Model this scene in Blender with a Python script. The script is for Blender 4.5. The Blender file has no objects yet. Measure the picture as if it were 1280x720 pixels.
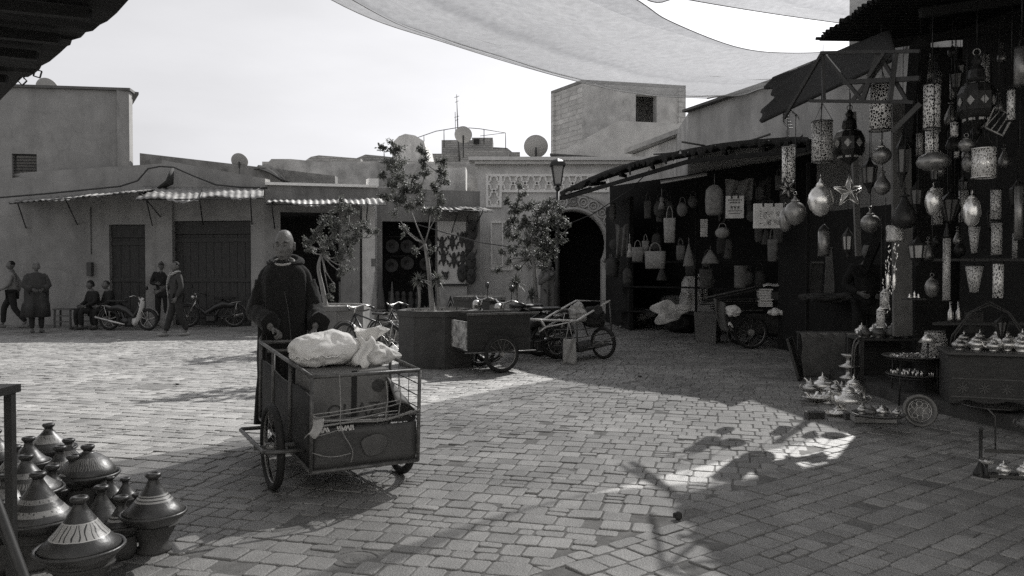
import bpy, math, random
import numpy as np
from mathutils import Vector as V, Matrix, noise
R=math.radians; PI=math.pi
random.seed(7); rng=np.random.default_rng(5)
sc=bpy.context.scene; col=sc.collection
F=1000.0; PITCH=math.atan(22/1000); CAMZ=1.5
CX,SX=math.cos(PITCH),math.sin(PITCH)
def P(px,py,Y):
    u=(px-640)/F; w=-(py-360)/F
    d=V((u, CX+w*SX, -SX+w*CX)); d=d*(Y/d.y)
    return V((d.x,d.y,d.z+CAMZ))
def G(px,py,z=0.0):
    u=(px-640)/F; w=-(py-360)/F
    d=V((u, CX+w*SX, -SX+w*CX)); t=(z-CAMZ)/d.z
    return V((d.x*t,d.y*t,z))
# ---------------------------------------------------------------- materials
MATS={}
def mat(name,v=.1,rough=.8,var=.25,scale=6.,bump=0.,bscale=60.,metal=0.,tint=(1.,.985,.955),spec=.4,v2=None,th=(.4,.6),stretch=(1,1,1),coord='Object'):
    if name in MATS: return MATS[name]
    m=bpy.data.materials.new(name); m.use_nodes=True; nt=m.node_tree; N=nt.nodes; L=nt.links
    b=N['Principled BSDF']; b.inputs['Roughness'].default_value=rough; b.inputs['Metallic'].default_value=metal
    b.inputs['Specular IOR Level'].default_value=spec
    tc=N.new('ShaderNodeTexCoord'); mp=N.new('ShaderNodeMapping'); mp.inputs['Scale'].default_value=stretch
    L.new(tc.outputs[coord],mp.inputs['Vector'])
    n=N.new('ShaderNodeTexNoise'); n.inputs['Scale'].default_value=scale; n.inputs['Detail'].default_value=7; n.inputs['Roughness'].default_value=.62
    L.new(mp.outputs[0],n.inputs['Vector'])
    r=N.new('ShaderNodeValToRGB'); a=v*(1-var); c=v*(1+var) if v2 is None else v2
    e=r.color_ramp.elements; e[0].position=th[0]-.12; e[1].position=th[1]+.12
    e[0].color=(a*tint[0],a*tint[1],a*tint[2],1); e[1].color=(c*tint[0],c*tint[1],c*tint[2],1)
    L.new(n.outputs['Fac'],r.inputs['Fac']); L.new(r.outputs['Color'],b.inputs['Base Color'])
    if bump:
        n2=N.new('ShaderNodeTexNoise'); n2.inputs['Scale'].default_value=bscale; n2.inputs['Detail'].default_value=5
        L.new(mp.outputs[0],n2.inputs['Vector'])
        bp=N.new('ShaderNodeBump'); bp.inputs['Strength'].default_value=bump; bp.inputs['Distance'].default_value=.02
        L.new(n2.outputs['Fac'],bp.inputs['Height']); L.new(bp.outputs['Normal'],b.inputs['Normal'])
    MATS[name]=m; return m
def nodes(m): return m.node_tree.nodes,m.node_tree.links,m.node_tree.nodes['Principled BSDF']
# ---------------------------------------------------------------- mesh builder
class MB:
    def __init__(s): s.v=[];s.f=[];s.s=[]
    def add(s,vs,fs,smooth=False,M=None):
        o=len(s.v)
        if M is not None: vs=[M@V(p) for p in vs]
        s.v+= [tuple(p) for p in vs]; s.f+=[tuple(i+o for i in f) for f in fs]; s.s+=[smooth]*len(fs); return s
    def box(s,c,d,M=None,ch=0.):
        x,y,z=c; a,b,h=d[0]/2,d[1]/2,d[2]/2
        if ch<=0:
            vs=[(x+i*a,y+j*b,z+k*h) for k in(-1,1) for j in(-1,1) for i in(-1,1)]
            return s.add(vs,[(0,2,3,1),(4,5,7,6),(0,1,5,4),(2,6,7,3),(0,4,6,2),(1,3,7,5)],False,M)
        ch=min(ch,a*.9,b*.9,h*.9)
        ring=lambda A,B,z:[(x+A*i,y+B*j,z) for i,j in((-1,-1),(1,-1),(1,1),(-1,1))]
        def oct_(A,B,zz,q):
            return [(x-A+q,y-B,zz),(x+A-q,y-B,zz),(x+A,y-B+q,zz),(x+A,y+B-q,zz),(x+A-q,y+B,zz),(x-A+q,y+B,zz),(x-A,y+B-q,zz),(x-A,y-B+q,zz)]
        lv=[oct_(a-ch,b-ch,z-h,ch*.3),oct_(a,b,z-h+ch,ch),oct_(a,b,z+h-ch,ch),oct_(a-ch,b-ch,z+h,ch*.3)]
        vs=[p for l in lv for p in l]; fs=[tuple(range(7,-1,-1)),tuple(range(24,32))]
        for k in range(3):
            for i in range(8): fs.append((k*8+i,k*8+(i+1)%8,k*8+8+(i+1)%8,k*8+8+i))
        return s.add(vs,fs,False,M)
    def beam(s,p,q,w,h,up=(0,0,1),ch=0.):
        p=V(p);q=V(q);d=q-p;L=d.length; 
        if L<1e-6: return s
        y=d/L; x=y.cross(V(up)); 
        if x.length<1e-3: x=y.cross(V((1,0,0)))
        x.normalize(); z=x.cross(y)
        M=Matrix((x,y,z)).transposed().to_4x4(); M.translation=(p+q)/2
        return s.box((0,0,0),(w,L,h),M,ch)
    def tube(s,path,r,n=8,closed=False,smooth=True,caps=True,flat=None):
        path=[V(p) for p in path]; m=len(path); rs=r if hasattr(r,'__len__') else [r]*m
        vs=[];prev=None
        for i,p in enumerate(path):
            if closed: t=path[(i+1)%m]-path[i-1]
            else: t=path[min(i+1,m-1)]-path[max(i-1,0)]
            if t.length<1e-9: t=V((0,0,1))
            t.normalize()
            if prev is None:
                u=t.cross(V((0,0,1)))
                if u.length<.1: u=t.cross(V((0,1,0)))
            else: u=prev-t*prev.dot(t)
            u.normalize(); prev=u; w=t.cross(u)
            for k in range(n):
                a=2*PI*k/n; vs.append(p+(u*math.cos(a)+w*math.sin(a)*(flat or 1))*rs[i])
        fs=[]
        for i in range(m if closed else m-1):
            j=(i+1)%m
            for k in range(n): fs.append((i*n+k,i*n+(k+1)%n,j*n+(k+1)%n,j*n+k))
        s.add(vs,fs,smooth)
        if not closed and caps:
            o=len(s.v)-len(vs); s.f.append(tuple(o+k for k in range(n-1,-1,-1))); s.s.append(False)
            s.f.append(tuple(o+(m-1)*n+k for k in range(n))); s.s.append(False)
        return s
    def lathe(s,prof,n=24,c=(0,0,0),M=None,smooth=True,sc=(1,1)):
        vs=[];fs=[]; m=len(prof)
        for r,z in prof:
            for k in range(n):
                a=2*PI*k/n; vs.append((c[0]+r*math.cos(a)*sc[0],c[1]+r*math.sin(a)*sc[1],c[2]+z))
        for i in range(m-1):
            for k in range(n): fs.append((i*n+k,i*n+(k+1)%n,(i+1)*n+(k+1)%n,(i+1)*n+k))
        s.add(vs,fs,smooth,M)
        for i,rev in((0,True),(m-1,False)):
            if prof[i][0]>1e-4:
                o=len(s.v)-len(vs); q=[o+i*n+k for k in range(n)]
                s.f.append(tuple(reversed(q)) if rev else tuple(q)); s.s.append(False)
        return s
    def ball(s,c,r,n=14,m=9,M=None):
        r=r if hasattr(r,'__len__') else (r,r,r); vs=[];fs=[]
        for i in range(m+1):
            p=PI*i/m
            for k in range(n):
                a=2*PI*k/n; vs.append((c[0]+r[0]*math.sin(p)*math.cos(a),c[1]+r[1]*math.sin(p)*math.sin(a),c[2]-r[2]*math.cos(p)))
        for i in range(m):
            for k in range(n): fs.append((i*n+k,i*n+(k+1)%n,(i+1)*n+(k+1)%n,(i+1)*n+k))
        return s.add(vs,fs,True,M)
    def torus(s,c,R_,r,ax='y',n=28,m=8,M=None,arc=1.):
        pts=[]; k=n if arc>=1 else n+1
        for i in range(k):
            a=2*PI*arc*i/n
            p={'y':(R_*math.cos(a),0,R_*math.sin(a)),'z':(R_*math.cos(a),R_*math.sin(a),0),'x':(0,R_*math.cos(a),R_*math.sin(a))}[ax]
            pts.append(V(c)+V(p))
        if M is not None: pts=[M@p for p in pts]
        return s.tube(pts,r,m,closed=arc>=1)
    def loft(s,rings,caps=True,smooth=True,M=None):
        n=len(rings[0]); vs=[p for r in rings for p in r]; fs=[]
        for i in range(len(rings)-1):
            for k in range(n): fs.append((i*n+k,i*n+(k+1)%n,(i+1)*n+(k+1)%n,(i+1)*n+k))
        s.add(vs,fs,smooth,M)
        if caps:
            o=len(s.v)-len(vs)
            s.f.append(tuple(o+k for k in range(n-1,-1,-1)));s.s.append(False)
            s.f.append(tuple(o+(len(rings)-1)*n+k for k in range(n)));s.s.append(False)
        return s
    def prism(s,poly,d,M=None,smooth=False):
        """polygon in XZ extruded +-d/2 along Y"""
        n=len(poly); vs=[(x,-d/2,z) for x,z in poly]+[(x,d/2,z) for x,z in poly]
        fs=[tuple(range(n)),tuple(range(2*n-1,n-1,-1))]+[(i,i+n,(i+1)%n+n,(i+1)%n) for i in range(n)]
        return s.add(vs,fs,smooth,M)
    def sheet(s,fn,nu,nv,th=.01,M=None,smooth=True):
        """fn(u,v)->Vector, thick sheet"""
        g=[[V(fn(i/nu,j/nv)) for j in range(nv+1)] for i in range(nu+1)]
        top=[];bot=[]
        for i in range(nu+1):
            for j in range(nv+1):
                du=g[min(i+1,nu)][j]-g[max(i-1,0)][j]; dv=g[i][min(j+1,nv)]-g[i][max(j-1,0)]
                nn=du.cross(dv); nn=nn.normalized() if nn.length>1e-12 else V((0,0,1))
                top.append(g[i][j]+nn*th/2); bot.append(g[i][j]-nn*th/2)
        w=nv+1; K=len(top); fs=[]
        for i in range(nu):
            for j in range(nv):
                a=i*w+j; fs.append((a,a+w,a+w+1,a+1)); fs.append((K+a,K+a+1,K+a+w+1,K+a+w))
        for i in range(nu):
            for j in(0,nv):
                a=i*w+j;b=a+w; fs.append((a,K+a,K+b,b) if j==0 else (a,b,K+b,K+a))
        for j in range(nv):
            for i in(0,nu):
                a=i*w+j;b=a+1; fs.append((a,b,K+b,K+a) if i==0 else (a,K+a,K+b,b))
        return s.add(top+bot,fs,smooth,M)
    def build(s,name,m,parent=None,loc=None,rz=0,bevel=0.,sub=0,world=False):
        vs=s.v
        if world and parent is not None:
            I=Matrix.LocRotScale(parent.location,parent.rotation_euler,parent.scale).inverted()
            vs=[tuple(I@V(p)) for p in vs]
        if world and parent is None and loc is not None:
            L=V(loc); vs=[(a-L.x,b-L.y,c-L.z) for a,b,c in vs]
        me=bpy.data.meshes.new(name); me.from_pydata(vs,[],s.f); me.polygons.foreach_set('use_smooth',s.s); me.update()
        o=bpy.data.objects.new(name,me); col.objects.link(o); me.materials.append(m)
        if loc is not None: o.location=loc
        o.rotation_euler.z=rz
        if parent is not None: o.parent=parent
        if bevel:
            b=o.modifiers.new('b','BEVEL'); b.width=bevel; b.segments=2; b.limit_method='ANGLE'
        if sub:
            b=o.modifiers.new('s','SUBSURF'); b.levels=sub; b.render_levels=sub
        return o
def tag(o,label,cat,group=None,kind=None):
    if label: o['label']=label
    if cat: o['category']=cat
    if group: o['group']=group
    if kind: o['kind']=kind
    return o
def thing(name,label,cat,loc=(0,0,0),rz=0.,group=None,s=1.,rot=None):
    o=bpy.data.objects.new(name,None); col.objects.link(o); o.empty_display_size=.1
    o.location=loc; o.rotation_euler=rot if rot else (0,0,rz); o.scale=(s,s,s)
    return tag(o,label,cat,group)
def struct(o): o['kind']='structure'; return o
def dup(root,loc,rz=0.,label=None,group=None,s=1.,rot=None):
    def cp(o,par):
        c=o.copy(); col.objects.link(c); c.parent=par
        for ch in KIDS.get(o.name,[]): KIDS.setdefault(c.name,[]).append(cp(ch,c))
        return c
    if root.name not in KIDS: reg(root)
    c=cp(root,None); c.location=loc; c.rotation_euler=rot if rot else (0,0,rz); c.scale=(s,s,s) if not hasattr(s,'__len__') else s
    if label: c['label']=label
    if group: c['group']=group
    return c
KIDS={}
def reg(root):
    for ch in [o for o in bpy.data.objects if o.parent==root]:
        KIDS.setdefault(root.name,[]).append(ch); reg(ch)
# ---------------------------------------------------------------- camera, light
cam=bpy.data.cameras.new('Camera'); co=bpy.data.objects.new('Camera',cam); col.objects.link(co)
cam.sensor_width=36; cam.lens=36*F/1280; cam.clip_end=2000; cam.clip_start=.05
co.location=(0,0,CAMZ); co.rotation_euler=(R(90)-PITCH,0,0); sc.camera=co
SUN=V((.62,1.05,1.0)); 
az=math.atan2(SUN.x,SUN.y); el=math.atan2(SUN.z,math.hypot(SUN.x,SUN.y))
w=bpy.data.worlds.new('World'); sc.world=w; w.use_nodes=True; N=w.node_tree.nodes; L=w.node_tree.links
sky=N.new('ShaderNodeTexSky'); sky.sky_type='NISHITA'; sky.sun_disc=False; sky.sun_elevation=el; sky.sun_rotation=az; sky.air_density=1.; sky.dust_density=4.; sky.ozone_density=1.
bw=N.new('ShaderNodeRGBToBW'); L.new(sky.outputs[0],bw.inputs[0])
# thin high cloud veil over the sky
tc=N.new('ShaderNodeTexCoord'); mp=N.new('ShaderNodeMapping'); mp.inputs['Scale'].default_value=(1.2,1.2,4.5); L.new(tc.outputs['Generated'],mp.inputs[0])
cn=N.new('ShaderNodeTexNoise'); cn.inputs['Scale'].default_value=2.2; cn.inputs['Detail'].default_value=6; L.new(mp.outputs[0],cn.inputs['Vector'])
mr=N.new('ShaderNodeMapRange'); mr.inputs['From Min'].default_value=.3; mr.inputs['From Max'].default_value=.7; mr.inputs['To Min'].default_value=.93; mr.inputs['To Max'].default_value=1.1; L.new(cn.outputs['Fac'],mr.inputs['Value'])
mu=N.new('ShaderNodeMath'); mu.operation='MULTIPLY'; pw=N.new('ShaderNodeMath'); pw.operation='POWER'; pw.inputs[1].default_value=.5; L.new(bw.outputs[0],pw.inputs[0]); pk=N.new('ShaderNodeMath'); pk.operation='MULTIPLY'; pk.inputs[1].default_value=2.33; L.new(pw.outputs[0],pk.inputs[0]); L.new(pk.outputs[0],mu.inputs[0]); L.new(mr.outputs[0],mu.inputs[1])
cb=N.new('ShaderNodeCombineXYZ'); L.new(mu.outputs[0],cb.inputs[0]); L.new(mu.outputs[0],cb.inputs[1]); 
m2=N.new('ShaderNodeMath'); m2.operation='MULTIPLY'; m2.inputs[1].default_value=1.03; L.new(mu.outputs[0],m2.inputs[0]); L.new(m2.outputs[0],cb.inputs[2])
L.new(cb.outputs[0],N['Background'].inputs['Color']); N['Background'].inputs['Strength'].default_value=.075
sl=bpy.data.lights.new('Sun','SUN'); sl.energy=3.15; sl.angle=R(.53); sl.color=(1,.985,.96); so=bpy.data.objects.new('Sun',sl); col.objects.link(so)
so.rotation_euler=SUN.to_track_quat('Z','Y').to_euler()
sc.view_settings.view_transform='Standard'; sc.view_settings.look='None'; sc.view_settings.gamma=1; sc.view_settings.exposure=1.05
sc.cycles.max_bounces=8; sc.cycles.transparent_max_bounces=16; sc.cycles.sample_clamp_indirect=1.5
sc.cycles.use_denoising=False; sc.cycles.sample_clamp_direct=12.
mat('pale_wrap',.8,.5,.15,5.,.3,14.); mat('bright_wrap',.9,.5,.15,5.,.3,14.); mat('dull_tarp',.13,.7,.2,5.,.3,20.); mat('tan_leather',.26,.5,.3,4.)
for _v in(1,2,3,5): mat('cloth_%02d'%_v,_v/100,.9,.25,8.,.3,30.)
mat('strip_wood',.16,.8,.3,5.); mat('worn_metal_edge',.30,.6,.4,9.); mat('frame_wood',.05,.5,.3,9.); mat('dark_plate',.03,.5,.3,9.,metal=.3); mat('pale_board',.36,.9)
# ================================================================ ground
gm=mat('sand_joint',.16,.95,.35,9.,.4,120.)
g=MB(); g.add([(-200,-60,.023),(200,-60,.023),(200,300,.023),(-200,300,.023)],[(0,1,2,3)])
struct(g.build('ground',gm))
pm=mat('paver_stone',.29,.78,.16,5.,.35,90.,coord='Object')
N_,L_,B_=nodes(pm)
at=N_.new('ShaderNodeAttribute'); at.attribute_name='tone'
mx=N_.new('ShaderNodeMix'); mx.data_type='RGBA'; mx.blend_type='MULTIPLY'; mx.inputs['Factor'].default_value=1
src=B_.inputs['Base Color'].links[0].from_socket
L_.new(src,mx.inputs[6]); L_.new(at.outputs['Color'],mx.inputs[7])
# worn patches and dirt across many pavers
tcn=[n for n in N_ if n.type=='TEX_COORD'][0]
n3=N_.new('ShaderNodeTexNoise'); n3.inputs['Scale'].default_value=.75; n3.inputs['Detail'].default_value=8; n3.inputs['Roughness'].default_value=.65; L_.new(tcn.outputs['Object'],n3.inputs['Vector'])
r3=N_.new('ShaderNodeMapRange'); r3.inputs['From Min'].default_value=.35; r3.inputs['From Max'].default_value=.65; r3.inputs['To Min'].default_value=.64; r3.inputs['To Max'].default_value=1.12; L_.new(n3.outputs['Fac'],r3.inputs['Value'])
n4=N_.new('ShaderNodeTexNoise'); n4.inputs['Scale'].default_value=130; n4.inputs['Detail'].default_value=4; L_.new(tcn.outputs['Object'],n4.inputs['Vector'])
r4=N_.new('ShaderNodeMapRange'); r4.inputs['From Min'].default_value=.3; r4.inputs['From Max'].default_value=.7; r4.inputs['To Min'].default_value=.70; r4.inputs['To Max'].default_value=1.18; L_.new(n4.outputs['Fac'],r4.inputs['Value'])
m4=N_.new('ShaderNodeMath'); m4.operation='MULTIPLY'; L_.new(r3.outputs[0],m4.inputs[0]); L_.new(r4.outputs[0],m4.inputs[1])
vm=N_.new('ShaderNodeVectorMath'); vm.operation='SCALE'; L_.new(mx.outputs[2],vm.inputs[0]); L_.new(m4.outputs[0],vm.inputs['Scale']); L_.new(vm.outputs[0],B_.inputs['Base Color'])
B_.inputs['Specular IOR Level'].default_value=.5; B_.inputs['Roughness'].default_value=.62
bd=[(-1.2,2.4),(.08,3.93),(.9,4.66),(1.5,5.3),(3.04,7.25),(4.6,9.4),(7,13)]
def inzone(x,y):   # right-hand foreground field laid on the diagonal
    for (x0,y0),(x1,y1) in zip(bd,bd[1:]):
        if x0<=x<x1: return y< y0+(y1-y0)*(x-x0)/(x1-x0)
    return x>=7
def drain(x,y): return ((x+.80)/.13)**2+((y-4.06)/.13)**2<1 or ((x+4.55)/.30)**2+((y-10.1)/.30)**2<1
VV=[];FF=[];TT=[];SS=[]
def bricks(ang,test,Y0,Y1,seed):
    rr=random.Random(seed); ca,sa=math.cos(ang),math.sin(ang)
    def W(a,b): return (a*ca-b*sa, a*sa+b*ca)
    b=-22.; 
    while b<32:
        k=rr.random()
        h=.105 if k<.25 else (.165 if k<.82 else .20)
        a=-26.+rr.random()*.2; stack=0
        wob=rr.uniform(-.004,.004)
        while a<30:
            q=rr.random(); l=.13 if q<.45 else (.17 if q<.75 else (.10 if q<.88 else .21))
            l*=rr.uniform(.97,1.03)
            cx,cy=W(a+l/2,b+h/2)
            if Y0<cy<Y1 and abs(cx)<.72*cy+1.6:
                ok=test(cx,cy) and not drain(cx,cy)
                if ok:
                    sub=[(a,b,l,h)]
                    if h>.15 and l>.12 and rr.random()<.08: sub=[(a,b,l,h*.48),(a,b+h*.5,l,h*.5)]
                    elif h>.19 and rr.random()<.05: sub=[(a,b,l,h*.32),(a,b+h*.34,l,h*.32),(a,b+h*.68,l,h*.32)]
                    for (A,B,l2,h2) in sub: one(W,A,B,l2,h2,rr,cy)
            a+=l
        b+=h
def one(W,A,B,l,h,rr,cy):
    g_=.0028+rr.random()*.0035; x0,x1,y0,y1=A+g_,A+l-g_,B+g_,B+h-g_
    j=lambda: rr.uniform(-.0035,.0035)
    c=[(x0+j(),y0+j()),(x1+j(),y0+j()),(x1+j(),y1+j()),(x0+j(),y1+j())]
    top=.030+rr.uniform(-.0035,.0035); tx,ty=rr.uniform(-.018,.018),rr.uniform(-.018,.018)
    if rr.random()<.09: top+=rr.uniform(-.010,.006); tx*=2.2; ty*=2.2
    mx_,my_=(x0+x1)/2,(y0+y1)/2; ch=.007
    o=len(VV); k=.014
    def oct_(ins,dz):
        out=[]
        for i in range(4):
            px,py=c[i]; sx=1 if px<mx_ else -1; sy=1 if py<my_ else -1
            p1=(px+sx*(ins+k),py+sy*ins); p2=(px+sx*ins,py+sy*(ins+k))
            out+= [p2,p1] if i in(0,2) else [p1,p2]
        return [(*W(X,Y),top+dz+(X-mx_)*tx+(Y-my_)*ty) for X,Y in out]
    if cy<12.5:
        lv=[oct_(0,-.028),oct_(0,-ch*.8),oct_(ch*.35,-ch*.25),oct_(ch,0)]
    else: lv=[oct_(0,-.028),oct_(0,-ch*.6),oct_(ch,0)]
    n=len(lv)
    for l_ in lv: VV.extend(l_)
    for a in range(n-1):
        for i in range(8): FF.append((o+a*8+i,o+a*8+(i+1)%8,o+a*8+8+(i+1)%8,o+a*8+8+i)); SS.append(True)
    FF.append(tuple(o+(n-1)*8+i for i in range(8))); SS.append(True)
    t=rr.gauss(1.,.115); t=max(.7,min(1.25,t)); 
    if rr.random()<.05: t*=.78
    TT.extend([t]*(n*8))
bricks(R(-15),lambda x,y: not inzone(x,y),1.5,23.5,3)
bricks(R(38),inzone,1.5,13,4)
me=bpy.data.meshes.new('pavement'); me.from_pydata(VV,[],FF); me.polygons.foreach_set('use_smooth',[False]*len(FF))
me.update(); ca=me.color_attributes.new('tone','FLOAT_COLOR','POINT')
arr=np.ones((len(VV),4),dtype=np.float32); arr[:,:3]=np.array(TT,dtype=np.float32)[:,None]; ca.data.foreach_set('color',arr.ravel())
me.materials.append(pm); pv=bpy.data.objects.new('pavement',me); col.objects.link(pv); struct(pv)
ZG=.030   # walking level = top of the pavers
# drain lids
dm=mat('cast_drain',.13,.7,.4,25.,.6,90.)
for (x,y,r_,lb) in((-.80,4.06,.12,'small round drain cover set in the paving near the bottom edge'),(-4.55,10.1,.29,'large worn round manhole cover in the sunlit paving')):
    b=MB(); b.lathe([(r_,0.004),(r_,.024),(r_*.93,.028),(r_*.9,.022),(r_*.62,.022),(r_*.58,.027),(r_*.5,.022),(0,.024)],28)
    tag(b.build('manhole_cover',dm,loc=(x,y,0)),lb,'manhole cover')
def dz(p): return V((p[0],p[1],ZG))
# ================================================================ buildings
W1=mat('plaster_left',.30,.9,.14,2.5,.25,45.)
W2=mat('plaster_row',.25,.9,.2,1.8,.3,40.)
W3=mat('plaster_pale',.62,.9,.25,1.2,.3,40.)
W4=mat('plaster_gate',.62,.9,.12,2.,.2,40.)
WHT=mat('stucco_white',.92,.8,.12,8.,.2,60.)
W5=mat('plaster_right',.44,.9,.15,1.5,.25,45.)
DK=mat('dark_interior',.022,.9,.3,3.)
def stain(m,lo=.62,sc_=1.6):
    Nn,Ll,B=nodes(m); tc=[n for n in Nn if n.type=='TEX_COORD'][0]; mp=Nn.new('ShaderNodeMapping'); mp.inputs['Scale'].default_value=(1,1,.28); Ll.new(tc.outputs['Object'],mp.inputs[0])
    n=Nn.new('ShaderNodeTexNoise'); n.inputs['Scale'].default_value=sc_; n.inputs['Detail'].default_value=9; n.inputs['Roughness'].default_value=.7; Ll.new(mp.outputs[0],n.inputs['Vector'])
    r=Nn.new('ShaderNodeMapRange'); r.inputs['From Min'].default_value=.36; r.inputs['From Max'].default_value=.56; r.inputs['To Min'].default_value=lo; r.inputs['To Max'].default_value=1.06; Ll.new(n.outputs['Fac'],r.inputs['Value'])
    v=Nn.new('ShaderNodeTexVoronoi'); v.feature='DISTANCE_TO_EDGE'; v.inputs['Scale'].default_value=.55; nz=Nn.new('ShaderNodeVectorMath'); nz.operation='MULTIPLY_ADD'; nz.inputs[1].default_value=(.5,.5,.5); Ll.new(n.outputs['Color'],nz.inputs[0]); Ll.new(tc.outputs['Object'],nz.inputs[2]); Ll.new(nz.outputs[0],v.inputs['Vector'])
    c=Nn.new('ShaderNodeMapRange'); c.inputs['From Min'].default_value=.0; c.inputs['From Max'].default_value=.012; c.inputs['To Min'].default_value=.88; c.inputs['To Max'].default_value=1.; Ll.new(v.outputs['Distance'],c.inputs['Value'])
    k=Nn.new('ShaderNodeMath'); k.operation='MULTIPLY'; Ll.new(r.outputs[0],k.inputs[0]); Ll.new(c.outputs[0],k.inputs[1])
    s=Nn.new('ShaderNodeVectorMath'); s.operation='SCALE'; Ll.new(B.inputs['Base Color'].links[0].from_socket,s.inputs[0]); Ll.new(k.outputs[0],s.inputs['Scale']); Ll.new(s.outputs[0],B.inputs['Base Color'])
stain(W1,.82,1.3); stain(W2,.7); stain(W3,.66); stain(W4,.82); stain(W5,.74,1.1)
def brickmat(name,v,sc_=1.,mort=.5,bw_=.4,rh=.2):
    m=mat(name,v,.92,.2,3.,.3,50.); Nn,Ll,B=nodes(m)
    tc=[n for n in Nn if n.type=='TEX_COORD'][0]; sp=Nn.new('ShaderNodeSeparateXYZ'); Ll.new(tc.outputs['Object'],sp.inputs[0])
    ad=Nn.new('ShaderNodeMath'); Ll.new(sp.outputs[0],ad.inputs[0]); Ll.new(sp.outputs[1],ad.inputs[1])
    cbn=Nn.new('ShaderNodeCombineXYZ'); Ll.new(ad.outputs[0],cbn.inputs[0]); Ll.new(sp.outputs[2],cbn.inputs[1])
    nz=Nn.new('ShaderNodeTexNoise'); nz.inputs['Scale'].default_value=4; Ll.new(tc.outputs['Object'],nz.inputs['Vector'])
    va=Nn.new('ShaderNodeVectorMath'); va.operation='MULTIPLY_ADD'; va.inputs[1].default_value=(.05,.05,0); Ll.new(nz.outputs['Color'],va.inputs[0]); Ll.new(cbn.outputs[0],va.inputs[2])
    bt=Nn.new('ShaderNodeTexBrick'); bt.inputs['Scale'].default_value=1; bt.inputs['Brick Width'].default_value=bw_; bt.inputs['Row Height'].default_value=rh; bt.inputs['Mortar Size'].default_value=.018; bt.inputs['Mortar Smooth'].default_value=.4
    bt.inputs['Color1'].default_value=(1,1,1,1); bt.inputs['Color2'].default_value=(.8,.8,.8,1); bt.inputs['Mortar'].default_value=(mort,mort,mort,1)
    Ll.new(va.outputs[0],bt.inputs['Vector'])
    mx=Nn.new('ShaderNodeMix'); mx.data_type='RGBA'; mx.blend_type='MULTIPLY'; mx.inputs['Factor'].default_value=1
    Ll.new(B.inputs['Base Color'].links[0].from_socket,mx.inputs[6]); Ll.new(bt.outputs['Color'],mx.inputs[7]); Ll.new(mx.outputs[2],B.inputs['Base Color'])
    bp=[n for n in Nn if n.type=='BUMP'][0]; b2=Nn.new('ShaderNodeBump'); b2.inputs['Distance'].default_value=.03; b2.inputs['Strength'].default_value=.7; b2.invert=True
    Ll.new(bt.outputs['Fac'],b2.inputs['Height']); Ll.new(bp.outputs[0],b2.inputs['Normal']); Ll.new(b2.outputs[0],B.inputs['Normal']); return m
BR=brickmat('block_wall',.55,bw_=.45,rh=.2,mort=.72); BR2=brickmat('old_brick',.36,rh=.09,bw_=.3,mort=.7)
def wall(mb,p,q,z0,z1,th=.3,z1b=None,side=1,holes=()):
    """vertical wall between ground points p,q (front face on p-q), holes=(u0,u1,za,zb) in metres along p->q; top may slope"""
    p=V((p[0],p[1],0));q=V((q[0],q[1],0)); d=q-p; Ln=d.length; d/=Ln; n=V((-d.y,d.x,0))*side  # away from camera
    z1b=z1 if z1b is None else z1b
    top=lambda u: z1+(z1b-z1)*u/Ln
    us=sorted(set([0,Ln]+[h[0] for h in holes]+[h[1] for h in holes]))
    for a,b in zip(us,us[1:]):
        segs=[(z0,None)]; mid=(a+b)/2; hs=sorted([h for h in holes if h[0]<=mid<=h[1]],key=lambda h:h[2])
        z=z0
        for h in hs+[None]:
            zt=h[2] if h else None
            if zt is None or zt-z>.01:
                A,B=p+d*a,p+d*b; ta,tb=(top(a),top(b)) if zt is None else (zt,zt)
                vs=[(A.x,A.y,z),(B.x,B.y,z),(B.x,B.y,tb),(A.x,A.y,ta)]; vs+=[(x+n.x*th,y+n.y*th,zz) for x,y,zz in vs]
                mb.add(vs,[(0,1,2,3),(5,4,7,6),(0,4,5,1),(3,2,6,7),(0,3,7,4),(1,5,6,2)])
            if h: z=h[3]
    return mb
def at(p,q,u,off=0,z=0):
    p=V((p[0],p[1],0));q=V((q[0],q[1],0)); d=(q-p).normalized(); n=V((-d.y,d.x,0)); r=p+d*u+n*off; return V((r.x,r.y,z))
WOOD=mat('dark_door_wood',.055,.75,.35,7.,.4,60.,stretch=(6,6,.6))
TIN=mat('corrugated_tin',.26,.6,.5,3.,.2,30.,metal=.3,stretch=(1,1,4))
IRON=mat('dark_iron',.03,.5,.4,10.,spec=.5)
PEB=mat('pipe_grey',.16,.6)
# ---- A tall blank house on the left
pa,pb=(-17.,21.0),(P(162,200,22).x,22.)
zt=6.4
A=thing('plain_house','tall blank plastered house with one small louvred window, far left','house',(-12,22,0))
b=MB(); Ln=(V(pb)-V(pa)).length
u0=Ln-(P(162,200,22).x-P(48,200,22).x)-.0; 
uw0=Ln-2.98; uw1=uw0+.62
wall(b,pa,pb,0,zt,th=.3,holes=[(uw0,uw1,P(30,223,21.7).z,P(30,193,21.7).z)])
wall(b,pb,(-15.2,30),2.5,zt,th=.3); wall(b,(-15.2,30),(-22,30),2.5,zt,.3); b.box((-14.2,22.5,(P(30,208,21.7).z)),(5,.1,2.6))
b.build('wall',W1,A,world=True)
b=MB(); b.beam(at(pa,pb,-.1,.1,zt+.035),at(pa,pb,Ln+.06,.1,zt+.035),.42,.07); b.beam(V((pb[0]-.1,22.3,zt+.034)),V((-15.2,30,zt+.034)),.42,.068); b.build('parapet_coping',mat('coping',.13,.9),A,world=True)
b=MB(); zc=P(30,208,21.8).z
for k in range(8): 
    z=zc-.28+k*.08; b.beam(at(pa,pb,uw0,.12,z),at(pa,pb,uw1,.12,z),.10,.012)
w_=b.build('window',IRON,A,world=True)
b=MB(); 
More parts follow.
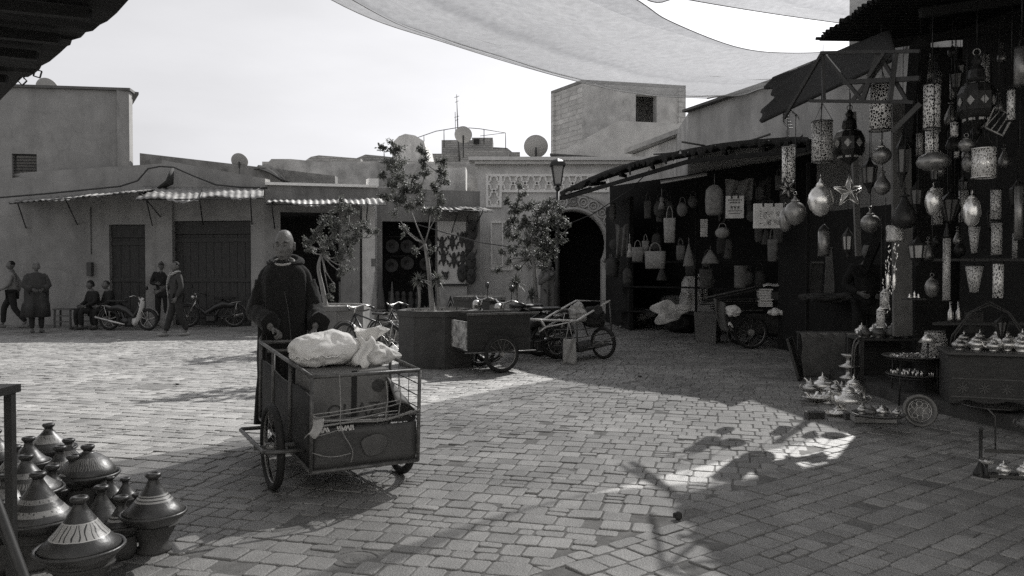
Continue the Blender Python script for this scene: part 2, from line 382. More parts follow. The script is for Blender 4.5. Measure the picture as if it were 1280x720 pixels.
for u in(uw0+.02,uw1-.02): b.beam(at(pa,pb,u,.06,zc-.33),at(pa,pb,u,.06,zc+.33),.05,.04)
b.build('frame',IRON,w_,world=True)
def dish(px,py,Y,r,label,tilt=.5,yaw=0.,g=.33,pole=.5):
    yaw=PI
    c=P(px,py,Y); t=thing('satellite_dish',label,'satellite dish',(c.x,c.y,c.z-r-pole*.3),0,'satellite dishes on the roofs')
    M=Matrix.Translation((0,0,r+pole*.3))@Matrix.Rotation(yaw,4,'Z')@Matrix.Rotation(R(90)-tilt,4,'X')
    b=MB(); pr=[(r*k/8,.22*r*(k/8)**2) for k in range(9)]; pr2=[(a,z-.018) for a,z in reversed(pr)]
    b.lathe(pr+pr2,32,M=M@Matrix.Rotation(PI,4,'X') if False else M); b.build('reflector',mat('dish_grey',g,.6,.12,3.),t)
    b=MB(); b.tube([(0,.12*r,-pole*.7),(0,.12*r,r*.8)],.03,8); b.tube([(0,.12*r,r*.8),(0,0,r+pole*.3)],.03,6); b.build('mast',IRON,t)
    b=MB(); e=M@V((0,0,r*.75)); b.tube([M@V((0,-r*.9,.15*r)),e],.012,5); b.tube([M@V((r*.6,r*.6,.15*r)),e],.008,5); b.ball(e,.04,8,6); b.build('feed_arm',IRON,t)
    return t
dish(58,112,24,.34,'satellite dish peeking over the tall blank house roof',pole=1.2)
dish(299,202,22.4,.235,'satellite dish on the low parapet beyond the left awnings')
dish(579,169,30,.33,'satellite dish beside the tall aerial on the brick rooftop')
dish(670,184,25.5,.385,'largest satellite dish, standing on the patterned gate roof',pole=.6)
# ---- B low row with two wooden doors
p1,p2=(pb[0]-.0-9.2,22.02),(P(332,300,20.6).x,20.6)
# facade plane from behind A's foot to x=332px
p1=(P(0,300,22.3).x-3,22.3)
p1=(pb[0]-7.,21.9)
q1=(P(203,300,21.4).x,21.4); r1=(P(332,300,21.0).x,21.0)
B=thing('low_shop_building','low plastered shop building with two dark wooden doors','building',(-8,21.5,0))
hb=P(265,225,21.2).z
b=MB()
def upx(px,p,q):   # distance along p-q where image column px falls
    k=(px-640)/F/CX; p=V((p[0],p[1]));q=V((q[0],q[1])); d=(q-p); L0=d.length; d/=L0
    return (k*p.y-p.x)/(d.x-k*d.y)
uA=upx(137,p1,q1);uB=upx(182,p1,q1)
zd=P(160,281,21.6).z
lq=(V(q1)-V(p1)).length
uPw=upx(60,p1,q1)
wall(b,p1,q1,0,3.9,.3,4.35,holes=[(uA,uB,.0,zd)])
uC=upx(216,q1,r1);uD=upx(314,q1,r1); zd2=P(265,276,21.2).z; lr=(V(r1)-V(q1)).length
wall(b,(q1[0],q1[1]),(r1[0],r1[1]),0,P(200,200,21.4).z,.3,P(332,240,21).z+.35,holes=[(uC,uD,0,zd2)])
b.box((q1[0]+.12,q1[1]-.06,1.85),(.42,.2,3.7)) # pilaster
b.build('wall',W1,B,world=True)
b=MB(); wall(b,(q1[0]-1.0,q1[1]+.9),(r1[0]+1.5,22.5),3.3,P(165,192,22.4).z,.4,P(325,217,22).z); b.build('roof_parapet',mat('parapet_stain',.2,.9,.4,4.,.3,40.),B,world=True)
def door(pr,p,q,ua,ub,zt,lab=None,bars=()):
    b=MB(); n=max(3,int((ub-ua)/.22)); w=(ub-ua)/n
    for k in range(n): b.beam(at(p,q,ua+(k+.5)*w,.16,.04),at(p,q,ua+(k+.5)*w,.16,zt-.36),w-.012,.05,up=tuple((V((p[1]-q[1],q[0]-p[0],0))).normalized()))
    for z in(.3,1.25,zt-.5): b.beam(at(p,q,ua,.11,z),at(p,q,ub,.11,z),.03,.11)
    b.beam(at(p,q,ua,.14,zt-.18),at(p,q,ub,.14,zt-.18),.09,.33); b.beam(at(p,q,ua,.24,zt/2),at(p,q,ub,.24,zt/2),.03,zt)
    d=b.build('door',WOOD,pr,world=True)
    if lab: d['label']=lab
    b=MB()
    for u in(ua+.04,ub-.04): b.beam(at(p,q,u,.05,0),at(p,q,u,.05,zt),.1,.08,up=(0,1,0))
    b.beam(at(p,q,ua,.05,zt-.04),at(p,q,ub,.05,zt-.04),.1,.08); b.build('frame',WOOD,d,world=True)
    if bars:
        b=MB()
        for u,za,zb in bars: b.tube([at(p,q,u,.06,za),at(p,q,u,.06,zb)],.018,6)
        b.build('metal_bar',mat('worn_metal_edge',.30,.6,.4,9.),d,world=True)
door(B,p1,q1,uA,uB,zd,'narrow plank door',bars=[(uA+(uB-uA)*.75,.6,zd-.5)])
door(B,q1,r1,uC,uD,zd2,'wide dark folding plank door',bars=[(uC+(uD-uC)*.25,.35,zd2-.42),(uC+(uD-uC)*.76,.3,zd2-.42)])
b=MB(); u=upx(115,p1,q1); b.beam(at(p1,q1,u,-.06,P(115,345,21.6).z),at(p1,q1,u,-.06,P(115,328,21.6).z),.12,.18,up=(0,1,0)); b.tube([at(p1,q1,u,-.02,P(115,318,21.6).z),at(p1,q1,u,-.02,3.2)],.012,5); b.build('meter_box',mat('meter',.09,.7),B,world=True)
def corr(mb,a,b_,c,d,n=40,amp=.02,th=.006,jag=0.,seed=1):
    """corrugated sheet: ribs run from edge a-b to edge d-c ; a->b is the eave"""
    rr=random.Random(seed); a,b_,c,d=map(V,(a,b_,c,d)); nn=(b_-a).cross(d-a).normalized()
    m=n*6; js=[rr.uniform(-jag,jag) for _ in range(m//9+2)]
    sag=[rr.uniform(-.012,.012) for _ in range(12)]
    def fn(u,v):
        k=u*m; s0=js[int(k//9)]*(1-v)
        p=a.lerp(b_,u).lerp(d.lerp(c,u),v+s0)
        return p+nn*(amp*math.sin(u*n*2*PI)+sag[int(u*10.99)]*(1-v)*.8)+V((0,0,.09*noise.noise(V((u*4+seed,v,seed)))*(1-v)-.04*math.sin(PI*u)*(1-v)))
    return mb.sheet(fn,m,4,th)
def awning(label,a,b_,c,d,n,m=TIN,br=(),jag=.03,seed=1,nm='tin_awning',amp=.018):
    t=thing(nm,label,'awning',((V(a)+V(b_))/2)[:],0)
    s=MB(); corr(s,a,b_,c,d,n,amp,.006,jag,seed); s.build('tin_sheet',m,t,world=True)
    s=MB()
    for k in br:
        p=V(a).lerp(V(b_),k)+V((0,0,-.03)); q=V(d).lerp(V(c),k)+V((0,0,-.03)); s.tube([p,q],.02,6); s.tube([p+V((0,0,0)),V((q.x,q.y,p.z-.55))],.016,6)
    s.tube([V(a)+V((0,.05,-.03)),V(b_)+V((0,.05,-.03))],.016,6)
    s.build('bracket',IRON,t,world=True); return t
awning('tilted thin tin awning over the benches on the left',P(10,253,19.6),P(178,238,19.9),P(205,235,21.3),P(20,250,21.8),22,br=(.07,.42,.98),jag=.02)
awning('bright ragged tin awning over the wide wooden door',P(170,248,19.7),P(329,246,19.6),P(330,235,21.),P(178,233,21.3),18,br=(.08,.5,.9),jag=.12,seed=4,amp=.014)
# loose cloth bundle + cable on the wall
b=MB(); b.tube([P(199,236,21.1),P(212,228,20.9),P(216,210,21.1)],[.1,.14,.05],8,flat=.4); tag(b.build('rolled_cloth',mat('dark_cloth',.04,.9)),'dark rolled cloth tied above the left awnings','cloth')
def cable(pts,r,label,nm='cable'):
    b=MB(); b.tube(pts,r,5); tag(b.build(nm,IRON,loc=tuple(pts[0]),world=True),label,'cable')
cable([P(x,y,20.9) for x,y in((0,247),(60,242),(120,236),(150,233),(172,226),(185,211),(200,208),(217,209),(240,219),(270,231),(300,234),(334,235))],.022,'black cable looping along the wall above the left awnings')
# ---- C shop with pillar
C_=thing('corner_shop','middle shop building with open dark doorways and tin eaves','shop',(-5.5,21,0))
p3=(P(332,300,20.9).x,20.9); q3=(P(600,300,22.3).x,22.3)
ux=lambda px:upx(px,p3,q3)
zc1=P(400,233,21).z
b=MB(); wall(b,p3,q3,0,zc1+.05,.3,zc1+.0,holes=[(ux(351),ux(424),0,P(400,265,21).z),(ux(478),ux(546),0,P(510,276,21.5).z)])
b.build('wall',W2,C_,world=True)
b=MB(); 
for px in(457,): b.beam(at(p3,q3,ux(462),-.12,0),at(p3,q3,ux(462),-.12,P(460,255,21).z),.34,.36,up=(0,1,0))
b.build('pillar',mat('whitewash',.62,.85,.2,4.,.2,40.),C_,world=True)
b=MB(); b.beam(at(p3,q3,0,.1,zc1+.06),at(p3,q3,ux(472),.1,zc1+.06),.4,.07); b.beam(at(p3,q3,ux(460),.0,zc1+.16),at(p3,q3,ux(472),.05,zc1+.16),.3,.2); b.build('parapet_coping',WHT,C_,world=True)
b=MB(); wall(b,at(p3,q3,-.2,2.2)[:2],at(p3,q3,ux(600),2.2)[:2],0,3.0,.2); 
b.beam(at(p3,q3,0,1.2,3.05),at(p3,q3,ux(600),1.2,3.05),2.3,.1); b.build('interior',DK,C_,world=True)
b=MB(); u=ux(466); b.beam(at(p3,q3,u,-.31,P(466,333,21).z),at(p3,q3,u,-.31,P(466,323,21).z),.12,.05,up=(0,1,0)); b.tube([at(p3,q3,u,-.31,P(466,323,21).z),at(p3,q3,u,-.31,2.7)],.01,5); b.build('fuse_box',PEB,C_,world=True)
awning('long flat tin eave over the dark doorway behind the bald man',P(332,254,19.9),P(482,254,20.1),P(478,248,21.2),P(336,249,20.9),20,br=(.05,.6,.85),seed=6,jag=.02)
awning('narrow tin eave between the middle tree and the patterned gate',P(528,260,21.0),P(617,263,21.2),P(600,258,22.3),P(528,257,21.9),12,br=(.1,.5,.85),seed=7,jag=.02)
# slanted tarpaulin sheet on roof
b=MB(); a,c_,d_,e_=P(312,212,22.5),P(330,206,23),P(382,231,21.4),P(372,233,21.2)
b.sheet(lambda u,v:a.lerp(d_,u).lerp(c_.lerp(e_,u),v)+V((0,0,.06*math.sin(7*u)+.04*math.sin(13*v+3*u))),14,5,.02); tag(b.build('tarpaulin',mat('dark_cloth',.04,.9)),'dark sagging tarpaulin slanting on the middle roof','tarpaulin')
# ---- rooftop house walls behind
D=thing('rooftop_house','pale stained rooftop house behind the middle shop','house',(-5.,27,0))
b=MB()
Y=27
poly=[(336,262),(336,206),(342,200),(366,200),(398,203),(455,204),(560,208),(640,210),(640,262)]
ps=[P(x,y,Y) for x,y in poly]; b.prism([(p.x,p.z) for p in ps],.5,M=Matrix.Translation((0,Y,0))); 
b.box((-3,31,3),(11,7.4,4.4)); b.build('wall',mat('stained_limewash',.42,.9,.25,.9,.3,30.,v2=.75,th=(.53,.56)),D,world=True)
b=MB(); 
p0,p9=P(380,197,30),P(452,205,30); poly=[(377,206),(390,197),(400,195),(452,199),(452,206)]
ps=[P(x,y,30) for x,y in poly]; b.prism([(p.x,p.z) for p in ps],.4,M=Matrix.Translation((0,30,0))); ps=[P(x,y,31) for x,y in((440,208),(446,199),(458,194),(480,196),(560,206),(560,210))]
b.prism([(p.x,p.z) for p in ps],.4,M=Matrix.Translation((0,31,0))); b.build('parapet',BR2,D,world=True)
b=MB(); ps=[P(x,y,29) for x,y in((492,200),(492,180),(500,172),(508,169),(520,171),(531,178),(535,196),(535,205))]; b.prism([(p.x,p.z) for p in ps],3.,M=Matrix.Translation((0,30.2,0))); b.build('dome',W3,D,world=True)
b=MB(); ps=[P(x,y,25.5) for x,y in((545,262),(545,214),(583,211),(583,262))]; b.prism([(p.x,p.z) for p in ps],.8,M=Matrix.Translation((0,25.5,0))); b.build('annex_wall',W3,D,world=True)
# brick house
E_=thing('brick_house','rough brick rooftop house with railing under the tall aerial','house',(-2.5,33,0))
b=MB(); Y=32
for x0,x1,ya,yb,yy,dp in((534,580,262,192,32.5,3),(576,636,262,187,32,3.),(552,590,195,175,33,1.5),(590,616,190,172,33,1.5),(614,650,262,190,34,2)):
    A_,B__=P(x0,ya,yy),P(x1,yb,yy); b.box(((A_.x+B__.x)/2,yy+dp/2,(B__.z+A_.z)/2),(B__.x-A_.x,dp,B__.z-A_.z))
ps=[P(x,y,33.5) for x,y in((600,215),(600,184),(634,186),(655,203),(655,215))]; b.prism([(p.x,p.z) for p in ps],.5,M=Matrix.Translation((0,33.5,0)))
b.build('wall',BR2,E_,world=True)
b=MB(); 
for x0,x1,y0,y1,yy in((555,566,212,202,31.95),(592,599,180,174,32.95)): A_,B__=P(x0,y0,yy),P(x1,y1,yy); b.box(((A_.x+B__.x)/2,yy+.02,(A_.z+B__.z)/2),(B__.x-A_.x,.12,B__.z-A_.z)).build('window',DK,E_,world=True); b=MB()
b=MB(); pts=[P(x,y,33) for x,y in((522,172),(545,164),(575,159),(600,161),(632,166),(630,187))]
b.tube(pts[:5],.016,5); 
for x,y,y2 in((530,170,186),(555,162,178),(605,161,174),(632,166,186)): b.tube([P(x,y,33),P(x,y2+6,33)],.018,5)
b.tube([P(600,170,33),P(632,166,33)],.012,5); b.build('railing',IRON,E_,world=True)
b=MB(); b.tube([P(575,212,31.5),P(572.5,170,31.5),P(571,118,31.5)],[.03,.025,.015],6)
for y,w_ in((121,3),(127,2),(146,3),(150,2)): b.tube([P(571-w_,y+1,31.5),P(571+w_,y-1,31.5)],.01,5)
b.tube([P(569.5,172,31.5),P(569,140,31.5)],.012,5)
tag(b.build('aerial',IRON,loc=tuple(P(575,212,31.5)),world=True),'tall thin television aerial above the brick rooftop','aerial')
# ---- gate building with lattice frieze and horseshoe arch
GT=thing('patterned_gate','plastered gateway with white lattice frieze and horseshoe arch','gateway',(1.2,24,0))
YG=24.; gx0,gx1=P(597,300,YG).x,P(800,300,YG).x; gz=P(690,204,YG).z
ax_=P(716,300,YG).x; az_=P(700,305,YG).z; ar=1.0
b=MB(); 
# wall with arch opening: build polygons each side
n=22; arc=[(ax_+ar*math.cos(t),az_+ar*math.sin(t)) for t in [R(-28)+ (R(236))*i/n for i in range(n+1)]]
left=[(gx0,0),(arc[-1][0],0)]+list(reversed(arc[n//2:]))+[(arc[n//2][0],gz),(gx0,gz)]
right=[(arc[0][0],0),(gx1+2.2,0),(gx1+2.2,gz),(arc[n//2][0],gz)]+list(reversed(arc[:n//2+1]))
for poly in(left,right): b.prism(poly,.5,M=Matrix.Translation((0,YG+.25,0)))
b.box((gx0+.25,26.2,gz/2),(.5,3.3,gz)); b.build('wall',W4,GT,world=True)
b=MB(); b.box(((gx0+gx1)/2+.2,YG+.12,gz+.10),(gx1-gx0+.9,.9,.10)); b.box(((gx0+gx1)/2+.2,YG+.12,gz+.0),(gx1-gx0+.55,.66,.09)); b.build('cornice',mat('cornice_white',.7,.8,.15,6.),GT,world=True)
# lattice
def lattice(mb,x0,x1,z0,z1,nx,nz,y,w=.055,d=.06):
    cw=(x1-x0)/nx; chh=(z1-z0)/nz
    for i in range(nx):
        for j in range(nz):
            cx=x0+(i+.5)*cw; cz=z0+(j+.5)*chh
            for s1 in(-1,1):
                for s2 in(-1,1):
                    pts=[(cx+s1*cw*.5,cz),(cx+s1*cw*.27,cz+s2*chh*.14),(cx+s1*cw*.22,cz+s2*chh*.36),(cx+s1*cw*.0,cz+s2*chh*.5)]
                    for (a,c),(e,f) in zip(pts,pts[1:]): mb.beam((a,y,c),(e,y,f),d,w,up=(0,1,0)) if False else mb.beam((a,y,c),(e,y,f),w,d,up=(0,1,0))
    for z in(z0,z1): mb.beam((x0-.03,y,z),(x1+.03,y,z),.07,d+.01,up=(0,1,0))
    for x in(x0,x1): mb.beam((x,y,z0-.03),(x,y,z1+.03),.07,d+.014,up=(0,1,0))
    return mb
zA,zB=P(650,219,YG-.03).z,P(650,239,YG-.03).z
b=MB(); lx0=P(609,230,YG).x; lx1=P(760,230,YG).x
lattice(b,lx0+.42,lx1,zB,zA,9,1,YG-.03); lattice(b,lx0,lx0+.40,P(610,258,YG).z,zA,1,2,YG-.031); b.build('lattice_frieze',WHT,GT,world=True)
b=MB()
for sx in(-1,1):
    for i in range(9):
        t=R(-25)+R(115)*i/8; t=t if sx>0 else PI-t
        c=(ax_+1.28*math.cos(t),YG-.05,az_+1.28*math.sin(t)); b.torus(c,.15,.03,'y',14,5); b.torus(c,.07,.022,'y',10,5)
pts=[(ax_+1.06*math.cos(t),YG-.03,az_+1.06*math.sin(t)) for t in [R(-30)+R(240)*i/30 for i in range(31)]]; b.tube(pts,.05,6)
pts=[(ax_+1.5*math.cos(t),YG-.03,az_+1.5*math.sin(t)) for t in [R(-30)+R(240)*i/30 for i in range(31)]]; b.tube(pts,.035,6)
b.build('arch_moulding',mat('arch_plaster',.45,.8,.2,6.),GT,world=True)
b=MB(); 
for x in (P(614,0,YG).x,P(628,0,YG).x,P(640,0,YG).x): b.beam((x,YG-.02,P(614,337,YG).z),(x,YG-.02,P(614,278,YG).z),.04,.05,up=(0,1,0))
for z in(P(614,337,YG).z,P(614,278,YG).z): b.beam((P(614,0,YG).x,YG-.02,z),(P(640,0,YG).x,YG-.02,z),.04,.054,up=(0,1,0))
b.build('panel_moulding',WHT,GT,world=True)
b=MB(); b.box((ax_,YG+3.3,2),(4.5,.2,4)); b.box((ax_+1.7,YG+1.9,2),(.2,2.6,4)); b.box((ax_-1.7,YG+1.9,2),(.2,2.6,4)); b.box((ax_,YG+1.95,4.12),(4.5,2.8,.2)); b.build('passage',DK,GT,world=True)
# ---- tower
T_=thing('block_tower','tall unfinished block tower with one open window','tower',(4,31,0))
Y=31; x0,xm,x1=P(690,0,32.2).x,P(728,0,Y).x,P(850,0,33.2).x; zt=P(728,104,Y).z
cA=V((x0,33.0)); cB=V((xm,Y)); cC=V((x1,32.0)); dd=cC-cB
b=MB(); L_2=dd.length
wu0,wu1=upx(794,cB,cC),upx(820,cB,cC)
wall(b,cA,cB,2,zt,.35); b2_=MB(); wall(b2_,cB+V((0.0,-.01)),cC,2,zt,.35,holes=[(wu0,wu1,P(805,152,31.5).z,P(805,118,31.5).z)]); b2_.build('rendered_wall',mat('tower_render',.50,.95,.28,2.3,.9,12.),T_,world=True)
wall(b,cC,cC+(cA-cB),2,zt,.35); wall(b,cC+(cA-cB),cA,2,zt,.35)
tw=b.build('wall',BR,T_,world=True)
b=MB(); v=[cA,cB,cC,cC+(cA-cB)]; b.add([(p.x*1.0,p.y,zt+.02) for p in v]+[(p.x,p.y,zt+.14) for p in v],[(3,2,1,0),(4,5,6,7),(0,1,5,4),(1,2,6,5),(2,3,7,6),(3,0,4,7)]); b.build('roof_slab',mat('concrete_slab',.22,.9),T_,world=True)
b=MB(); a_=P(772,152,30); c2=P(900,165,30.3); b.add([],[]); 
wall(b,(P(690,0,30).x,30.4),(P(773,0,29.4).x,29.4),2,P(700,192,29.6).z,.3,P(773,151,29.4).z); wall(b,(P(773,0,29.4).x,29.4),(P(880,0,30.5).x,30.5),2,P(773,151,29.4).z,.3,P(880,156,30.5).z); b.build('lower_wing',mat('wing_render',.50,.9,.22,2.,.35,30.),T_,world=True)
b=MB(); b.beam(P(688,194,25),P(750,198,24.8),.4,.06); tag(b.build('roof_plank',IRON,loc=tuple(P(688,194,25)),world=True),'dark weathered plank lying on the gate roof edge','plank')
# ---- sloping-coping house
S_=thing('small_white_house','small pale house with sloping coping beside the tower','house',(5,26,0))
b=MB(); a0=(P(790,0,25).x,25.); a1=(P(866,0,23.).x,23.); wall(b,a0,a1,0,P(790,194,25).z,.3,P(866,165,23).z); b.build('wall',W3,S_,world=True)
b=MB(); b.beam(V((a0[0]-.05,a0[1],P(790,190,25).z)),V((a1[0],a1[1],P(866,161,23).z)),.5,.14); b.build('coping',mat('coping_pale',.36,.9),S_,world=True)
# ---- right terrace wall (H)
H_=thing('market_terrace','long grey plastered terrace rising behind the right stalls','building',(6,17,0))
h0=(P(861,0,20.5).x,20.5); h1=(P(986,0,17.5).x,17.5); h2=(P(1140,0,13.).x+.2,13.0); h3=(9.2,6.0); h4=(10.5,0)
zz=P(862,141,20.5).z; z2=P(986,99,17.5).z
b=MB(); wall(b,h0,h1,0,zz,.3,z2); wall(b,h1,h2,0,z2,.3,z2-.15); wall(b,h2,h3,0,z2+1.4,.3,z2+1.4); wall(b,(h0[0]+.3,h0[1]+3),h0,0,zz,.3)
b.build('wall',W5,H_,world=True)
b=MB(); b.beam(V((*h0,zz+.03)),V((*h1,z2+.03)),.4,.06); b.beam(V((*h1,z2+.03)),V((*h2,z2-.12)),.4,.06); b.build('coping',mat('coping',.13,.9),H_,world=True)
# tall block upper right behind roof
b=MB(); wall(b,(P(1062,0,22).x,22),(P(1095,0,21).x,21),0,10.5,.3,); wall(b,(P(1095,0,21).x,21),(14,17),0,10.5,.3); t=thing('upper_house','tall upper-storey corner above the corrugated roof','house',(7,14,0)); b.build('wall',W2,t,world=True)

# pale whitewashed strip of the middle shop front
b=MB(); b.beam(at(p3,q3,ux(547),-.02,1.5),at(p3,q3,ux(582),-.02,1.5),.03,2.7); o=b.build('plaster_strip',mat('whitewash'),C_,world=True)
# unseen blocks added behind and left of the viewer to cut sky light
t=thing('unseen_souk_block','tall plain unseen block added behind the viewer to dim the sky light','building',(0,-5,0)); b=MB(); b.box((0,-6,3.75),(26,2,7.5)); b.build('wall',W5,t,world=True)
t=thing('unseen_left_wall','plain unseen wall added beyond the left edge to dim the sky light','shop',(-8.4,0,0)); b=MB(); b.box((-8.6,1.2,2.3),(1.2,11.5,4.6)); b.build('wall',W5,t,world=True)
# ================================================================ shade sails
def netmat():
    m=bpy.data.materials.new('shade_net'); m.use_nodes=True; Nn=m.node_tree.nodes; Ll=m.node_tree.links
    B=Nn['Principled BSDF']; O=Nn['Material Output']; B.inputs['Roughness'].default_value=.9
    tc=Nn.new('ShaderNodeTexCoord'); mp=Nn.new('ShaderNodeMapping'); mp.inputs['Scale'].default_value=(1,1,1); Ll.new(tc.outputs['Object'],mp.inputs[0])
    n=Nn.new('ShaderNodeTexNoise'); n.inputs['Scale'].default_value=9; n.inputs['Detail'].default_value=12; n.inputs['Roughness'].default_value=.75; Ll.new(mp.outputs[0],n.inputs['Vector'])
    r=Nn.new('ShaderNodeMapRange'); r.inputs['From Min'].default_value=.3; r.inputs['From Max'].default_value=.7; r.inputs['To Min'].default_value=.15; r.inputs['To Max'].default_value=.36; Ll.new(n.outputs['Fac'],r.inputs['Value'])
    c=Nn.new('ShaderNodeCombineColor'); [Ll.new(r.outputs[0],c.inputs[i]) for i in range(3)]
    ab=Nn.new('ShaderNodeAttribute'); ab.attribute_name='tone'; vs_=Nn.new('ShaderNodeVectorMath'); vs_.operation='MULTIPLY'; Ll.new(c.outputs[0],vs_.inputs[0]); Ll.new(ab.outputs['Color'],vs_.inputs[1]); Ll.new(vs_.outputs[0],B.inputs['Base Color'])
    t=Nn.new('ShaderNodeBsdfTranslucent'); Ll.new(vs_.outputs[0],t.inputs['Color'])
    a=Nn.new('ShaderNodeMixShader'); a.inputs[0].default_value=.62; Ll.new(B.outputs[0],a.inputs[1]); Ll.new(t.outputs[0],a.inputs[2])
    tr=Nn.new('ShaderNodeBsdfTransparent'); b=Nn.new('ShaderNodeMixShader')
    # the open weave lets about a third of the light straight through, a little unevenly
    n2=Nn.new('ShaderNodeTexNoise'); n2.inputs['Scale'].default_value=14; n2.inputs['Detail'].default_value=6; Ll.new(mp.outputs[0],n2.inputs['Vector'])
    r2=Nn.new('ShaderNodeMapRange'); r2.inputs['From Min'].default_value=.3; r2.inputs['From Max'].default_value=.7; r2.inputs['To Min'].default_value=.44; r2.inputs['To Max'].default_value=.36; Ll.new(n2.outputs['Fac'],r2.inputs['Value']); Ll.new(r2.outputs[0],b.inputs[0])
    Ll.new(tr.outputs[0],b.inputs[1]); Ll.new(a.outputs[0],b.inputs[2]); Ll.new(b.outputs[0],O.inputs['Surface']); return m
NET=netmat()
def cr(pts,u):
    n=len(pts)-1; t=u*n; i=min(int(t),n-1); f=t-i
    p=[V(pts[max(0,min(n,k))]) for k in(i-1,i,i+1,i+2)]
    return .5*((2*p[1])+(p[2]-p[0])*f+(2*p[0]-5*p[1]+4*p[2]-p[3])*f*f+(3*p[1]-p[0]-3*p[2]+p[3])*f**3)
Ledge=[(-5.6,4.6,5.8),(-3.6,6.9,5.2),tuple(P(411,-2,8.9)),tuple(P(568,57,10.25)),tuple(P(726,103,12.3)),tuple(P(810,119,14.3)),tuple(P(884,123,16.4))]
Redge=[(-2.8,2.0,4.6),(-1.2,3.8,4.2),(0.,5.5,3.9),tuple(P(797,0,7.0)),tuple(P(841,28,7.7)),tuple(P(922,59,9.0)),tuple(P(985,66,9.8)),tuple(P(1060,62,11.0)),tuple(P(1140,46,12.7))]
def sailfn(Lp,Rp,sag,drop=0.):
    def fn(u,v):
        a=cr(Lp,u);b=cr(Rp,u); p=a.lerp(b,v)
        s=math.sin(PI*v); p.z-=sag*s*(.6+.4*math.sin(PI*u))
        p.z+=.03*math.sin(9*v+5*u)*s+.05*math.sin(4*v*PI+2*u)*s*s-.05*math.exp(-((v-.17)/.05)**2)-.035*math.exp(-((v-.46)/.05)**2)+.05*math.exp(-((v-.27)/.06)**2)
        p.z+=.012*math.sin(60*u+8*v)*s; p.z-=drop; p+=V((1.0,1.1,.1))*(u**10)*(v*v*(1-v)*7 if drop else 0); return p
    return fn
t=thing('shade_sail','large pale net shade sail stretched across the middle of the square','shade sail',(1.5,9,4.2),0,'net shade sails overhead')
f1=sailfn(Ledge,Redge,.10,.001)
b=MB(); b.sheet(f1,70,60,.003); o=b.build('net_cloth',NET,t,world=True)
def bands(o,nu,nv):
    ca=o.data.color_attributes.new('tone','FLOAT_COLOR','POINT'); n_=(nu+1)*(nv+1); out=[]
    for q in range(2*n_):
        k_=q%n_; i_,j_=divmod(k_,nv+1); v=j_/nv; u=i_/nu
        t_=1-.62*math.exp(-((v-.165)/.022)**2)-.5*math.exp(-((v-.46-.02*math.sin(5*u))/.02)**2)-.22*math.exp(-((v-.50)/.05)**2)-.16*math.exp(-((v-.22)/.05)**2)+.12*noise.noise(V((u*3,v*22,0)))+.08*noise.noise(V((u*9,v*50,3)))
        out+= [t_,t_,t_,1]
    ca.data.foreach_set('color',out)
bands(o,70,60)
SEAM=mat('seam_cloth',.30,.9,.2,20.)
for v0,w_ in((.16,.010),):
    b=MB(); b.sheet(lambda u,v:f1(u,v0+w_*(v-.5))-V((0,0,.02)),70,2,.002); b.build('seam',SEAM,t,world=True)
b=MB(); b.tube([f1(i/60,0)for i in range(61)],.005,5); b.tube([f1(i/60,1)for i in range(61)],.005,5); b.tube([f1(1,i/20)for i in range(21)],.018,5); b.build('edge_rope',SEAM,t,world=True)
E2=[(-3.,3.2,5.8),(-1.2,5.6,5.2),tuple(P(780,-18,7.6)),tuple(P(857,-1,8.5)),tuple(P(965,17,10.0)),tuple(P(1066,31,10.5)),tuple(P(1110,36,10.9))]
E3=[(-1.5,-1.5,5.6),(.4,1.5,5.3),(2.2,4.2,5.1),(3.4,6.0,5.0),(4.6,7.6,4.9),(5.8,9.2,4.85)]
t=thing('shade_sail','second net shade sail, only its edge showing at the top right','shade sail',(3,7,5),0,'net shade sails overhead')
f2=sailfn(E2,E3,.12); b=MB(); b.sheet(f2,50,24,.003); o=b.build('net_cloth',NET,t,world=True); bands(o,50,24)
b=MB(); b.tube([f2(i/50,0)for i in range(51)],.006,5); b.build('edge_rope',SEAM,t,world=True)
# ---------------- dark ragged roof, top left
edge=[(300,-60),(165,-2),(152,9),(146,14),(134,28),(125,33),(116,37),(107,39),(105,45),(101,48),(90,48),(88,56),(84,60),(75,66),(62,75),(52,83),(50,88),(44,90),(35,95),(28,98),(20,106),(0,124),(-60,170)]
pts=[G(x,y,3.0) for x,y in edge]
t=thing('reed_awning','dark ragged awning jutting in at the top left corner','awning',(-4,4.5,3),0)
b=MB(); n=len(pts); back=[(-7.5-0*i,-.5+i*(9./n),3.) for i in range(n)]
top=[(p.x,p.y,3.06+.03*math.sin(i*2.1)) for i,p in enumerate(pts)]; bot=[(p.x,p.y,3.0+.012*math.sin(i*1.7)) for i,p in enumerate(pts)]
bt=[(x,y,3.35) for x,y,z in back]; bb=[(x,y,3.28) for x,y,z in back]
vs=top+bot+bt+bb; fs=[]
for i in range(n-1): fs+=[(i,i+1,2*n+i+1,2*n+i),(n+i,3*n+i,3*n+i+1,n+i+1),(i,n+i,n+i+1,i+1),(2*n+i,2*n+i+1,3*n+i+1,3*n+i)]
b.add(vs,fs); b.build('roof_mat',mat('old_reed',.012,.95,.4,9.,.4,30.),t,world=True)
b=MB(); 
for i in range(3,19,5): p=pts[i]; b.beam(p+V((-.1,-.1,-.05)),V((-7.3,p.y-1.,3.2)),.06,.06)
b.build('rafter',mat('beam_wood',.015,.9,.3,8.),t,world=True)
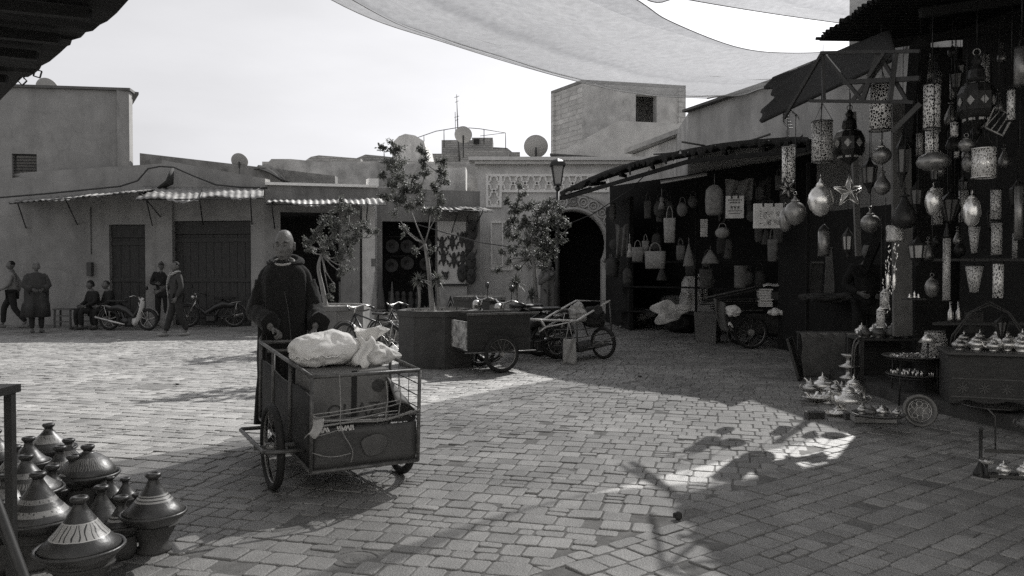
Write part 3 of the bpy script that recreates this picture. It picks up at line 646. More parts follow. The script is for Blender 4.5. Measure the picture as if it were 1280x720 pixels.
for x,y,s_ in((47,92,.05),(28,101,.05)):
    p=P(x,y,5.9 if x>40 else 6.3); b=MB(); M=Matrix.Translation(p)@Matrix.Rotation(.3 if x>40 else .8,4,'Y')
    for a,c in(((-.025,0,0),(.008,.01,.05)),((.025,0,0),(.008,.01,.05)),((0,0,.025),(.05,.01,.008)),((0,0,-.025),(.05,.01,.008))): b.box(a,c,M)
    b.tube([M@V((0,0,.02)),p+V((0,0,.14))],.006,4); b.build('hook_plate',IRON,t,world=True)
# ================================================================ planters and trees
PLM=mat('planter_render',.06,.85,.3,3.5,.35,40.)
PLL=mat('planter_render_light',.20,.85,.3,3.5,.35,40.)
SOIL=mat('dry_straw',.34,.95,.45,30.,.6,80.)
def planter(px,Y,r,h,label,m=PLM,rz=.0,n=8):
    x=P(px,400,Y).x; t=thing('planter',label,'planter',(x,Y,0),rz,'concrete planters in the square')
    b=MB(); b.lathe([(r*.97,.0),(r,.03),(r,h-.09),(r*1.03,h-.085),(r*1.03,h),(r*.88,h),(r*.87,h-.07)],n,smooth=False); b.build('tub',m,t)
    b=MB(); rr=random.Random(int(px)); b.lathe([(r*.9,h-.06),(r*.5,h-.03),(0,h-.02)],n,smooth=False)
    for _ in range(260):
        a=rr.random()*6.28; q=r*.9*math.sqrt(rr.random()); c=(q*math.cos(a),q*math.sin(a),h-.04); d=(rr.uniform(-.05,.05),rr.uniform(-.05,.05),rr.uniform(.03,.10)); 
        b.add([(c[0]-.005,c[1],c[2]),(c[0]+.005,c[1],c[2]),(c[0]+d[0],c[1]+d[1],c[2]+d[2])],[(0,1,2)])
    b.build('straw_mulch',SOIL,t); return t
planter(548,12.45,.62,.89,'nearest dark planter, holding the slender tree',PLM,R(14))
planter(672,14.5,.60,.80,'dark planter behind the parked carts, holding the bushy tree',PLM,R(8))
planter(414,15.4,.74,.84,'paler planter behind the bald man, holding the leafy left tree',PLL,R(20))
planter(600,17.6,.60,.93,'empty dark planter behind the cart with mopeds',PLM,R(22),4)
planter(492,16.3,.38,.62,'small low pale planter behind the bicycle',PLL,R(20))
BARK=mat('pale_bark',.22,.8,.4,14.,.5,40.,stretch=(3,3,.6))
LEAF=mat('citrus_leaf',.115,.55,.5,3.,spec=.4,tint=(.98,1,.94))
_N,_L,_B=nodes(LEAF)
_t=_N.new('ShaderNodeBsdfTranslucent'); _t.inputs['Color'].default_value=(.13,.135,.12,1); _m=_N.new('ShaderNodeMixShader'); _m.inputs[0].default_value=.3
_L.new(_B.outputs[0],_m.inputs[1]); _L.new(_t.outputs[0],_m.inputs[2]); _L.new(_m.outputs[0],_N['Material Output'].inputs['Surface'])
def leaf(mb,c,d,up,l,w):
    d=d.normalized(); s=d.cross(up); 
    if s.length<.05: s=V((1,0,0))
    s.normalize(); n=s.cross(d); c=V(c)
    mb.add([c,c+d*l*.45+s*w-n*w*.3,c+d*l-n*l*.12,c+d*l*.45-s*w-n*w*.3,c+d*l*.5+n*w*.25],[(0,1,4),(1,2,4),(2,3,4),(3,0,4)])
def tree(name,label,px,Y,zb,trunk,clumps,seed,ls=.065,dens=1.,r0=.035):
    """trunk: list of px points bottom->fork ; clumps: (px,py,dY,rpx,n)"""
    rr=random.Random(seed); k=Y/F
    base=P(px,trunk[0][1],Y); t=thing(name,label,'tree',(base.x,Y,zb),0,'small trees in the planters')
    tp=[V((base.x,Y,zb))]+[P(x,y,Y+dy) for x,y,dy in [(a[0],a[1],a[2] if len(a)>2 else 0) for a in trunk[1:]]]
    b=MB(); m=len(tp); b.tube([cr(tp,i/16) for i in range(17)],[r0*(1.25-.6*i/16)*(1.3 if i==0 else 1) for i in range(17)],8)
    forks=[tp[-1],tp[-2] if m>2 else tp[-1]]; lf=MB()
    nodes_=[tp[-1]]
    for (x,y,dy,rp,n) in sorted(clumps,key=lambda c:-c[1]):
        c=P(x,y,Y+dy); r=rp*k
        src=min(nodes_,key=lambda q:(q-c).length+.6*max(0,q.z-c.z)+ (0 if q.z<c.z else .3))
        mid=src.lerp(c,.5)+V((rr.uniform(-.06,.06),rr.uniform(-.06,.06),-.04))
        b.tube([src,mid,c],[r0*.34,r0*.26,r0*.13],6); nodes_+= [mid,c] if n>=60 else []
        for _ in range(max(3,int(n/9))):
            d=V((rr.gauss(0,1),rr.gauss(0,1),rr.gauss(.25,1))).normalized(); L=r*rr.uniform(.45,1.15)
            e=c+V((d.x*L,d.y*L,d.z*L)); q=c.lerp(e,.5)+V((0,0,.02)); b.tube([c,q,e],[.006,.004,.002],4)
            for i in range(int(15*dens)):
                f=rr.uniform(.25,1.05); pp=c.lerp(e,f)+V((rr.gauss(0,.02),rr.gauss(0,.02),rr.gauss(0,.02)))
                ld=(d*.6+V((rr.gauss(0,.7),rr.gauss(0,.7),rr.gauss(-.25,.6)))); leaf(lf,pp,ld,V((rr.gauss(0,.5),rr.gauss(0,.5),1)),ls*rr.uniform(.7,1.3),ls*rr.uniform(.24,.36))
    b.build('trunk',BARK,t,world=True); lf.build('crown',LEAF,t,world=True); return t
tree('orange_tree','slender tree with open upright tufts of leaves in the nearest planter',541,12.45,.82,
 [(541,392),(538,360),(535,330),(531,305)],
 [(480,188,0,9,40),(493,186,.1,13,100),(487,203,-.1,12,90),(478,215,.1,9,55),(497,206,.2,13,80),(500,226,-.1,13,90),(489,232,.1,11,80),(508,240,.1,13,90),(516,222,.25,11,60),(498,252,-.1,12,80),(512,258,.1,11,70),(485,250,.2,9,50),
  (527,190,0,7,60),(530,203,-.1,7,60),(531,217,0,7,50),(523,236,.1,8,60),(526,250,0,9,60),(552,203,.1,8,60),(551,217,-.1,8,60),(556,228,0,8,50),(544,236,.1,8,60),(550,248,-.1,10,70),(538,262,.1,10,50),(549,264,0,8,50),(495,268,0,8,35),(505,288,.0,7,26),(517,312,.1,8,30),(540,312,0,5,14),(478,246,0,6,22)],11,.047,1.9,.036)
tree('orange_tree','leafy left tree with drooping side sprays behind the bald man',408,15.4,.78,
 [(405,392),(403,360),(398,335),(402,318)],
 [(425,262,0,10,70),(436,268,.1,12,90),(412,270,.1,10,70),(404,283,0,12,90),(420,285,-.2,14,110),(440,285,.1,13,100),(455,282,0,9,60),(464,290,.1,8,50),(395,296,.1,11,80),(412,303,-.1,14,110),(432,305,.1,13,100),(446,298,0,11,80),(384,300,0,8,50),(388,312,.1,9,55),(405,320,0,12,70),(424,322,-.1,11,70),(437,318,.1,9,50),(425,340,0,8,40),(436,336,.1,8,36),(418,356,0,7,34),(412,372,0,7,34),(424,250,0,6,30),(470,290,0,4,16)],12,.05,1.9,.04)
tree('orange_tree','bushiest tree, in front of the patterned gate lamp',672,14.5,.75,
 [(670,388),(669,360),(668,335),(664,318)],
 [(648,232,0,5,16),(652,244,0,8,40),(636,252,0,8,40),(645,262,.1,13,110),(662,258,-.1,12,100),(676,262,.1,12,100),(690,256,.1,9,50),(638,276,.1,11,80),(655,280,-.2,14,130),(672,282,.1,14,130),(688,278,0,12,100),(702,276,.1,9,60),(710,284,0,7,34),(634,292,0,9,60),(648,298,.1,12,90),(665,302,-.2,14,120),(683,300,.1,13,110),(698,296,0,10,70),(640,310,.1,9,50),(656,318,0,12,90),(674,320,.1,12,90),(690,316,0,10,60),(636,330,.0,8,36),(650,336,.1,8,34),(680,336,0,8,40),(628,318,0,7,26),(622,335,0,5,14),(700,262,0,6,26)],13,.054,1.9,.04)
def spiky(px,py,Y,r,n,label,seed,zb):
    rr=random.Random(seed); c=P(px,py,Y); t=thing('spiky_plant',label,'plant',(c.x,Y,zb),0,'spiky plants by the tree trunks')
    b=MB(); 
    for _ in range(n):
        d=V((rr.gauss(0,1),rr.gauss(0,1),rr.gauss(.35,.7))).normalized(); e=c+d*r*rr.uniform(.7,1.1)-V((0,0,r*.15)); m_=c.lerp(e,.5)+V((0,0,r*.14)); s=d.cross(V((0,0,1))).normalized()*.008
        b.add([c-s,c+s,m_+s*1.3,m_-s*1.3,e],[(0,1,2,3),(3,2,4)])
    b.build('fronds',LEAF,t,world=True)
    b=MB(); b.tube([(c.x,Y,zb),(c.x+.02,Y,(zb+c.z)/2),c],[.022,.02,.03],7); b.build('stem',BARK,t,world=True)
spiky(523,352,12.3,.2,90,'spiky plant left of the slender tree trunk',1,.82)
spiky(547,350,12.6,.2,90,'spiky plant right of the slender tree trunk',2,.82)
spiky(645,355,14.4,.25,110,'spiky plant beside the bushy tree trunk',3,.74)
spiky(664,370,14.3,.22,90,'low drooping grassy plant at the foot of the bushy tree',4,.74)
# street lantern by the gate
c=P(697,236,17.5); t=thing('street_lamp','square glass street lantern on a post before the patterned gate','street lamp',(c.x,17.5,0))
b=MB(); b.tube([(c.x,17.5,0),(c.x,17.5,c.z)],[.06,.035],8); b.lathe([(.03,-.05),(.07,0),(.03,.06)],8,c=tuple(c)); b.build('post',IRON,t,world=True)
b=MB(); z0=P(697,231,17.5).z; z1=P(697,207,17.5).z
for sx,sy in((1,1),(1,-1),(-1,1),(-1,-1)): b.beam((c.x+sx*.07,17.5+sy*.07,z0),(c.x+sx*.125,17.5+sy*.125,z1),.02,.02)
b.box((c.x,17.5,z1+.01),(.34,.34,.04)); b.box((c.x,17.5,z1+.055),(.29,.29,.05)); b.box((c.x,17.5,z0),(.17,.17,.03)); b.lathe([(.15,0),(.09,.05),(.02,.075),(.0,.1)],4,c=(c.x,17.5,z1+.08),smooth=False); b.build('lantern_frame',IRON,t,world=True)
b=MB(); b.loft([[(c.x+a*.062,17.5+e*.062,z0+.012) for a,e in((1,1),(-1,1),(-1,-1),(1,-1))],[(c.x+a*.115,17.5+e*.115,z1-.012) for a,e in((1,1),(-1,1),(-1,-1),(1,-1))]],smooth=False); b.build('glass',mat('frosted_glass',.38,.4,.1,9.),t,world=True)
# ================================================================ hand cart in front
STEEL=mat('painted_steel_tube',.07,.42,.45,18.,.15,60.,spec=.6,v2=.17)
RUB=mat('tyre_rubber',.022,.75,.3,30.)
RIM=mat('worn_chrome',.35,.4,.4,20.,metal=.7)
PANEL=mat('dented_panel',.065,.5,.3,3.,.25,25.,spec=.5)
SHT=mat('dark_panel',.03,.75,.4,5.)
ROPE=mat('rope_fibre',.30,.95,.3,40.,.4,120.)
def wheel(par,c,R_,ax='x',tr=.024,sp=18,hub=.03,rim=RIM,w=None,mag=False):
    b=MB(); ri=R_-tr*1.7
    b.torus((0,0,0),ri,tr*.45,ax,36,6)
    off={'x':V((1,0,0)),'y':V((0,1,0))}[ax]
    def rp(a,r): return V((0,r*math.cos(a),r*math.sin(a))) if ax=='x' else V((r*math.cos(a),0,r*math.sin(a)))
    b.tube([-off*.045,off*.045],hub,10)
    if mag:
        for k in range(mag): a=2*PI*k/mag+.3; b.beam(rp(a,hub*.5),rp(a,ri),.016,.035,up=tuple(off))
    else:
        for k in range(sp): a=2*PI*k/sp; s=off*(.035 if k%2 else -.035); b.tube([s+rp(a+.3*(1 if k%4<2 else -1),hub),rp(a,ri)],.0022,3,caps=False)
    w=b.build('wheel',rim,par,loc=c)
    b=MB(); b.torus((0,0,0),R_-tr,tr,ax,44,10); b.build('tyre',RUB,w); return w
ct=thing('hand_cart','loaded two-wheeled hand cart pushed by the bald man','cart',(-1.168,5.573,ZG),0)
ct.rotation_euler=(R(-0),0,R(28.9))
TILT=Matrix.Translation((0,0,.29))@Matrix.Rotation(R(3.6),4,'X')@Matrix.Translation((0,0,-.29))
y0,y1,hw,zb_,zt_=-.46,1.07,.36,.225,.835
def tl(p): return TILT@V(p)
b=MB(); r_=.013
def tb(*ps,r=r_): b.tube([tl(p) for p in ps],r,8)
C4=[(-hw,y0),(hw,y0),(hw,y1),(-hw,y1)]
for (a,c),(d,e) in zip(C4,C4[1:]+C4[:1]): tb((a,c,zt_),(d,e,zt_)); tb((a,c,zb_),(d,e,zb_))
for a,c in C4: tb((a,c,zb_),(a,c,zt_))
for yy in(.1,.62): tb((-hw,yy,zb_),(-hw,yy,zt_)); tb((hw,yy,zb_),(hw,yy,zt_))
tb((-hw,y0,.55),(hw,y0,.55),r=.008)
b.build('frame',STEEL,ct)
b=MB(); 
for z in(.42,.50,.58,.66,.74): tb((hw,y0,z),(hw,y1,z),r=.004)
for yy in np.linspace(y0,y1,9): tb((hw,yy,zb_),(hw,yy,zt_),r=.003)
b.build('side_mesh',IRON,ct)
b=MB(); b.sheet(lambda u,v:tl((-hw+.008,y0+.01+(y1-y0-.02)*u,zb_+.01+(zt_-zb_-.15)*v+.015*math.sin(9*u)*(v==1))),12,4,.006); b.sheet(lambda u,v:tl((-hw+.02+(2*hw-.04)*u,y0+(y1-y0)*v,zb_+.01)),4,4,.012); b.build('side_panel',SHT,ct)
b=MB(); b.sheet(lambda u,v:tl((-hw+.015+(2*hw-.03)*u,y0+.006-.006*math.sin(7*u+3*v)*math.sin(3.1*u),zb_+.012+(.255)*v)),16,6,.005); b.build('front_panel',PANEL,ct)
# paler rubbed patch on the front panel, a thin worn sheet riveted on
b=MB(); pts=[(.05+.085*math.cos(a)*(1+.12*math.sin(3*a)),.14+.075*math.sin(a)*(1+.1*math.sin(2*a+1))) for a in [2*PI*i/26 for i in range(26)]]
b.prism(pts,.003,M=TILT@Matrix.Translation((.0,y0-.008,zb_))); b.build('patch',mat('rubbed_patch',.10,.6,.35,8.,.2,30.),ct)
b=MB(); b.sheet(lambda u,v:tl((-hw+.02+(2*hw-.04)*u,y0+.012+.01*math.sin(20*u),.50+.05*v)),12,2,.01); b.build('slat',SHT,ct)
b=MB()  # guard
b.tube([(-.36,-.30,.31),(-.60,-.30,.32),(-.615,-.27,.32),(-.63,.40,.345),(-.62,.43,.345),(-.36,.43,.34)],.014,8); b.tube([(.36,-.1,.31),(.49,-.1,.30)],.014,8); b.ball((.49,-.1,.30),.019,8,6)
b.tube([(-.62,0,.29),(.47,0,.29)],.014,8); b.build('wheel_guard',STEEL,ct)
wheel(ct,(-.50,0,.29),.29,'x',.027,20); wheel(ct,(.405,.0,.29),.29,'x',.027,20)
b=MB(); tb((-hw,y1,.80),(-hw+.02,y1+.12,.84),(-.3,y1+.24,.86),(.3,y1+.24,.86),(hw-.02,y1+.12,.84),(hw,y1,.80),r=.013); tb((-.3,y1+.02,.76),(.34,y1+.02,.76)); b.build('handle',STEEL,ct)
b=MB()  # ropes and strings
def st(*ps,r=.0035): b.tube([cr([tl(p) for p in ps],i/12) for i in range(13)],r,5)
st((-hw,y0-.01,.60),(-.1,y0-.02,.615),(.2,y0-.02,.65),(.22,y0-.02,.66)); st((-hw,y0-.01,.575),(0,y0-.02,.60),(.15,y0-.02,.615),(.22,y0-.02,.63)); st((-hw,y0-.01,.545),(-.1,y0-.02,.55),(.1,y0-.02,.575),(.2,y0-.02,.58))
st((-.19,y0-.015,.84),(-.185,y0-.03,.65),(-.18,y0-.03,.5),(-.1,y0-.02,.35),(-.11,y0-.02,.27)); st((-hw,y0-.02,.36),(-.28,y0-.025,.33),(-.2,y0-.025,.32),(-.11,y0-.02,.33)); st((-hw,y0-.02,.46),(-.28,y0-.02,.47),(-.19,y0-.02,.49))
st((.12,y0-.015,.78),(.13,y0-.02,.66),(.12,y0-.02,.56),(.13,y0-.02,.52)); st((.21,y0-.015,.80),(.22,y0-.02,.66),(.21,y0-.02,.56),(.215,y0-.02,.53))
st((-hw+.02,y0-.015,.52),(-.1,y0-.025,.535),(.1,y0-.02,.525),(hw,y0-.02,.575),r=.007); st((-hw,y0-.01,.56),(-.1,y0-.02,.545),(.14,y0-.02,.535),(.3,y0-.02,.57),r=.005)
rr=random.Random(3)
for _ in range(60):
    x=rr.uniform(.05,.37); z=.52+.13*max(0,x-.0)*.9; p=tl((x,y0-.02,z)); b.tube([p,p+V((rr.uniform(-.03,.03),rr.uniform(-.03,.0),rr.uniform(-.02,.025)))],.0018,3,caps=False)
b.build('lashing_rope',ROPE,ct)
b=MB(); b.sheet(lambda u,v:tl((-hw-.06*v+.07*u+.02*math.sin(3*v),y0-.03-.02*v,.565-.10*v+.02*math.sin(5*u)*v+.01*u)),8,6,.003); b.sheet(lambda u,v:tl((-hw+.06*u,y0-.03,.575-.02*u+.025*math.sin(5*v))),6,5,.003); b.build('rag',mat('rag_cloth',.42,.9,.2,9.),ct)
b=MB() # small papers/brush heads showing under the rope
for k in range(13):
    x=-hw+.05+.014*k+(.05 if k>4 else 0); M=TILT@Matrix.Translation((x,y0-.0,.492))@Matrix.Rotation(rr.uniform(-.5,.5),4,'Y'); b.box((0,0,0),(.009,.004,.035),M)
b.build('plastic_tag',mat('white_plastic',.7,.5),ct)
CTM=Matrix.LocRotScale(ct.location,ct.rotation_euler,None)
def text(body,size,m,M,parent,name='lettering',ext=.0008,align='CENTER',tomesh=True):
    cu=bpy.data.curves.new('t','FONT'); cu.body=body; cu.size=size; cu.extrude=ext; cu.align_x=align; cu.align_y='CENTER'; o=bpy.data.objects.new('t',cu); col.objects.link(o)
    bpy.context.view_layer.update(); dg=bpy.context.evaluated_depsgraph_get(); me=bpy.data.meshes.new_from_object(o.evaluated_get(dg)); bpy.data.objects.remove(o)
    me.name=name; me.transform(M); me.materials.clear(); me.materials.append(m); q=bpy.data.objects.new(name,me); col.objects.link(q); q.parent=parent; return q
# cargo
CARD=mat('cardboard',.19,.9,.2,6.,.2,30.)
bx=thing('cardboard_box','large printed cardboard box standing in the loaded hand cart','box',CTM@V((-.03,.0,.24)),0); bx.rotation_euler=(R(3.6),0,R(28.9))
b=MB(); b.box((0,0,.285),(.54,.42,.57),ch=.006); b.build('carton',CARD,bx)
INK=mat('faded_ink',.07,.9,.5,40.)
text('OUAZ',.13,INK,Matrix.Translation((.02,-.2125,.30))@Matrix.Rotation(R(90),4,'X'),bx)
b=MB(); b.box((.02,-.214,.285),(.035,.006,.575)); b.build('strap',SHT,bx)
b=MB(); b.prism([(.19+.045*math.cos(a),.46+.045*math.sin(a)) for a in np.linspace(0,6.0,20)],.002,M=Matrix.Translation((0,-.2125,0))); b.build('printed_disc',INK,bx)
SACK=mat('sack_cloth',.80,.8,.10,9.,.45,18.)
def pillow(nm,label,cat,M,a,b_,c,seed,m=SACK,fold=.02,sq=2.6,grp=None,pinch=None):
    from mathutils import noise
    g=MB(); vs=[];n1,n2=84,44
    for i in range(n2+1):
        p=PI*i/n2-PI/2
        for k in range(n1):
            t=2*PI*k/n1; e=2/sq
            f=lambda w,q:math.copysign(abs(w)**q,w)
            x=a*f(math.cos(p),e)*f(math.cos(t),e); y=b_*f(math.cos(p),e)*f(math.sin(t),e); z=c*f(math.sin(p),.9)
            q=V((x,y,z)); nn=noise.noise(q*6+V((seed,0,0)))*fold+noise.noise(q*14+V((0,seed,0)))*fold*.4-abs(noise.noise(V((q.x*9,q.y*9,q.z*16))+V((0,0,seed))))*fold*.9-max(0,.12-abs(noise.noise(q*11+V((seed,seed,0)))))*fold*3
            d=q.normalized() if q.length>1e-6 else V((0,0,1)); q=q+d*nn
            if pinch: q=pinch(q)
            vs.append(q)
    fs=[(i*n1+k,i*n1+(k+1)%n1,(i+1)*n1+(k+1)%n1,(i+1)*n1+k) for i in range(n2) for k in range(n1)]
    g.add(vs,fs,True); o=g.build(nm,m); o.matrix_world=M; o.location=M.translation; o.rotation_euler=M.to_euler(); return tag(o,label,cat,grp)
s1=pillow('grain_sack','plump white sack lying on the left half of the printed box','sack',CTM@Matrix.Translation((-.14,.02,.93))@Matrix.Rotation(R(-3),4,'Y'),.24,.19,.125,1.5,fold=.028,sq=2.25)
g=MB(); rs_=random.Random(2); pts=[V((.235*math.cos(a),.19*math.sin(a),-.035+.008*math.sin(9*a)+.006*math.sin(23*a))) for a in [PI*1.02+PI*.95*i/60 for i in range(61)]]; g.tube(pts,[.004+.003*abs(math.sin(i*1.9)) for i in range(61)],5); g.build('stitched_seam',SACK,s1)
for _k in range(0):
    g=MB(); a0=-2.3+.5*_k; g.tube([V((.235*math.cos(a0)*q,.17*math.sin(a0)*q,.125*math.sqrt(max(0,1-q*q*.8))+.002)) for q in [.35+.55*i/10 for i in range(11)]],[.002+.007*math.sin(PI*i/10) for i in range(11)],6); g.build('crease',SACK,s1)
def pin(q):
    k=max(0,(q.x+.02)/.26); s=1-.62*min(1,k)**1.2; return V((q.x,q.y*s,q.z*s-.045*k))
s2=pillow('grain_sack','crumpled white sack with a knotted neck, right of the plump sack','sack',CTM@Matrix.Translation((.19,.0,.90)),.23,.17,.11,7.,fold=.04,sq=2.1,pinch=pin)
g=MB(); 
from mathutils import noise
def knot(u,v):
    a=2*PI*u; r=.035+.06*v+.02*math.sin(5*a+3*v); return V((r*math.cos(a)*1.2-.02+.02*v,r*math.sin(a),.075+.085*v+.015*math.sin(3*a)*v))
g.sheet(knot,26,6,.004); k_=g.build('tied_neck',SACK,s2); 
g=MB(); g.sheet(lambda u,v:V((-.16+.11*u+.03*math.sin(6*v),-.155-.03*math.sin(PI*u)-.015*math.sin(9*u),.10-.19*v+.02*math.sin(8*u))),10,10,.004); g.build('loose_flap',SACK,s2)
tp_=thing('tarpaulin','dull grey tarpaulin slumped in the right side of the hand cart','tarpaulin',CTM@V((.27,-.1,.4)),R(28.9))
b=MB(); b.sheet(lambda u,v:V((-.06+.16*v,-.36+.95*u,.17-.10*v*v-.06*u+.03*math.sin(7*u+2*v)+.04*(1-abs(2*v-1))*math.sin(3*u)+.16*math.exp(-((u-.22)/.15)**2)*(1-v))),20,10,.004); b.build('cloth',mat('dull_tarp',.13,.7,.2,5.,.3,20.),tp_)
# ================================================================ people
def skin(joints,edges,sub=1):
    """joints {name:(x,y,z,r)}; returns (verts,faces)"""
    names=list(joints); ix={n:i for i,n in enumerate(names)}
    me=bpy.data.meshes.new('s'); me.from_pydata([joints[n][:3] for n in names],[(ix[a],ix[b]) for a,b in edges],[]); o=bpy.data.objects.new('s',me); col.objects.link(o)
    m=o.modifiers.new('k','SKIN'); m.use_smooth_shade=True; m.use_x_symmetry=False
    sv=me.skin_vertices[0].data
    for i,n in enumerate(names):
        r=joints[n][3]; sv[i].radius=(r,r) if not hasattr(r,'__len__') else r
        sv[i].use_root=(i==0)
    s=o.modifiers.new('b','SUBSURF'); s.levels=s.render_levels=sub
    bpy.context.view_layer.update(); dg=bpy.context.evaluated_depsgraph_get(); m2=bpy.data.meshes.new_from_object(o.evaluated_get(dg))
    vs=[tuple(v.co) for v in m2.vertices]; fs=[tuple(p.vertices) for p in m2.polygons]; bpy.data.objects.remove(o); bpy.data.meshes.remove(m2); return vs,fs
def headmesh(mb,M,s=1.,nu=40,nv=34):
    """face towards -y, chin at z=-.115, crown at +.125"""
    vs=[]
    gz=lambda x,c,w:math.exp(-((x-c)/w)**2)
    for i in range(nv+1):
        p=-PI/2+PI*i/nv; z0=math.sin(p); c=math.cos(p)
        for k in range(nu):
            t=2*PI*k/nu; x=c*math.sin(t); y=-c*math.cos(t)
            fr=max(0,-y); cq=abs(c)**-.16 if (z0>0 and abs(c)>.05) else 1.; X=.078*x*min(cq,1.35); Y=.098*y*min(cq,1.3); Z=.120*z0
            if z0<0: X*=1-.22*(-z0)**1.5; Y*=1-.12*(-z0) if y>0 else 1.0-.02*(-z0); Y-= .012*(-z0)*(1 if y<0 else 2.2)
            else: Y+= .012*z0
            ax=abs(X)
            if y<0:
                Y-= .026*gz(X,0,.013)*gz(Z,-.028,.017)*fr + .013*gz(X,0,.010)*gz(Z,.0,.024)*fr     # nose
                Y+= .020*gz(ax,.031,.015)*gz(Z,.012,.013)*fr                                          # eye sockets
                Y-= .010*gz(Z,.033,.009)*gz(ax,.03,.026)*fr                                            # brow
                Y-= .010*gz(X,0,.024)*gz(Z,-.066,.008)*fr + .009*gz(X,0,.022)*gz(Z,-.078,.006)*fr      # lips
                Y+= .006*gz(X,0,.024)*gz(Z,-.072,.003)*fr
                Y-= .010*gz(X,0,.022)*gz(Z,-.103,.014)*fr                                              # chin
                X+= math.copysign(.006,X)*gz(Z,-.02,.02)*gz(ax,.055,.02)
                Y+= .004*gz(ax,.045,.02)*gz(Z,-.055,.02)
            vs.append((X*s,Y*s,Z*s))
    fs=[(i*nu+k,i*nu+(k+1)%nu,(i+1)*nu+(k+1)%nu,(i+1)*nu+k) for i in range(nv) for k in range(nu)]
    mb.add(vs,fs,True,M)
    for sx in(-1,1):
        Me=M@Matrix.Translation((sx*.078*s,.012*s,-.004*s))@Matrix.Rotation(sx*.35,4,'Z')
        mb.ball((0,0,0),(.010*s,.019*s,.032*s),10,8,M=Me); mb.torus((sx*.006*s,.002*s,.002*s),.021*s,.006*s,'x',14,6,M=Me@Matrix.Diagonal((1,.8,1.25,1)))
        mb.ball((sx*.031*s,-.079*s,.012*s),(.0125*s,.009*s,.0085*s),10,6,M=M)
def hand(mb,M,side=1,curl=.9,s=1.):
    """palm origin at wrist, fingers along -z, palm faces -y ... side=+1 thumb on +x"""
    vs,fs=[],[]
    rings=[]
    for z,w,d in((0.01,.026,.019),(-.02,.032,.017),(-.055,.040,.015),(-.088,.040,.012),(-.097,.032,.008)):
        rings.append([(w*math.cos(a),d*math.sin(a),z) for a in [2*PI*k/12 for k in range(12)]])
    g=MB(); g.loft(rings)
    for i,(x,l) in enumerate(((.030,.068),(.010,.077),(-.010,.072),(-.029,.056))):
        p=V((x*side,0,-.085)); pts=[p+V((0,0,.02)),p]; a=0
        for sg in(.45,.32,.26):
            a+=curl*(.75 if sg==.45 else .9); p=p+V((0,-math.sin(a)*l*sg,-math.cos(a)*l*sg)); pts.append(p)
        g.tube(pts,[.0095,.0095,.009,.0082,.0065],8)
    p=V((.032*side,-.004,-.03)); g.tube([V((.018*side,0,-.012)),p,p+V((.020*side,-.012,-.028)),p+V((.020*side,-.034,-.048))],[.013,.0125,.010,.0075],8)
    mb.add([tuple(V(v)*s) for v in g.v],g.f,True,M)
def aim(p,d,pal):
    """matrix: -z axis along d, -y axis towards pal"""
    z=-V(d).normalized(); y=-V(pal); y=(y-z*y.dot(z)).normalized(); x=y.cross(z)
    M=Matrix((x,y,z)).transposed().to_4x4(); M.translation=p; return M
SKIN=mat('skin',.16,.55,.15,20.,.1,60.,tint=(1,.98,.95)); SKD=mat('skin_shaded',.12,.6,.15,20.)
BASE=dict(pelvis=(0,0,.93,.13),belly=(0,-.01,1.08,.125),chest=(0,0,1.28,.135),neck=(0,.0,1.45,.055),head=(0,-.01,1.52,.05),
 shl=(-.175,0,1.38,.058),ell=(-.23,.03,1.12,.045),wrl=(-.22,-.09,.88,.03),shr=(.175,0,1.38,.058),elr=(.23,.03,1.12,.045),wrr=(.22,-.09,.88,.03),
 hil=(-.09,0,.88,.085),knl=(-.10,-.02,.49,.058),anl=(-.10,.02,.09,.038),tol=(-.11,-.13,.03,.03),hir=(.09,0,.88,.085),knr=(.10,-.02,.49,.058),anr=(.10,.02,.09,.038),tor=(.11,-.13,.03,.03))
EDG=[('pelvis','belly'),('belly','chest'),('chest','neck'),('neck','head'),('chest','shl'),('shl','ell'),('ell','wrl'),('chest','shr'),('shr','elr'),('elr','wrr'),('pelvis','hil'),('hil','knl'),('knl','anl'),('anl','tol'),('pelvis','hir'),('hir','knr'),('knr','anr'),('anr','tor')]
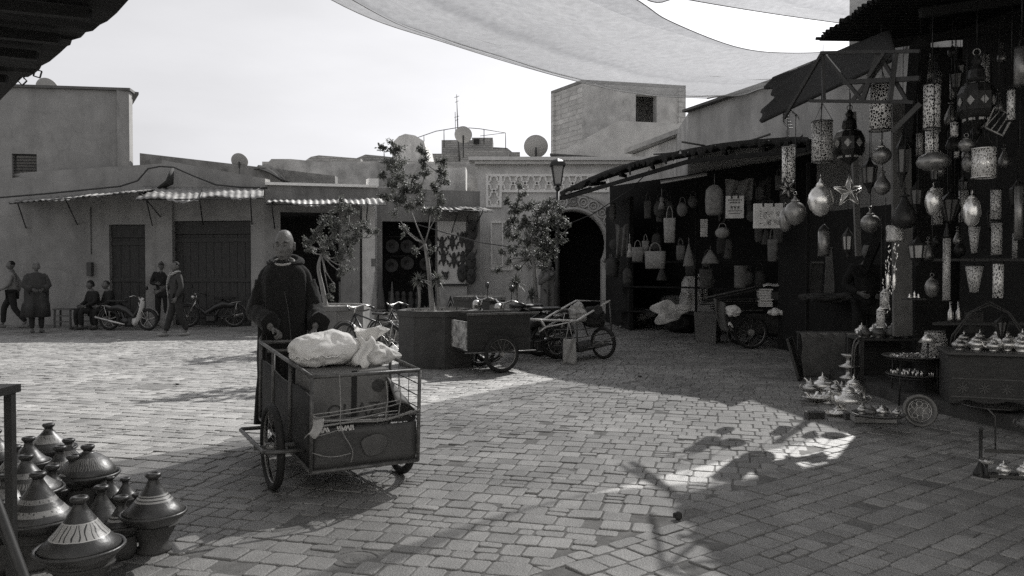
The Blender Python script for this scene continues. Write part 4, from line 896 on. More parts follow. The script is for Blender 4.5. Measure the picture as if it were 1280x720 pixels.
def person(label,loc,rz,H,pose={},top=.04,bottom=.03,shoe=.05,hair='short',hairv=.02,robe=None,headyaw=0.,skinm=None,topfat=1.,name='person',extra=None):
    s=H/1.70; t=thing('person',label,'person',loc,rz,None,s)
    J={k:list(v) for k,v in BASE.items()}
    for k,v in pose.items(): J[k][:3]=v
    sm=skinm or SKD
    vs,fs=skin(J,EDG,1); b=MB(); b.add(vs,fs,True)
    hp=V(J['head'][:3]); nk=V(J['neck'][:3]); up=(hp-nk).normalized()
    HM=Matrix.Translation(hp+V((0,-.015,.075)))@Matrix.Rotation(headyaw,4,'Z'); headmesh(b,HM,.94,24,20)
    for sd,w,e in((1,'wrl','ell'),(-1,'wrr','elr')):
        W=V(J[w][:3]); d=(W-V(J[e][:3])); hand(b,aim(W,d,V((-sd*-1,-.3,0)) if False else V((sd*1.0,0,0.2))),-sd,.6,1.0)
    b.build('body',sm,t)
    tm=mat('cloth_%02d'%round(top*100),top,.9,.25,8.,.3,30.); bm=mat('cloth_%02d'%round(bottom*100),bottom,.9,.25,8.,.3,30.); hm=mat('cloth_%02d'%round(hairv*100),hairv,.9,.25,8.,.3,30.)
    if True:
        K={k:list(J[k]) for k in('belly','pelvis','chest','shl','ell','wrl','shr','elr','wrr')}
        gr=dict(belly=.15,pelvis=.15,chest=.155,shl=.075,ell=.062,wrl=.046,shr=.075,elr=.062,wrr=.046)
        for k in K: K[k][3]=gr[k]*topfat
        for w,e in(('wrl','ell'),('wrr','elr')): K[w][:3]=list(V(J[e][:3]).lerp(V(J[w][:3]),.93))
        K['col']=(nk.x,nk.y,nk.z-.035,.07); K['pelvis'][2]-=.03
        vs,fs=skin(K,[('belly','pelvis'),('belly','chest'),('chest','col'),('chest','shl'),('shl','ell'),('ell','wrl'),('chest','shr'),('shr','elr'),('elr','wrr')],2); b=MB(); b.add(vs,fs,True); b.build('jacket',tm,t)
        K={k:list(J[k]) for k in('pelvis','hil','knl','anl','hir','knr','anr')}
        gr=dict(pelvis=.14,hil=.105,knl=.078,anl=.062,hir=.105,knr=.078,anr=.062)
        for k in K: K[k][3]=gr[k]
        vs,fs=skin(K,[('pelvis','hil'),('hil','knl'),('knl','anl'),('pelvis','hir'),('hir','knr'),('knr','anr')],2); b=MB(); b.add(vs,fs,True); b.build('trousers',bm,t)
    if robe: robe(t,J,tm)
    shm=mat('cloth_%02d'%round(shoe*100),shoe,.9,.25,8.,.3,30.)
    for a,c in(('anl','tol'),('anr','tor')):
        A=V(J[a][:3]);T=V(J[c][:3]); d=(T-A); d.z=0; d=d.normalized() if d.length>.02 else V((0,-1,0)); b=MB(); z=min(T.z,A.z-.05); z=T.z-.03
        q=A-d*.06; b.loft([[(p.x+math.cos(k)*w*(-d.y) +math.sin(k)*0 , p.y+math.cos(k)*w*d.x, max(z,z+.045+hh*math.sin(k))) for k in [2*PI*i/10 for i in range(10)]] for p,w,hh in((q,.025,.03),(q+d*.03,.038,.05),(q+d*.12,.042,.045),(q+d*.2,.046,.035),(q+d*.25,.03,.025))]); b.build('shoe',shm,t)
    if hair!='none':
        b=MB()
        g=MB(); n1,n2=22,10
        lim={'short':.9,'cap':.62,'wrap':1.25,'hood':1.5}[hair]; gr=1.06 if hair=='short' else (1.1 if hair=='cap' else 1.16)
        vv=[];
        for i in range(n2+1):
            for k in range(n1):
                tt=2*PI*k/n1; fr=max(0,-math.cos(tt)*-1); lm=(lim*(1.35 if math.cos(tt)<.2 else .72))*1.15
                p=lm*i/n2; x=math.sin(p)*math.sin(tt); y=-math.sin(p)*math.cos(tt); z=math.cos(p); vv.append((x*.076*gr*.94,y*.098*gr*.94+.012,z*.122*gr*.94))
        b.add(vv,[(i*n1+k,i*n1+(k+1)%n1,(i+1)*n1+(k+1)%n1,(i+1)*n1+k) for i in range(n2) for k in range(n1)],True,HM)
        if hair=='cap': b.sheet(lambda u,v:V((.07*math.sin((u-.5)*2.4),-.085-.06*v*math.cos((u-.5)*2),.055-.02*v)),8,3,.008,M=HM)
        b.build('hair' if hair=='short' else ('cap' if hair=='cap' else 'head_wrap'),hm,t)
    if extra: extra(t,J)
    return t
def gown(zl=.12,wb=.30,ws=.23,slv=.075,hood=False):
    def f(t,J,tm):
        b=MB(); n=36; rr=[]
        sh=J['shl'][2]; cx=(J['shl'][0]+J['shr'][0])/2
        lv=[(zl,wb,wb*.75,.055),(zl+.3,wb*.93,wb*.66,.05),(.75,wb*.85,wb*.62,.035),(1.0,ws*.98,.165,.02),(1.2,ws*.98,.165,.012),(sh-.04,ws*.95,.145,.008),(sh+.03,ws*.72,.11,.004),(sh+.075,.075,.075,0)]
        for i,(z,a,c,fo) in enumerate(lv):
            rr.append([(cx*min(1,z)+ (a+fo*math.sin(7*k2+i*.4)+fo*.5*math.sin(13*k2+1))*math.cos(k2),(c+fo*math.sin(6*k2+2))*math.sin(k2),z) for k2 in [2*PI*k/n for k in range(n)]])
        b.loft(rr)
        for s_,e,w in(('shl','ell','wrl'),('shr','elr','wrr')):
            S,E,W=[V(J[q][:3]) for q in(s_,e,w)]; b.tube([S,S.lerp(E,.5),E,E.lerp(W,.5),W],[.07,.078,.08,slv*1.05,slv],14)
        if hood:
            for sx in(-1,1): b.tube([(cx+sx*.09,-.08,sh+.05),(cx+sx*.12,.05,sh+.11),(cx+sx*.04,.15,sh+.02),(cx,.17,sh-.14)],[.03,.05,.06,.03],10)
        b.build('robe',tm,t)
    return f
# ---- main man -------------------------------------------------------------
mx_,my_=P(357,400,6.72).x,6.72
MAN=thing('person','bald man in a dark hooded robe pushing the loaded hand cart','person',(mx_,my_,ZG),R(3))
J={k:list(v) for k,v in BASE.items()}
J.update(chest=[0,0,1.34,.14],neck=[0,-.0,1.50,.06],head=[0,-.02,1.575,.055],shl=[-.19,0,1.44,.06],ell=[-.29,.0,1.13,.047],wrl=[-.05,-.30,1.00,.031],shr=[.19,0,1.44,.06],elr=[.27,.02,1.14,.047],wrr=[.33,-.24,1.0,.031],pelvis=[0,0,.96,.14],belly=[0,0,1.12,.135],hil=[-.1,0,.92,.09],hir=[.1,0,.92,.09],knr=[.1,-.12,.52,.058],anr=[.1,-.03,.09,.038],tor=[.12,-.2,.03,.03])
vs,fs=skin(J,EDG,2); b=MB(); b.add(vs,fs,True)
HM=Matrix.Translation((0,-.035,1.672))@Matrix.Rotation(R(-2),4,'Z')@Matrix.Rotation(R(4),4,'X'); headmesh(b,HM,1.13,64,56)
W=V(J['wrl'][:3]); hand(b,aim(W,V((.10,-.05,-.035)),V((0,-.5,-1))),1,1.1,1.05)
W=V(J['wrr'][:3]); hand(b,aim(W,V((-.04,-.06,-.05)),V((0,-.4,-1))),-1,1.1,1.05)
SKM=mat('weathered_skin',.18,.48,.18,14.,.25,70.,tint=(1,.98,.95)); b.build('body',SKM,MAN)
b=MB()
for sx in(-1,1):
    b.tube([HM@V((sx*.012*1.06,-.103,.031)),HM@V((sx*.03*1.06,-.101,.040)),HM@V((sx*.052*1.06,-.086,.034))],[.004,.006,.003],6)
b.build('eyebrow',mat('grey_hair',.03,.9),MAN)
b=MB(); b.tube([HM@V((.026*math.sin(k)*1.0,-.1195+.012*(1-math.cos(k)),-.0815)) for k in [-1.1,-.6,0,.6,1.1]],[.0012,.0028,.003,.0028,.0012],6); b.build('mouth',mat('lip_line',.03,.7),MAN)
b=MB()
for sx in(-1,1): b.ball(tuple(HM@V((sx*.033,-.0925,.0125))),(.0085,.004,.005),10,6)
b.build('eye',mat('dark_eye',.015,.3),MAN)
RB=mat('dark_wool_robe',.013,.95,.25,9.,.5,24.); _n,_l,_b=nodes(RB); _b.inputs['Sheen Weight'].default_value=.08; _b.inputs['Sheen Roughness'].default_value=.5
b=MB(); n=72; rr=[]
lv=[(.20,.28,.23,.028),(.45,.265,.215,.026),(.75,.25,.20,.022),(.95,.24,.19,.018),(1.08,.24,.182,.020),(1.2,.25,.178,.017),(1.30,.262,.172,.014),(1.38,.268,.160,.010),(1.43,.258,.148,.007),(1.47,.235,.136,.005),(1.505,.195,.12,.004),(1.53,.15,.105,.003),(1.555,.105,.095,.002)]
for i,(z,a,c,fo) in enumerate(lv):
    ring=[]; a*=.94
    for k in range(n):
        t_=2*PI*k/n; f_=fo*(math.sin(9*t_+.5*z*3)+.6*math.sin(17*t_+2-z*2)+.5*math.sin(5*t_+z*4))
        ring.append(((a+f_)*math.cos(t_),(c+f_*.8)*math.sin(t_)-.01,z))
    rr.append(ring)
b.loft(rr)
def sleeve(S,E,W,r1=.085,r2=.105,r3=.125,ph=0):
    pts=[V(S),V(S).lerp(V(E),.33),V(S).lerp(V(E),.7),V(E),V(E).lerp(V(W),.3),V(E).lerp(V(W),.65),V(E).lerp(V(W),.93)]; rs=[.085,.086,r2*.82,r2*.84,r2*.82,r2*.82,r3*.72]
    m=MB(); P2=[cr(pts,i/30) for i in range(31)]; R2=[]
    for i in range(31): t_=i/30*6; k=min(int(t_),5); R2.append(rs[k]+(rs[k+1]-rs[k])*(t_-k)+.003*math.sin(i*1.3+ph)+.002*math.sin(i*2.9))
    m.tube(P2,R2,26); o=[]
    for j,v in enumerate(m.v):
        i=j//26; k=j%26; c=P2[min(i,30)]; d=V(v)-c; o.append(tuple(c+d*(1+.06*math.sin(5*k/26*2*PI+i*.25+ph)+.03*math.sin(9*k/26*2*PI-i*.3))))
    b.add(o,m.f,True)
sleeve((-.195,0,1.37),(-.28,.0,1.13),(-.05,-.28,1.03)); sleeve((.195,0,1.37),(.27,.02,1.14),(.36,-.22,1.02),ph=2,r3=.14)
b.build('robe',RB,MAN)
b=MB() # hood lying round the neck and shoulders
for k in range(2):
    r1=.125-.02*k
    pts=[V((r1*1.25*math.sin(a),-.02-r1*.85*math.cos(a)+.03*(1-math.cos(a))*.6,1.515+.045*(1-math.cos(a))/2+.01*k)) for a in [.55+5.18*i/26 for i in range(27)]]
    b.tube(pts,[.010+.032*math.sin(PI*i/26)**2*(1 if i not in(0,26) else 0) for i in range(27)],12)
b.tube([(-.06,.10,1.54),(0,.17,1.46),(0,.20,1.30),(0,.19,1.18)],[.05,.10,.08,.03],14,flat=1.3)
b.build('hood',RB,MAN)
b=MB(); pts=[V((.092*math.sin(a),-.045-.078*math.cos(a),1.515+.028*(1-math.cos(a)))) for a in [2*PI*i/28 for i in range(28)]]; b.tube(pts,.011,8,closed=True); b.build('collar',mat('pale_cotton',.42,.9),MAN)
b=MB(); b.tube([cr([(.045,-.225,1.30),(.08,-.235,1.15),(.10,-.245,1.0),(.115,-.25,.85)],i/12) for i in range(13)],[.004]*13,6); b.build('seam',mat('worn_wool',.06,.9),MAN)
for sx in(-1,1):
    b=MB(); b.loft([[(sx*.1+w*math.cos(k),-.13*0+y,max(.0,.05+hh*math.sin(k))) for k in [2*PI*i/12 for i in range(12)]] for y,w,hh in((.07,.03,.04),(.03,.042,.05),(-.06,.047,.05),(-.14,.048,.04),(-.2,.03,.025))]); b.build('shoe',mat('cloth_02',.02,.9,.25,8.,.3,30.),MAN)
MAN.scale=(.88,.95,1.0)
# ---- background people ------------------------------------------------------
def gpos(px,py): 
    p=G(px,py,ZG); return (p.x,p.y,ZG)
walk=dict(hil=(-.09,0,.88),knl=(-.09,-.20,.52),anl=(-.09,-.22,.12),tol=(-.09,-.36,.03),knr=(.09,.05,.50),anr=(.09,.30,.16),tor=(.09,.2,.03),ell=(-.22,.14,1.14),wrl=(-.22,.10,.90),elr=(.23,-.05,1.12),wrr=(.2,-.25,.97))
person('dark-haired man in a pale striped jacket walking out at the far left',gpos(16,410),R(-65),1.70,walk,.22,.02,.18,'short',.012)
person('stout person in a long dark coat and pale head wrap by the far left wall',gpos(46,416),R(40),1.66,dict(elr=(.25,-.02,1.14),wrr=(.12,-.2,1.05),ell=(-.25,-.02,1.14),wrl=(-.12,-.2,1.05)),.045,.03,.1,'wrap',.16,robe=gown(.38,.27,.25))
def mk_scarf(t,J):
    b=MB(); b.tube([cr([(-.08,-.1,1.46),(-.085,-.17,1.30),(-.09,-.18,1.1),(-.09,-.16,.92)],i/14) for i in range(15)],.022,8,flat=.5); b.tube([(.0,.08,1.47),(.09,.02,1.49),(.10,-.08,1.45),(.03,-.13,1.40)],.03,8)
    m=mat('striped_scarf',.5,.9); Nn,Ll,B=nodes(m)
    if 'w' not in m: 
        tc=[n for n in Nn if n.type=='TEX_COORD'][0]; wv=Nn.new('ShaderNodeTexWave'); wv.bands_direction='Z'; wv.inputs['Scale'].default_value=9; wv.inputs['Distortion'].default_value=3; Ll.new(tc.outputs['Object'],wv.inputs['Vector']); rp=Nn.new('ShaderNodeValToRGB'); rp.color_ramp.elements[0].color=(.03,.03,.03,1); rp.color_ramp.elements[1].color=(.6,.6,.58,1); Ll.new(wv.outputs['Fac'],rp.inputs[0]); Ll.new(rp.outputs[0],B.inputs['Base Color'])
    b.build('scarf',m,t)
person('man in a dark jacket and striped scarf walking past the wide wooden door',gpos(221,420),R(-48),1.66,dict(knl=(-.08,-.1,.50),anl=(-.08,-.22,.10),tol=(-.08,-.36,.03),knr=(.08,.04,.50),anr=(.08,.20,.12),tor=(.08,.07,.03),ell=(-.25,-.06,1.13),wrl=(-.26,-.30,1.03)),.045,.03,.3,'short',.012,extra=mk_scarf)
person('man in a dark cap standing still at the pillar between the wooden doors',gpos(203,407),R(15),1.70,dict(ell=(-.26,.0,1.13),wrl=(-.10,-.22,1.12),elr=(.24,0,1.12),wrr=(.10,-.2,1.05)),.02,.02,.3,'cap',.03)
sit=dict(pelvis=(0,0,.50),belly=(0,-.02,.66),chest=(0,-.06,.86),neck=(0,-.09,1.03),head=(0,-.11,1.10),shl=(-.175,-.06,.97),shr=(.175,-.06,.97),ell=(-.23,-.12,.72),wrl=(-.12,-.34,.62),elr=(.23,-.12,.72),wrr=(.12,-.34,.62),hil=(-.09,-.05,.48),hir=(.09,-.05,.48),knl=(-.12,-.45,.50),knr=(.12,-.45,.50),anl=(-.12,-.42,.10),anr=(.12,-.42,.10),tol=(-.12,-.56,.03),tor=(.12,-.56,.03))
p=gpos(119,411); person('huddled seated figure with a dark hood on the wall bench',p,R(-35),1.60,sit,.02,.02,.05,'wrap',.02)
p=gpos(139,411); person('seated man in black next to the hooded figure on the bench',p,R(-45),1.60,sit,.015,.02,.05,'short',.02)
person('robed person in a pale cap standing before the dark archway',(P(686,400,20.5).x,20.5,ZG),R(20),1.72,dict(ell=(-.24,0,1.15),wrl=(-.05,-.2,1.32),elr=(.23,0,1.12),wrr=(.12,-.2,1.1)),.13,.05,.05,'wrap',.2,robe=gown(.1,.24,.21,hood=True))
p=P(1083,400,11.5); person('shadowy figure in black standing deep behind the lantern shop',(p.x,11.5,ZG),R(-10),1.85,dict(ell=(-.26,.05,1.15),wrl=(-.12,-.15,1.05),elr=(.26,.05,1.15),wrr=(.15,-.15,1.05)),.012,.012,.02,'short',.01,topfat=1.1)
# bench and table on the left
WD=mat('weathered_wood',.12,.85,.3,7.,.3,40.,stretch=(1,6,6))
def bench(px,py,w,d,h,rz,label,nm='wooden_bench',cat='bench'):
    p=gpos(px,py); t=thing(nm,label,cat,p,rz); b=MB()
    for k in range(4): b.box((0,-d/2+d*(k+.5)/4,h),(w,d/4-.012,.03))
    b.build('seat',WD,t)
    for sx in(-1,1):
        for sy in(-1,1): b=MB(); b.beam((sx*(w/2-.04),sy*(d/2-.04),0),(sx*(w/2-.05),sy*(d/2-.05),h-.016),.045,.045); b.build('leg',WD,t)
    b=MB(); 
    for z in(.15,.3): b.beam((-w/2+.05,-d/2+.04,z),(w/2-.05,-d/2+.04,z),.025,.03)
    b.build('stretcher',WD,t)
bench(82,409,.50,.36,.47,R(0),'short rustic bench with open rungs at the blank wall')
bench(126,408,1.2,.4,.45,R(0),'longer bench under the two seated figures')
# ================================================================ bicycles, mopeds and carts
CHR=mat('bright_metal',.55,.3,.3,20.,metal=.9); BLK=mat('black_paint',.02,.35,.3,10.,spec=.6); GRY=mat('grey_paint',.22,.45,.2,9.,spec=.5); CREAM=mat('cream_enamel',.62,.35,.08,5.,spec=.5); SEATM=mat('vinyl_seat',.03,.5,.2,20.)
def bike(label,px,py,rz,L=1.0,Rw=.33,name='bicycle',cat='bicycle',fm=BLK,mot=False,shield=None,rack=True,mag=False,loc=None,s=1.,grp=None,tr=.02):
    """faces +x; origin midway between wheels on ground"""
    t=thing(name,label,cat,loc or gpos(px,py),rz,grp,s)
    xr,xf=-L/2,L/2; zc=Rw
    wheel(t,(xr,0,zc),Rw,'y',tr,18,mag=mag); wheel(t,(xf,0,zc),Rw,'y',tr,18,mag=mag)
    hx,hz=xf-.20,zc+.42; sx,sz=xr+.28,zc+.42; bbx,bbz=-.02,zc-.04
    b=MB(); 
    if mot:
        b.tube([(hx,0,hz),(hx-.12,0,hz-.30),(bbx+.1,0,bbz+.06),(bbx-.1,0,bbz+.05),(sx,0,sz-.06)],[.03,.035,.045,.04,.03],8)
        b.box((bbx+.02,0,bbz-.03),(.30,.18,.22),ch=.05); b.loft([[(x,w*math.cos(a),z+hh*math.sin(a)) for a in [2*PI*k/12 for k in range(12)]] for x,w,z,hh in((xr-.12,.03,zc+.30,.03),(xr+.05,.08,zc+.27,.07),(sx,.10,sz-.12,.11),(sx+.2,.08,sz-.2,.09),(bbx+.16,.05,bbz+.10,.07),(hx-.08,.045,hz-.22,.06))]); b.lathe([(.09,-.02),(.09,.02),(0,.03)],14,M=Matrix.Translation((bbx-.03,-.08,bbz))@Matrix.Rotation(R(90),4,'X'))
        b.tube([(bbx-.06,0,bbz),(xr,.06,zc)],.022,8)
    else:
        b.tube([(hx,0,hz),(bbx,0,bbz)],.016,8); b.tube([(hx-.02,0,hz+.02),(sx,0,sz-.12)],.015,8); b.tube([(sx,0,sz),(bbx,0,bbz)],.015,8)
        b.tube([(bbx,0,bbz),(xr,.04,zc)],.01,6); b.tube([(sx,0,sz-.1),(xr,.04,zc)],.01,6); b.lathe([(.085,-.003),(.085,.003)],18,M=Matrix.Translation((bbx,-.05,bbz))@Matrix.Rotation(R(90),4,'X'))
        b.tube([(bbx,-.06,bbz),(bbx+.10,-.07,bbz-.13)],.008,5); b.tube([(bbx,.06,bbz),(bbx-.10,.07,bbz+.13)],.008,5)
    b.build('frame',fm,t)
    b=MB(); 
    for sy in(-.05,.05): b.tube([(hx-.02,sy*.6,hz),(hx+.02,sy,hz-.12),(xf,sy,zc)],.014,6)
    b.build('fork',CHR if mot else fm,t)
    b=MB(); b.tube([(hx,0,hz),(hx-.03,0,hz+.12)],.014,6); b.tube([(hx-.12,-.30,hz+.13),(hx-.03,-.22,hz+.17),(hx,-.08,hz+.13),(hx,.08,hz+.13),(hx-.03,.22,hz+.17),(hx-.12,.30,hz+.13)],.012,7); hb=b.build('handlebar',CHR,t)
    for sy in(-1,1): b=MB(); b.tube([(hx-.10,sy*.285,hz+.14),(hx-.19,sy*.33,hz+.10)],.018,7); b.build('grip',BLK,hb)
    b=MB(); 
    pr=[(-.16,.08),(-.12,.095),(-.02,.06),(.1,.03),(.13,.015)] if not mot else [(-.30,.09),(-.25,.12),(0,.11),(.16,.07),(.2,.03)]
    b.loft([[(sx+x,w*math.cos(a),sz+.03+(.03 if mot else .022)*math.sin(a)) for a in [2*PI*k/12 for k in range(12)]] for x,w in pr]); b.tube([(sx,0,sz-.1),(sx,0,sz+.02)],.013,6); b.build('saddle',SEATM,t)
    for x in(xr,xf):
        b=MB(); b.sheet(lambda u,v:V((x+(Rw+.03)*math.cos(R(20)+R(150)*u),-.03+.06*v,zc+(Rw+.03)*math.sin(R(20)+R(150)*u))),14,2,.003); b.build('mudguard',fm if not mot else GRY,t)
    if rack: b=MB(); [b.tube([(sx-.08,sy,sz-.12),(xr-.16,sy,zc+Rw+.07)],.008,5) for sy in(-.06,0,.06)]; b.tube([(xr-.16,-.06,zc+Rw+.07),(xr-.16,.06,zc+Rw+.07)],.008,5); b.tube([(xr-.1,.07,zc+Rw+.07),(xr,.07,zc)],.008,5); b.tube([(xr-.1,-.07,zc+Rw+.07),(xr,-.07,zc)],.008,5); b.build('rack',CHR,t)
    if mot:
        b=MB(); b.tube([(bbx,-.12,bbz-.08),(-.3,-.13,bbz-.02),(xr-.28,-.14,zc+.06)],[.018,.03,.036],10); b.build('exhaust',CHR,t)
        b=MB(); b.ball((hx+.06,0,hz+.06),(.06,.07,.07),12,8); b.build('headlight',CHR,t)
        b=MB(); b.tube([(hx-.02,.22,hz+.16),(hx-.0,.27,hz+.32)],.005,4); b.lathe([(.05,0),(.05,.012),(0,.02)],14,M=Matrix.Translation((hx,.27,hz+.34))@Matrix.Rotation(R(90),4,'Y')); b.build('mirror',BLK,t)
    if shield:
        b=MB()
        def fn(u,v):
            z=zc-.12+.62*v; w=.20*(.75+.25*math.sin(PI*min(1,v*1.2))); x=hx+.08-.12*v*0-.02+.05*math.cos(PI*(u-.5))-(.14*(1-v)**2); return V((x-.03+.03*v,(u-.5)*2*w*.55,z))
        b.sheet(fn,10,10,.012); b.loft([[(hx-.10+x,w*math.cos(a),zc-.08+z+.10*math.sin(a)) for a in [2*PI*k/12 for k in range(12)]] for x,w,z in((.14,.05,.25),(.08,.09,.12),(0,.09,.03),(-.12,.06,.02))]); b.build('leg_shield',shield,t)
    return t
bike('white and grey moped with a cream leg shield and silver exhaust','',0,R(-8),L=1.02,Rw=.27,name='moped',cat='moped',fm=BLK,mot=True,shield=CREAM,mag=5,loc=gpos(161,413),tr=.038,s=1.)
bike('black moped with a rear rack parked before the wide wooden door','',0,R(186),L=1.16,Rw=.30,name='moped',cat='moped',fm=BLK,mot=True,loc=gpos(264,409),tr=.034)
# bicycle behind the cart
bike('old bicycle with a wide sprung saddle standing behind the loaded cart',0,0,R(150),L=1.02,Rw=.28,loc=(P(458,400,13.6).x,13.75,ZG),tr=.03)
bike('dim bicycle whose handlebar shows left of the nearest planter',0,0,R(160),L=.98,Rw=.29,loc=(P(505,400,14.4).x,14.6,ZG))
# mopeds behind cart 2
bike('dark moped behind the wooden box cart, left of the pair',0,0,R(205),L=1.15,Rw=.30,name='moped',cat='moped',mot=True,loc=(P(630,400,13.4).x,13.4,ZG),s=1.16,tr=.036)
bike('dark moped behind the wooden box cart, right of the pair',0,0,R(212),L=1.15,Rw=.30,name='moped',cat='moped',mot=True,loc=(P(655,400,12.9).x,12.95,ZG),s=1.12,tr=.036)
# ---- wooden box cart
WB=mat('stained_cart_wood',.035,.8,.35,4.,.3,30.,stretch=(.4,1,3)); 
c0=gpos(606,463); BCt=thing('box_cart','dark plywood box cart with a pale worn end board','cart',(c0[0]+.08,c0[1]+.1,ZG),R(24))
def cartbox(t,L,W,z0,z1,m,th=.02):
    for nm,c,d in(('side_board',(0,-W/2,(z0+z1)/2),(L,th,z1-z0)),('side_board',(0,W/2,(z0+z1)/2),(L,th,z1-z0)),('end_board',(L/2,0,(z0+z1)/2),(th,W-.05,z1-z0)),('floor_board',(0,0,z0+.01),(L-.05,W-.05,.02))):
        b=MB(); b.box(c,d,ch=.004); b.build(nm,m,t)
cartbox(BCt,.98,.66,.30,.83,WB)
b=MB(); b.box((-.49,0,.54),(.02,.62,.40),ch=.004); o=b.build('end_board',mat('peeling_board',.22,.85,.5,11.,.3,30.,v2=.6,th=(.5,.55)),BCt); o['label']='pale peeling end board'
b=MB(); b.beam((-.5,-.345,.845),(.62,-.345,.845),.03,.03); b.beam((-.5,.345,.845),(.5,.345,.845),.03,.03); b.tube([(-.2,-.44,.26),(-.2,.44,.26)],.014,8); b.tube([(-.55,-.40,.30),(.55,-.40,.30)],.012,6); b.build('rail',STEEL,BCt)
wheel(BCt,(.0,-.42,.27),.27,'y',.03,20); wheel(BCt,(-.0,.42,.27),.27,'y',.03,20)
# ---- white tube frame cart
WT=mat('white_tube',.62,.4,.15,9.,spec=.5)
F3=thing('frame_cart','open cart with a white tubular frame beside the dark archway','cart',gpos(735,452),0)
b=MB(); O=V(F3.location)
Q=dict(a=P(676,400,12.6),b=P(720,376,14.0),c=P(762,376,14.0),d=P(721,401,12.6),e=P(682,409,12.5),f=P(675,414,12.4))
def tbw(*pts,r=.018): b.tube([p-O for p in pts],r,8)
tbw(P(662,399,12.4),Q['a'],Q['d'],Q['c'],Q['b'],P(690,393,12.9),P(676,402,12.6)); tbw(Q['a'],Q['e'],P(700,399,13.2)); tbw(Q['e'],Q['d'],r=.01); tbw(Q['e'],P(674,415,12.5),r=.012); b.build('tube_frame',WT,F3)
b=MB(); 
for a,c in((P(721,402,12.6),P(722,440,12.9)),(P(676,402,12.6),P(690,436,13)),(P(762,377,14),P(765,425,14)),(P(720,377,14),P(735,420,14))): b.tube([a-O,c-O],.014,6)
for y in(412,422,432): b.tube([P(692,y,12.9)-O,P(724,y,12.9)-O,P(765,y-6,13.9)-O],.009,5)
b.build('lower_frame',STEEL,F3)
b=MB(); b.sheet(lambda u,v:P(694,434,12.9).lerp(P(725,440,12.9),u).lerp(P(735,425,13.9).lerp(P(766,430,13.9),u),v)-O,3,3,.02); b.build('floor_board',WB,F3)
def axl(p,rz,R_=.26):
    e=bpy.data.objects.new('axle',None); col.objects.link(e); e.parent=F3; e.location=p-O; e.rotation_euler.z=rz; return e
for px,py,Y in((754,432,13.25),(698,440,13.3)):
    p=P(px,py,Y); p.z=.27+ZG; w=wheel(F3,tuple(p-O),.27,'y',.03,20); w.rotation_euler.z=R(-48 if px>720 else -40)
b=MB(); b.tube([P(698,440,13.3)-O,P(754,432,13.25)-O],.014,6); b.tube([P(770,420,13)-O,P(740,432,12.9)-O],.012,6); b.build('axle_bar',STEEL,F3)
p=P(711,425,12.45); t=thing('carrier_bag','creased pale carrier bag hanging from the white tube frame','bag',p[:],0)
b=MB(); b.sheet(lambda u,v:V((-.085+.19*u+.03*(u-.3)*v,.02*math.sin(8*u+5*v)-.03*math.sin(PI*u),.02-.40*v+.03*math.sin(3*u)*v-.03*u*v)),12,12,.012); b.build('bag_body',mat('creased_plastic',.36,.5,.25,9.,.5,18.),t)
b=MB(); b.tube([(-.05,0,.0),(-.02,0,.14),(.0,0,.28)],.008,5); b.tube([(.07,0,.0),(.03,0,.14),(.0,0,.28)],.008,5); b.build('handle',mat('creased_plastic',.3),t)
p=P(722,392,13.3); pillow('cloth_bundle','pale cloth bundle heaped inside the white frame cart','bundle',Matrix.Translation(p),.14,.14,.2,3,m=mat('pale_cloth',.40,.9,.3,9.,.3,20.),fold=.06)
p=P(742,396,13.4); pillow('cloth_bundle','dark sagging bundle at the right inside the white frame cart','bundle',Matrix.Translation(p),.2,.16,.18,5,m=mat('cloth_03',.03,.9,.25,8.,.3,30.),fold=.06)
# ================================================================ right-hand market stalls
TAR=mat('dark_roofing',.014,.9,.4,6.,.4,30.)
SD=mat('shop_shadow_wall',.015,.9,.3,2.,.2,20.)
# ---- long row stall
RS=thing('market_stall','long dark covered stall of bags and crafts along the right','stall',(4.5,16.5,0))
e=[P(700,243,18.0),P(752,219,16.6),P(800,204,15.2),P(862,190,14.2),P(920,181,13.6),P(985,176,12.9),P(1010,176,12.3)]
k=[P(740,230,22.0),P(765,221,21.8),P(805,209,21.),P(861,195,20.4),P(925,185,19.),P(990,180,17.5),P(1080,178,15.)]
for q in k: q.z=min(q.z,4.75)
def roofp(u,v): 
    a=cr(e,u);b_=cr(k,u); p=a.lerp(b_,v); p.z+=.02*math.sin(23*u)*(1-v)+.012*math.sin(57*u+2)*(1-v)+.02*math.sin(9*v); return p
b=MB(); b.sheet(roofp,60,8,.05); b.build('roof_sheet',TAR,RS,world=True)
b=MB(); b.sheet(lambda u,v:cr(e,u)+V((0,0,.06))-V((0,0,(.10+.16*noise.noise(V((u*40,0,0)))+.12*noise.noise(V((u*130,3,0))))*v))+V((.02*v,-.02*v,0)),300,2,.012); b.build('ragged_fringe',mat('reed_fringe',.02,.95,.6,30.,.5,60.,v2=.05),RS,world=True)
rr=random.Random(9)
for i in range(11):
    u=rr.random(); a=roofp(u,rr.uniform(-.02,.2)); d=V((rr.uniform(-.5,.5),rr.uniform(-.7,.7),.02)); b=MB(); b.tube([a+V((0,0,.05)),a+d+V((0,0,.07))],.02,5)
    b.build('roof_stick',WD,RS,world=True) if i<5 else None
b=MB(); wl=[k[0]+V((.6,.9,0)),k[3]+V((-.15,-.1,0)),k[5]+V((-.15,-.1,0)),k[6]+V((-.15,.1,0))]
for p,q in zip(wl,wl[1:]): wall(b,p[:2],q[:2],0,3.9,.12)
wall(b,(P(700,0,18).x+1.9,19.6),(k[0].x+.6,k[0].y+1.0),0,3.3,.1); b.build('back_wall',SD,RS,world=True)
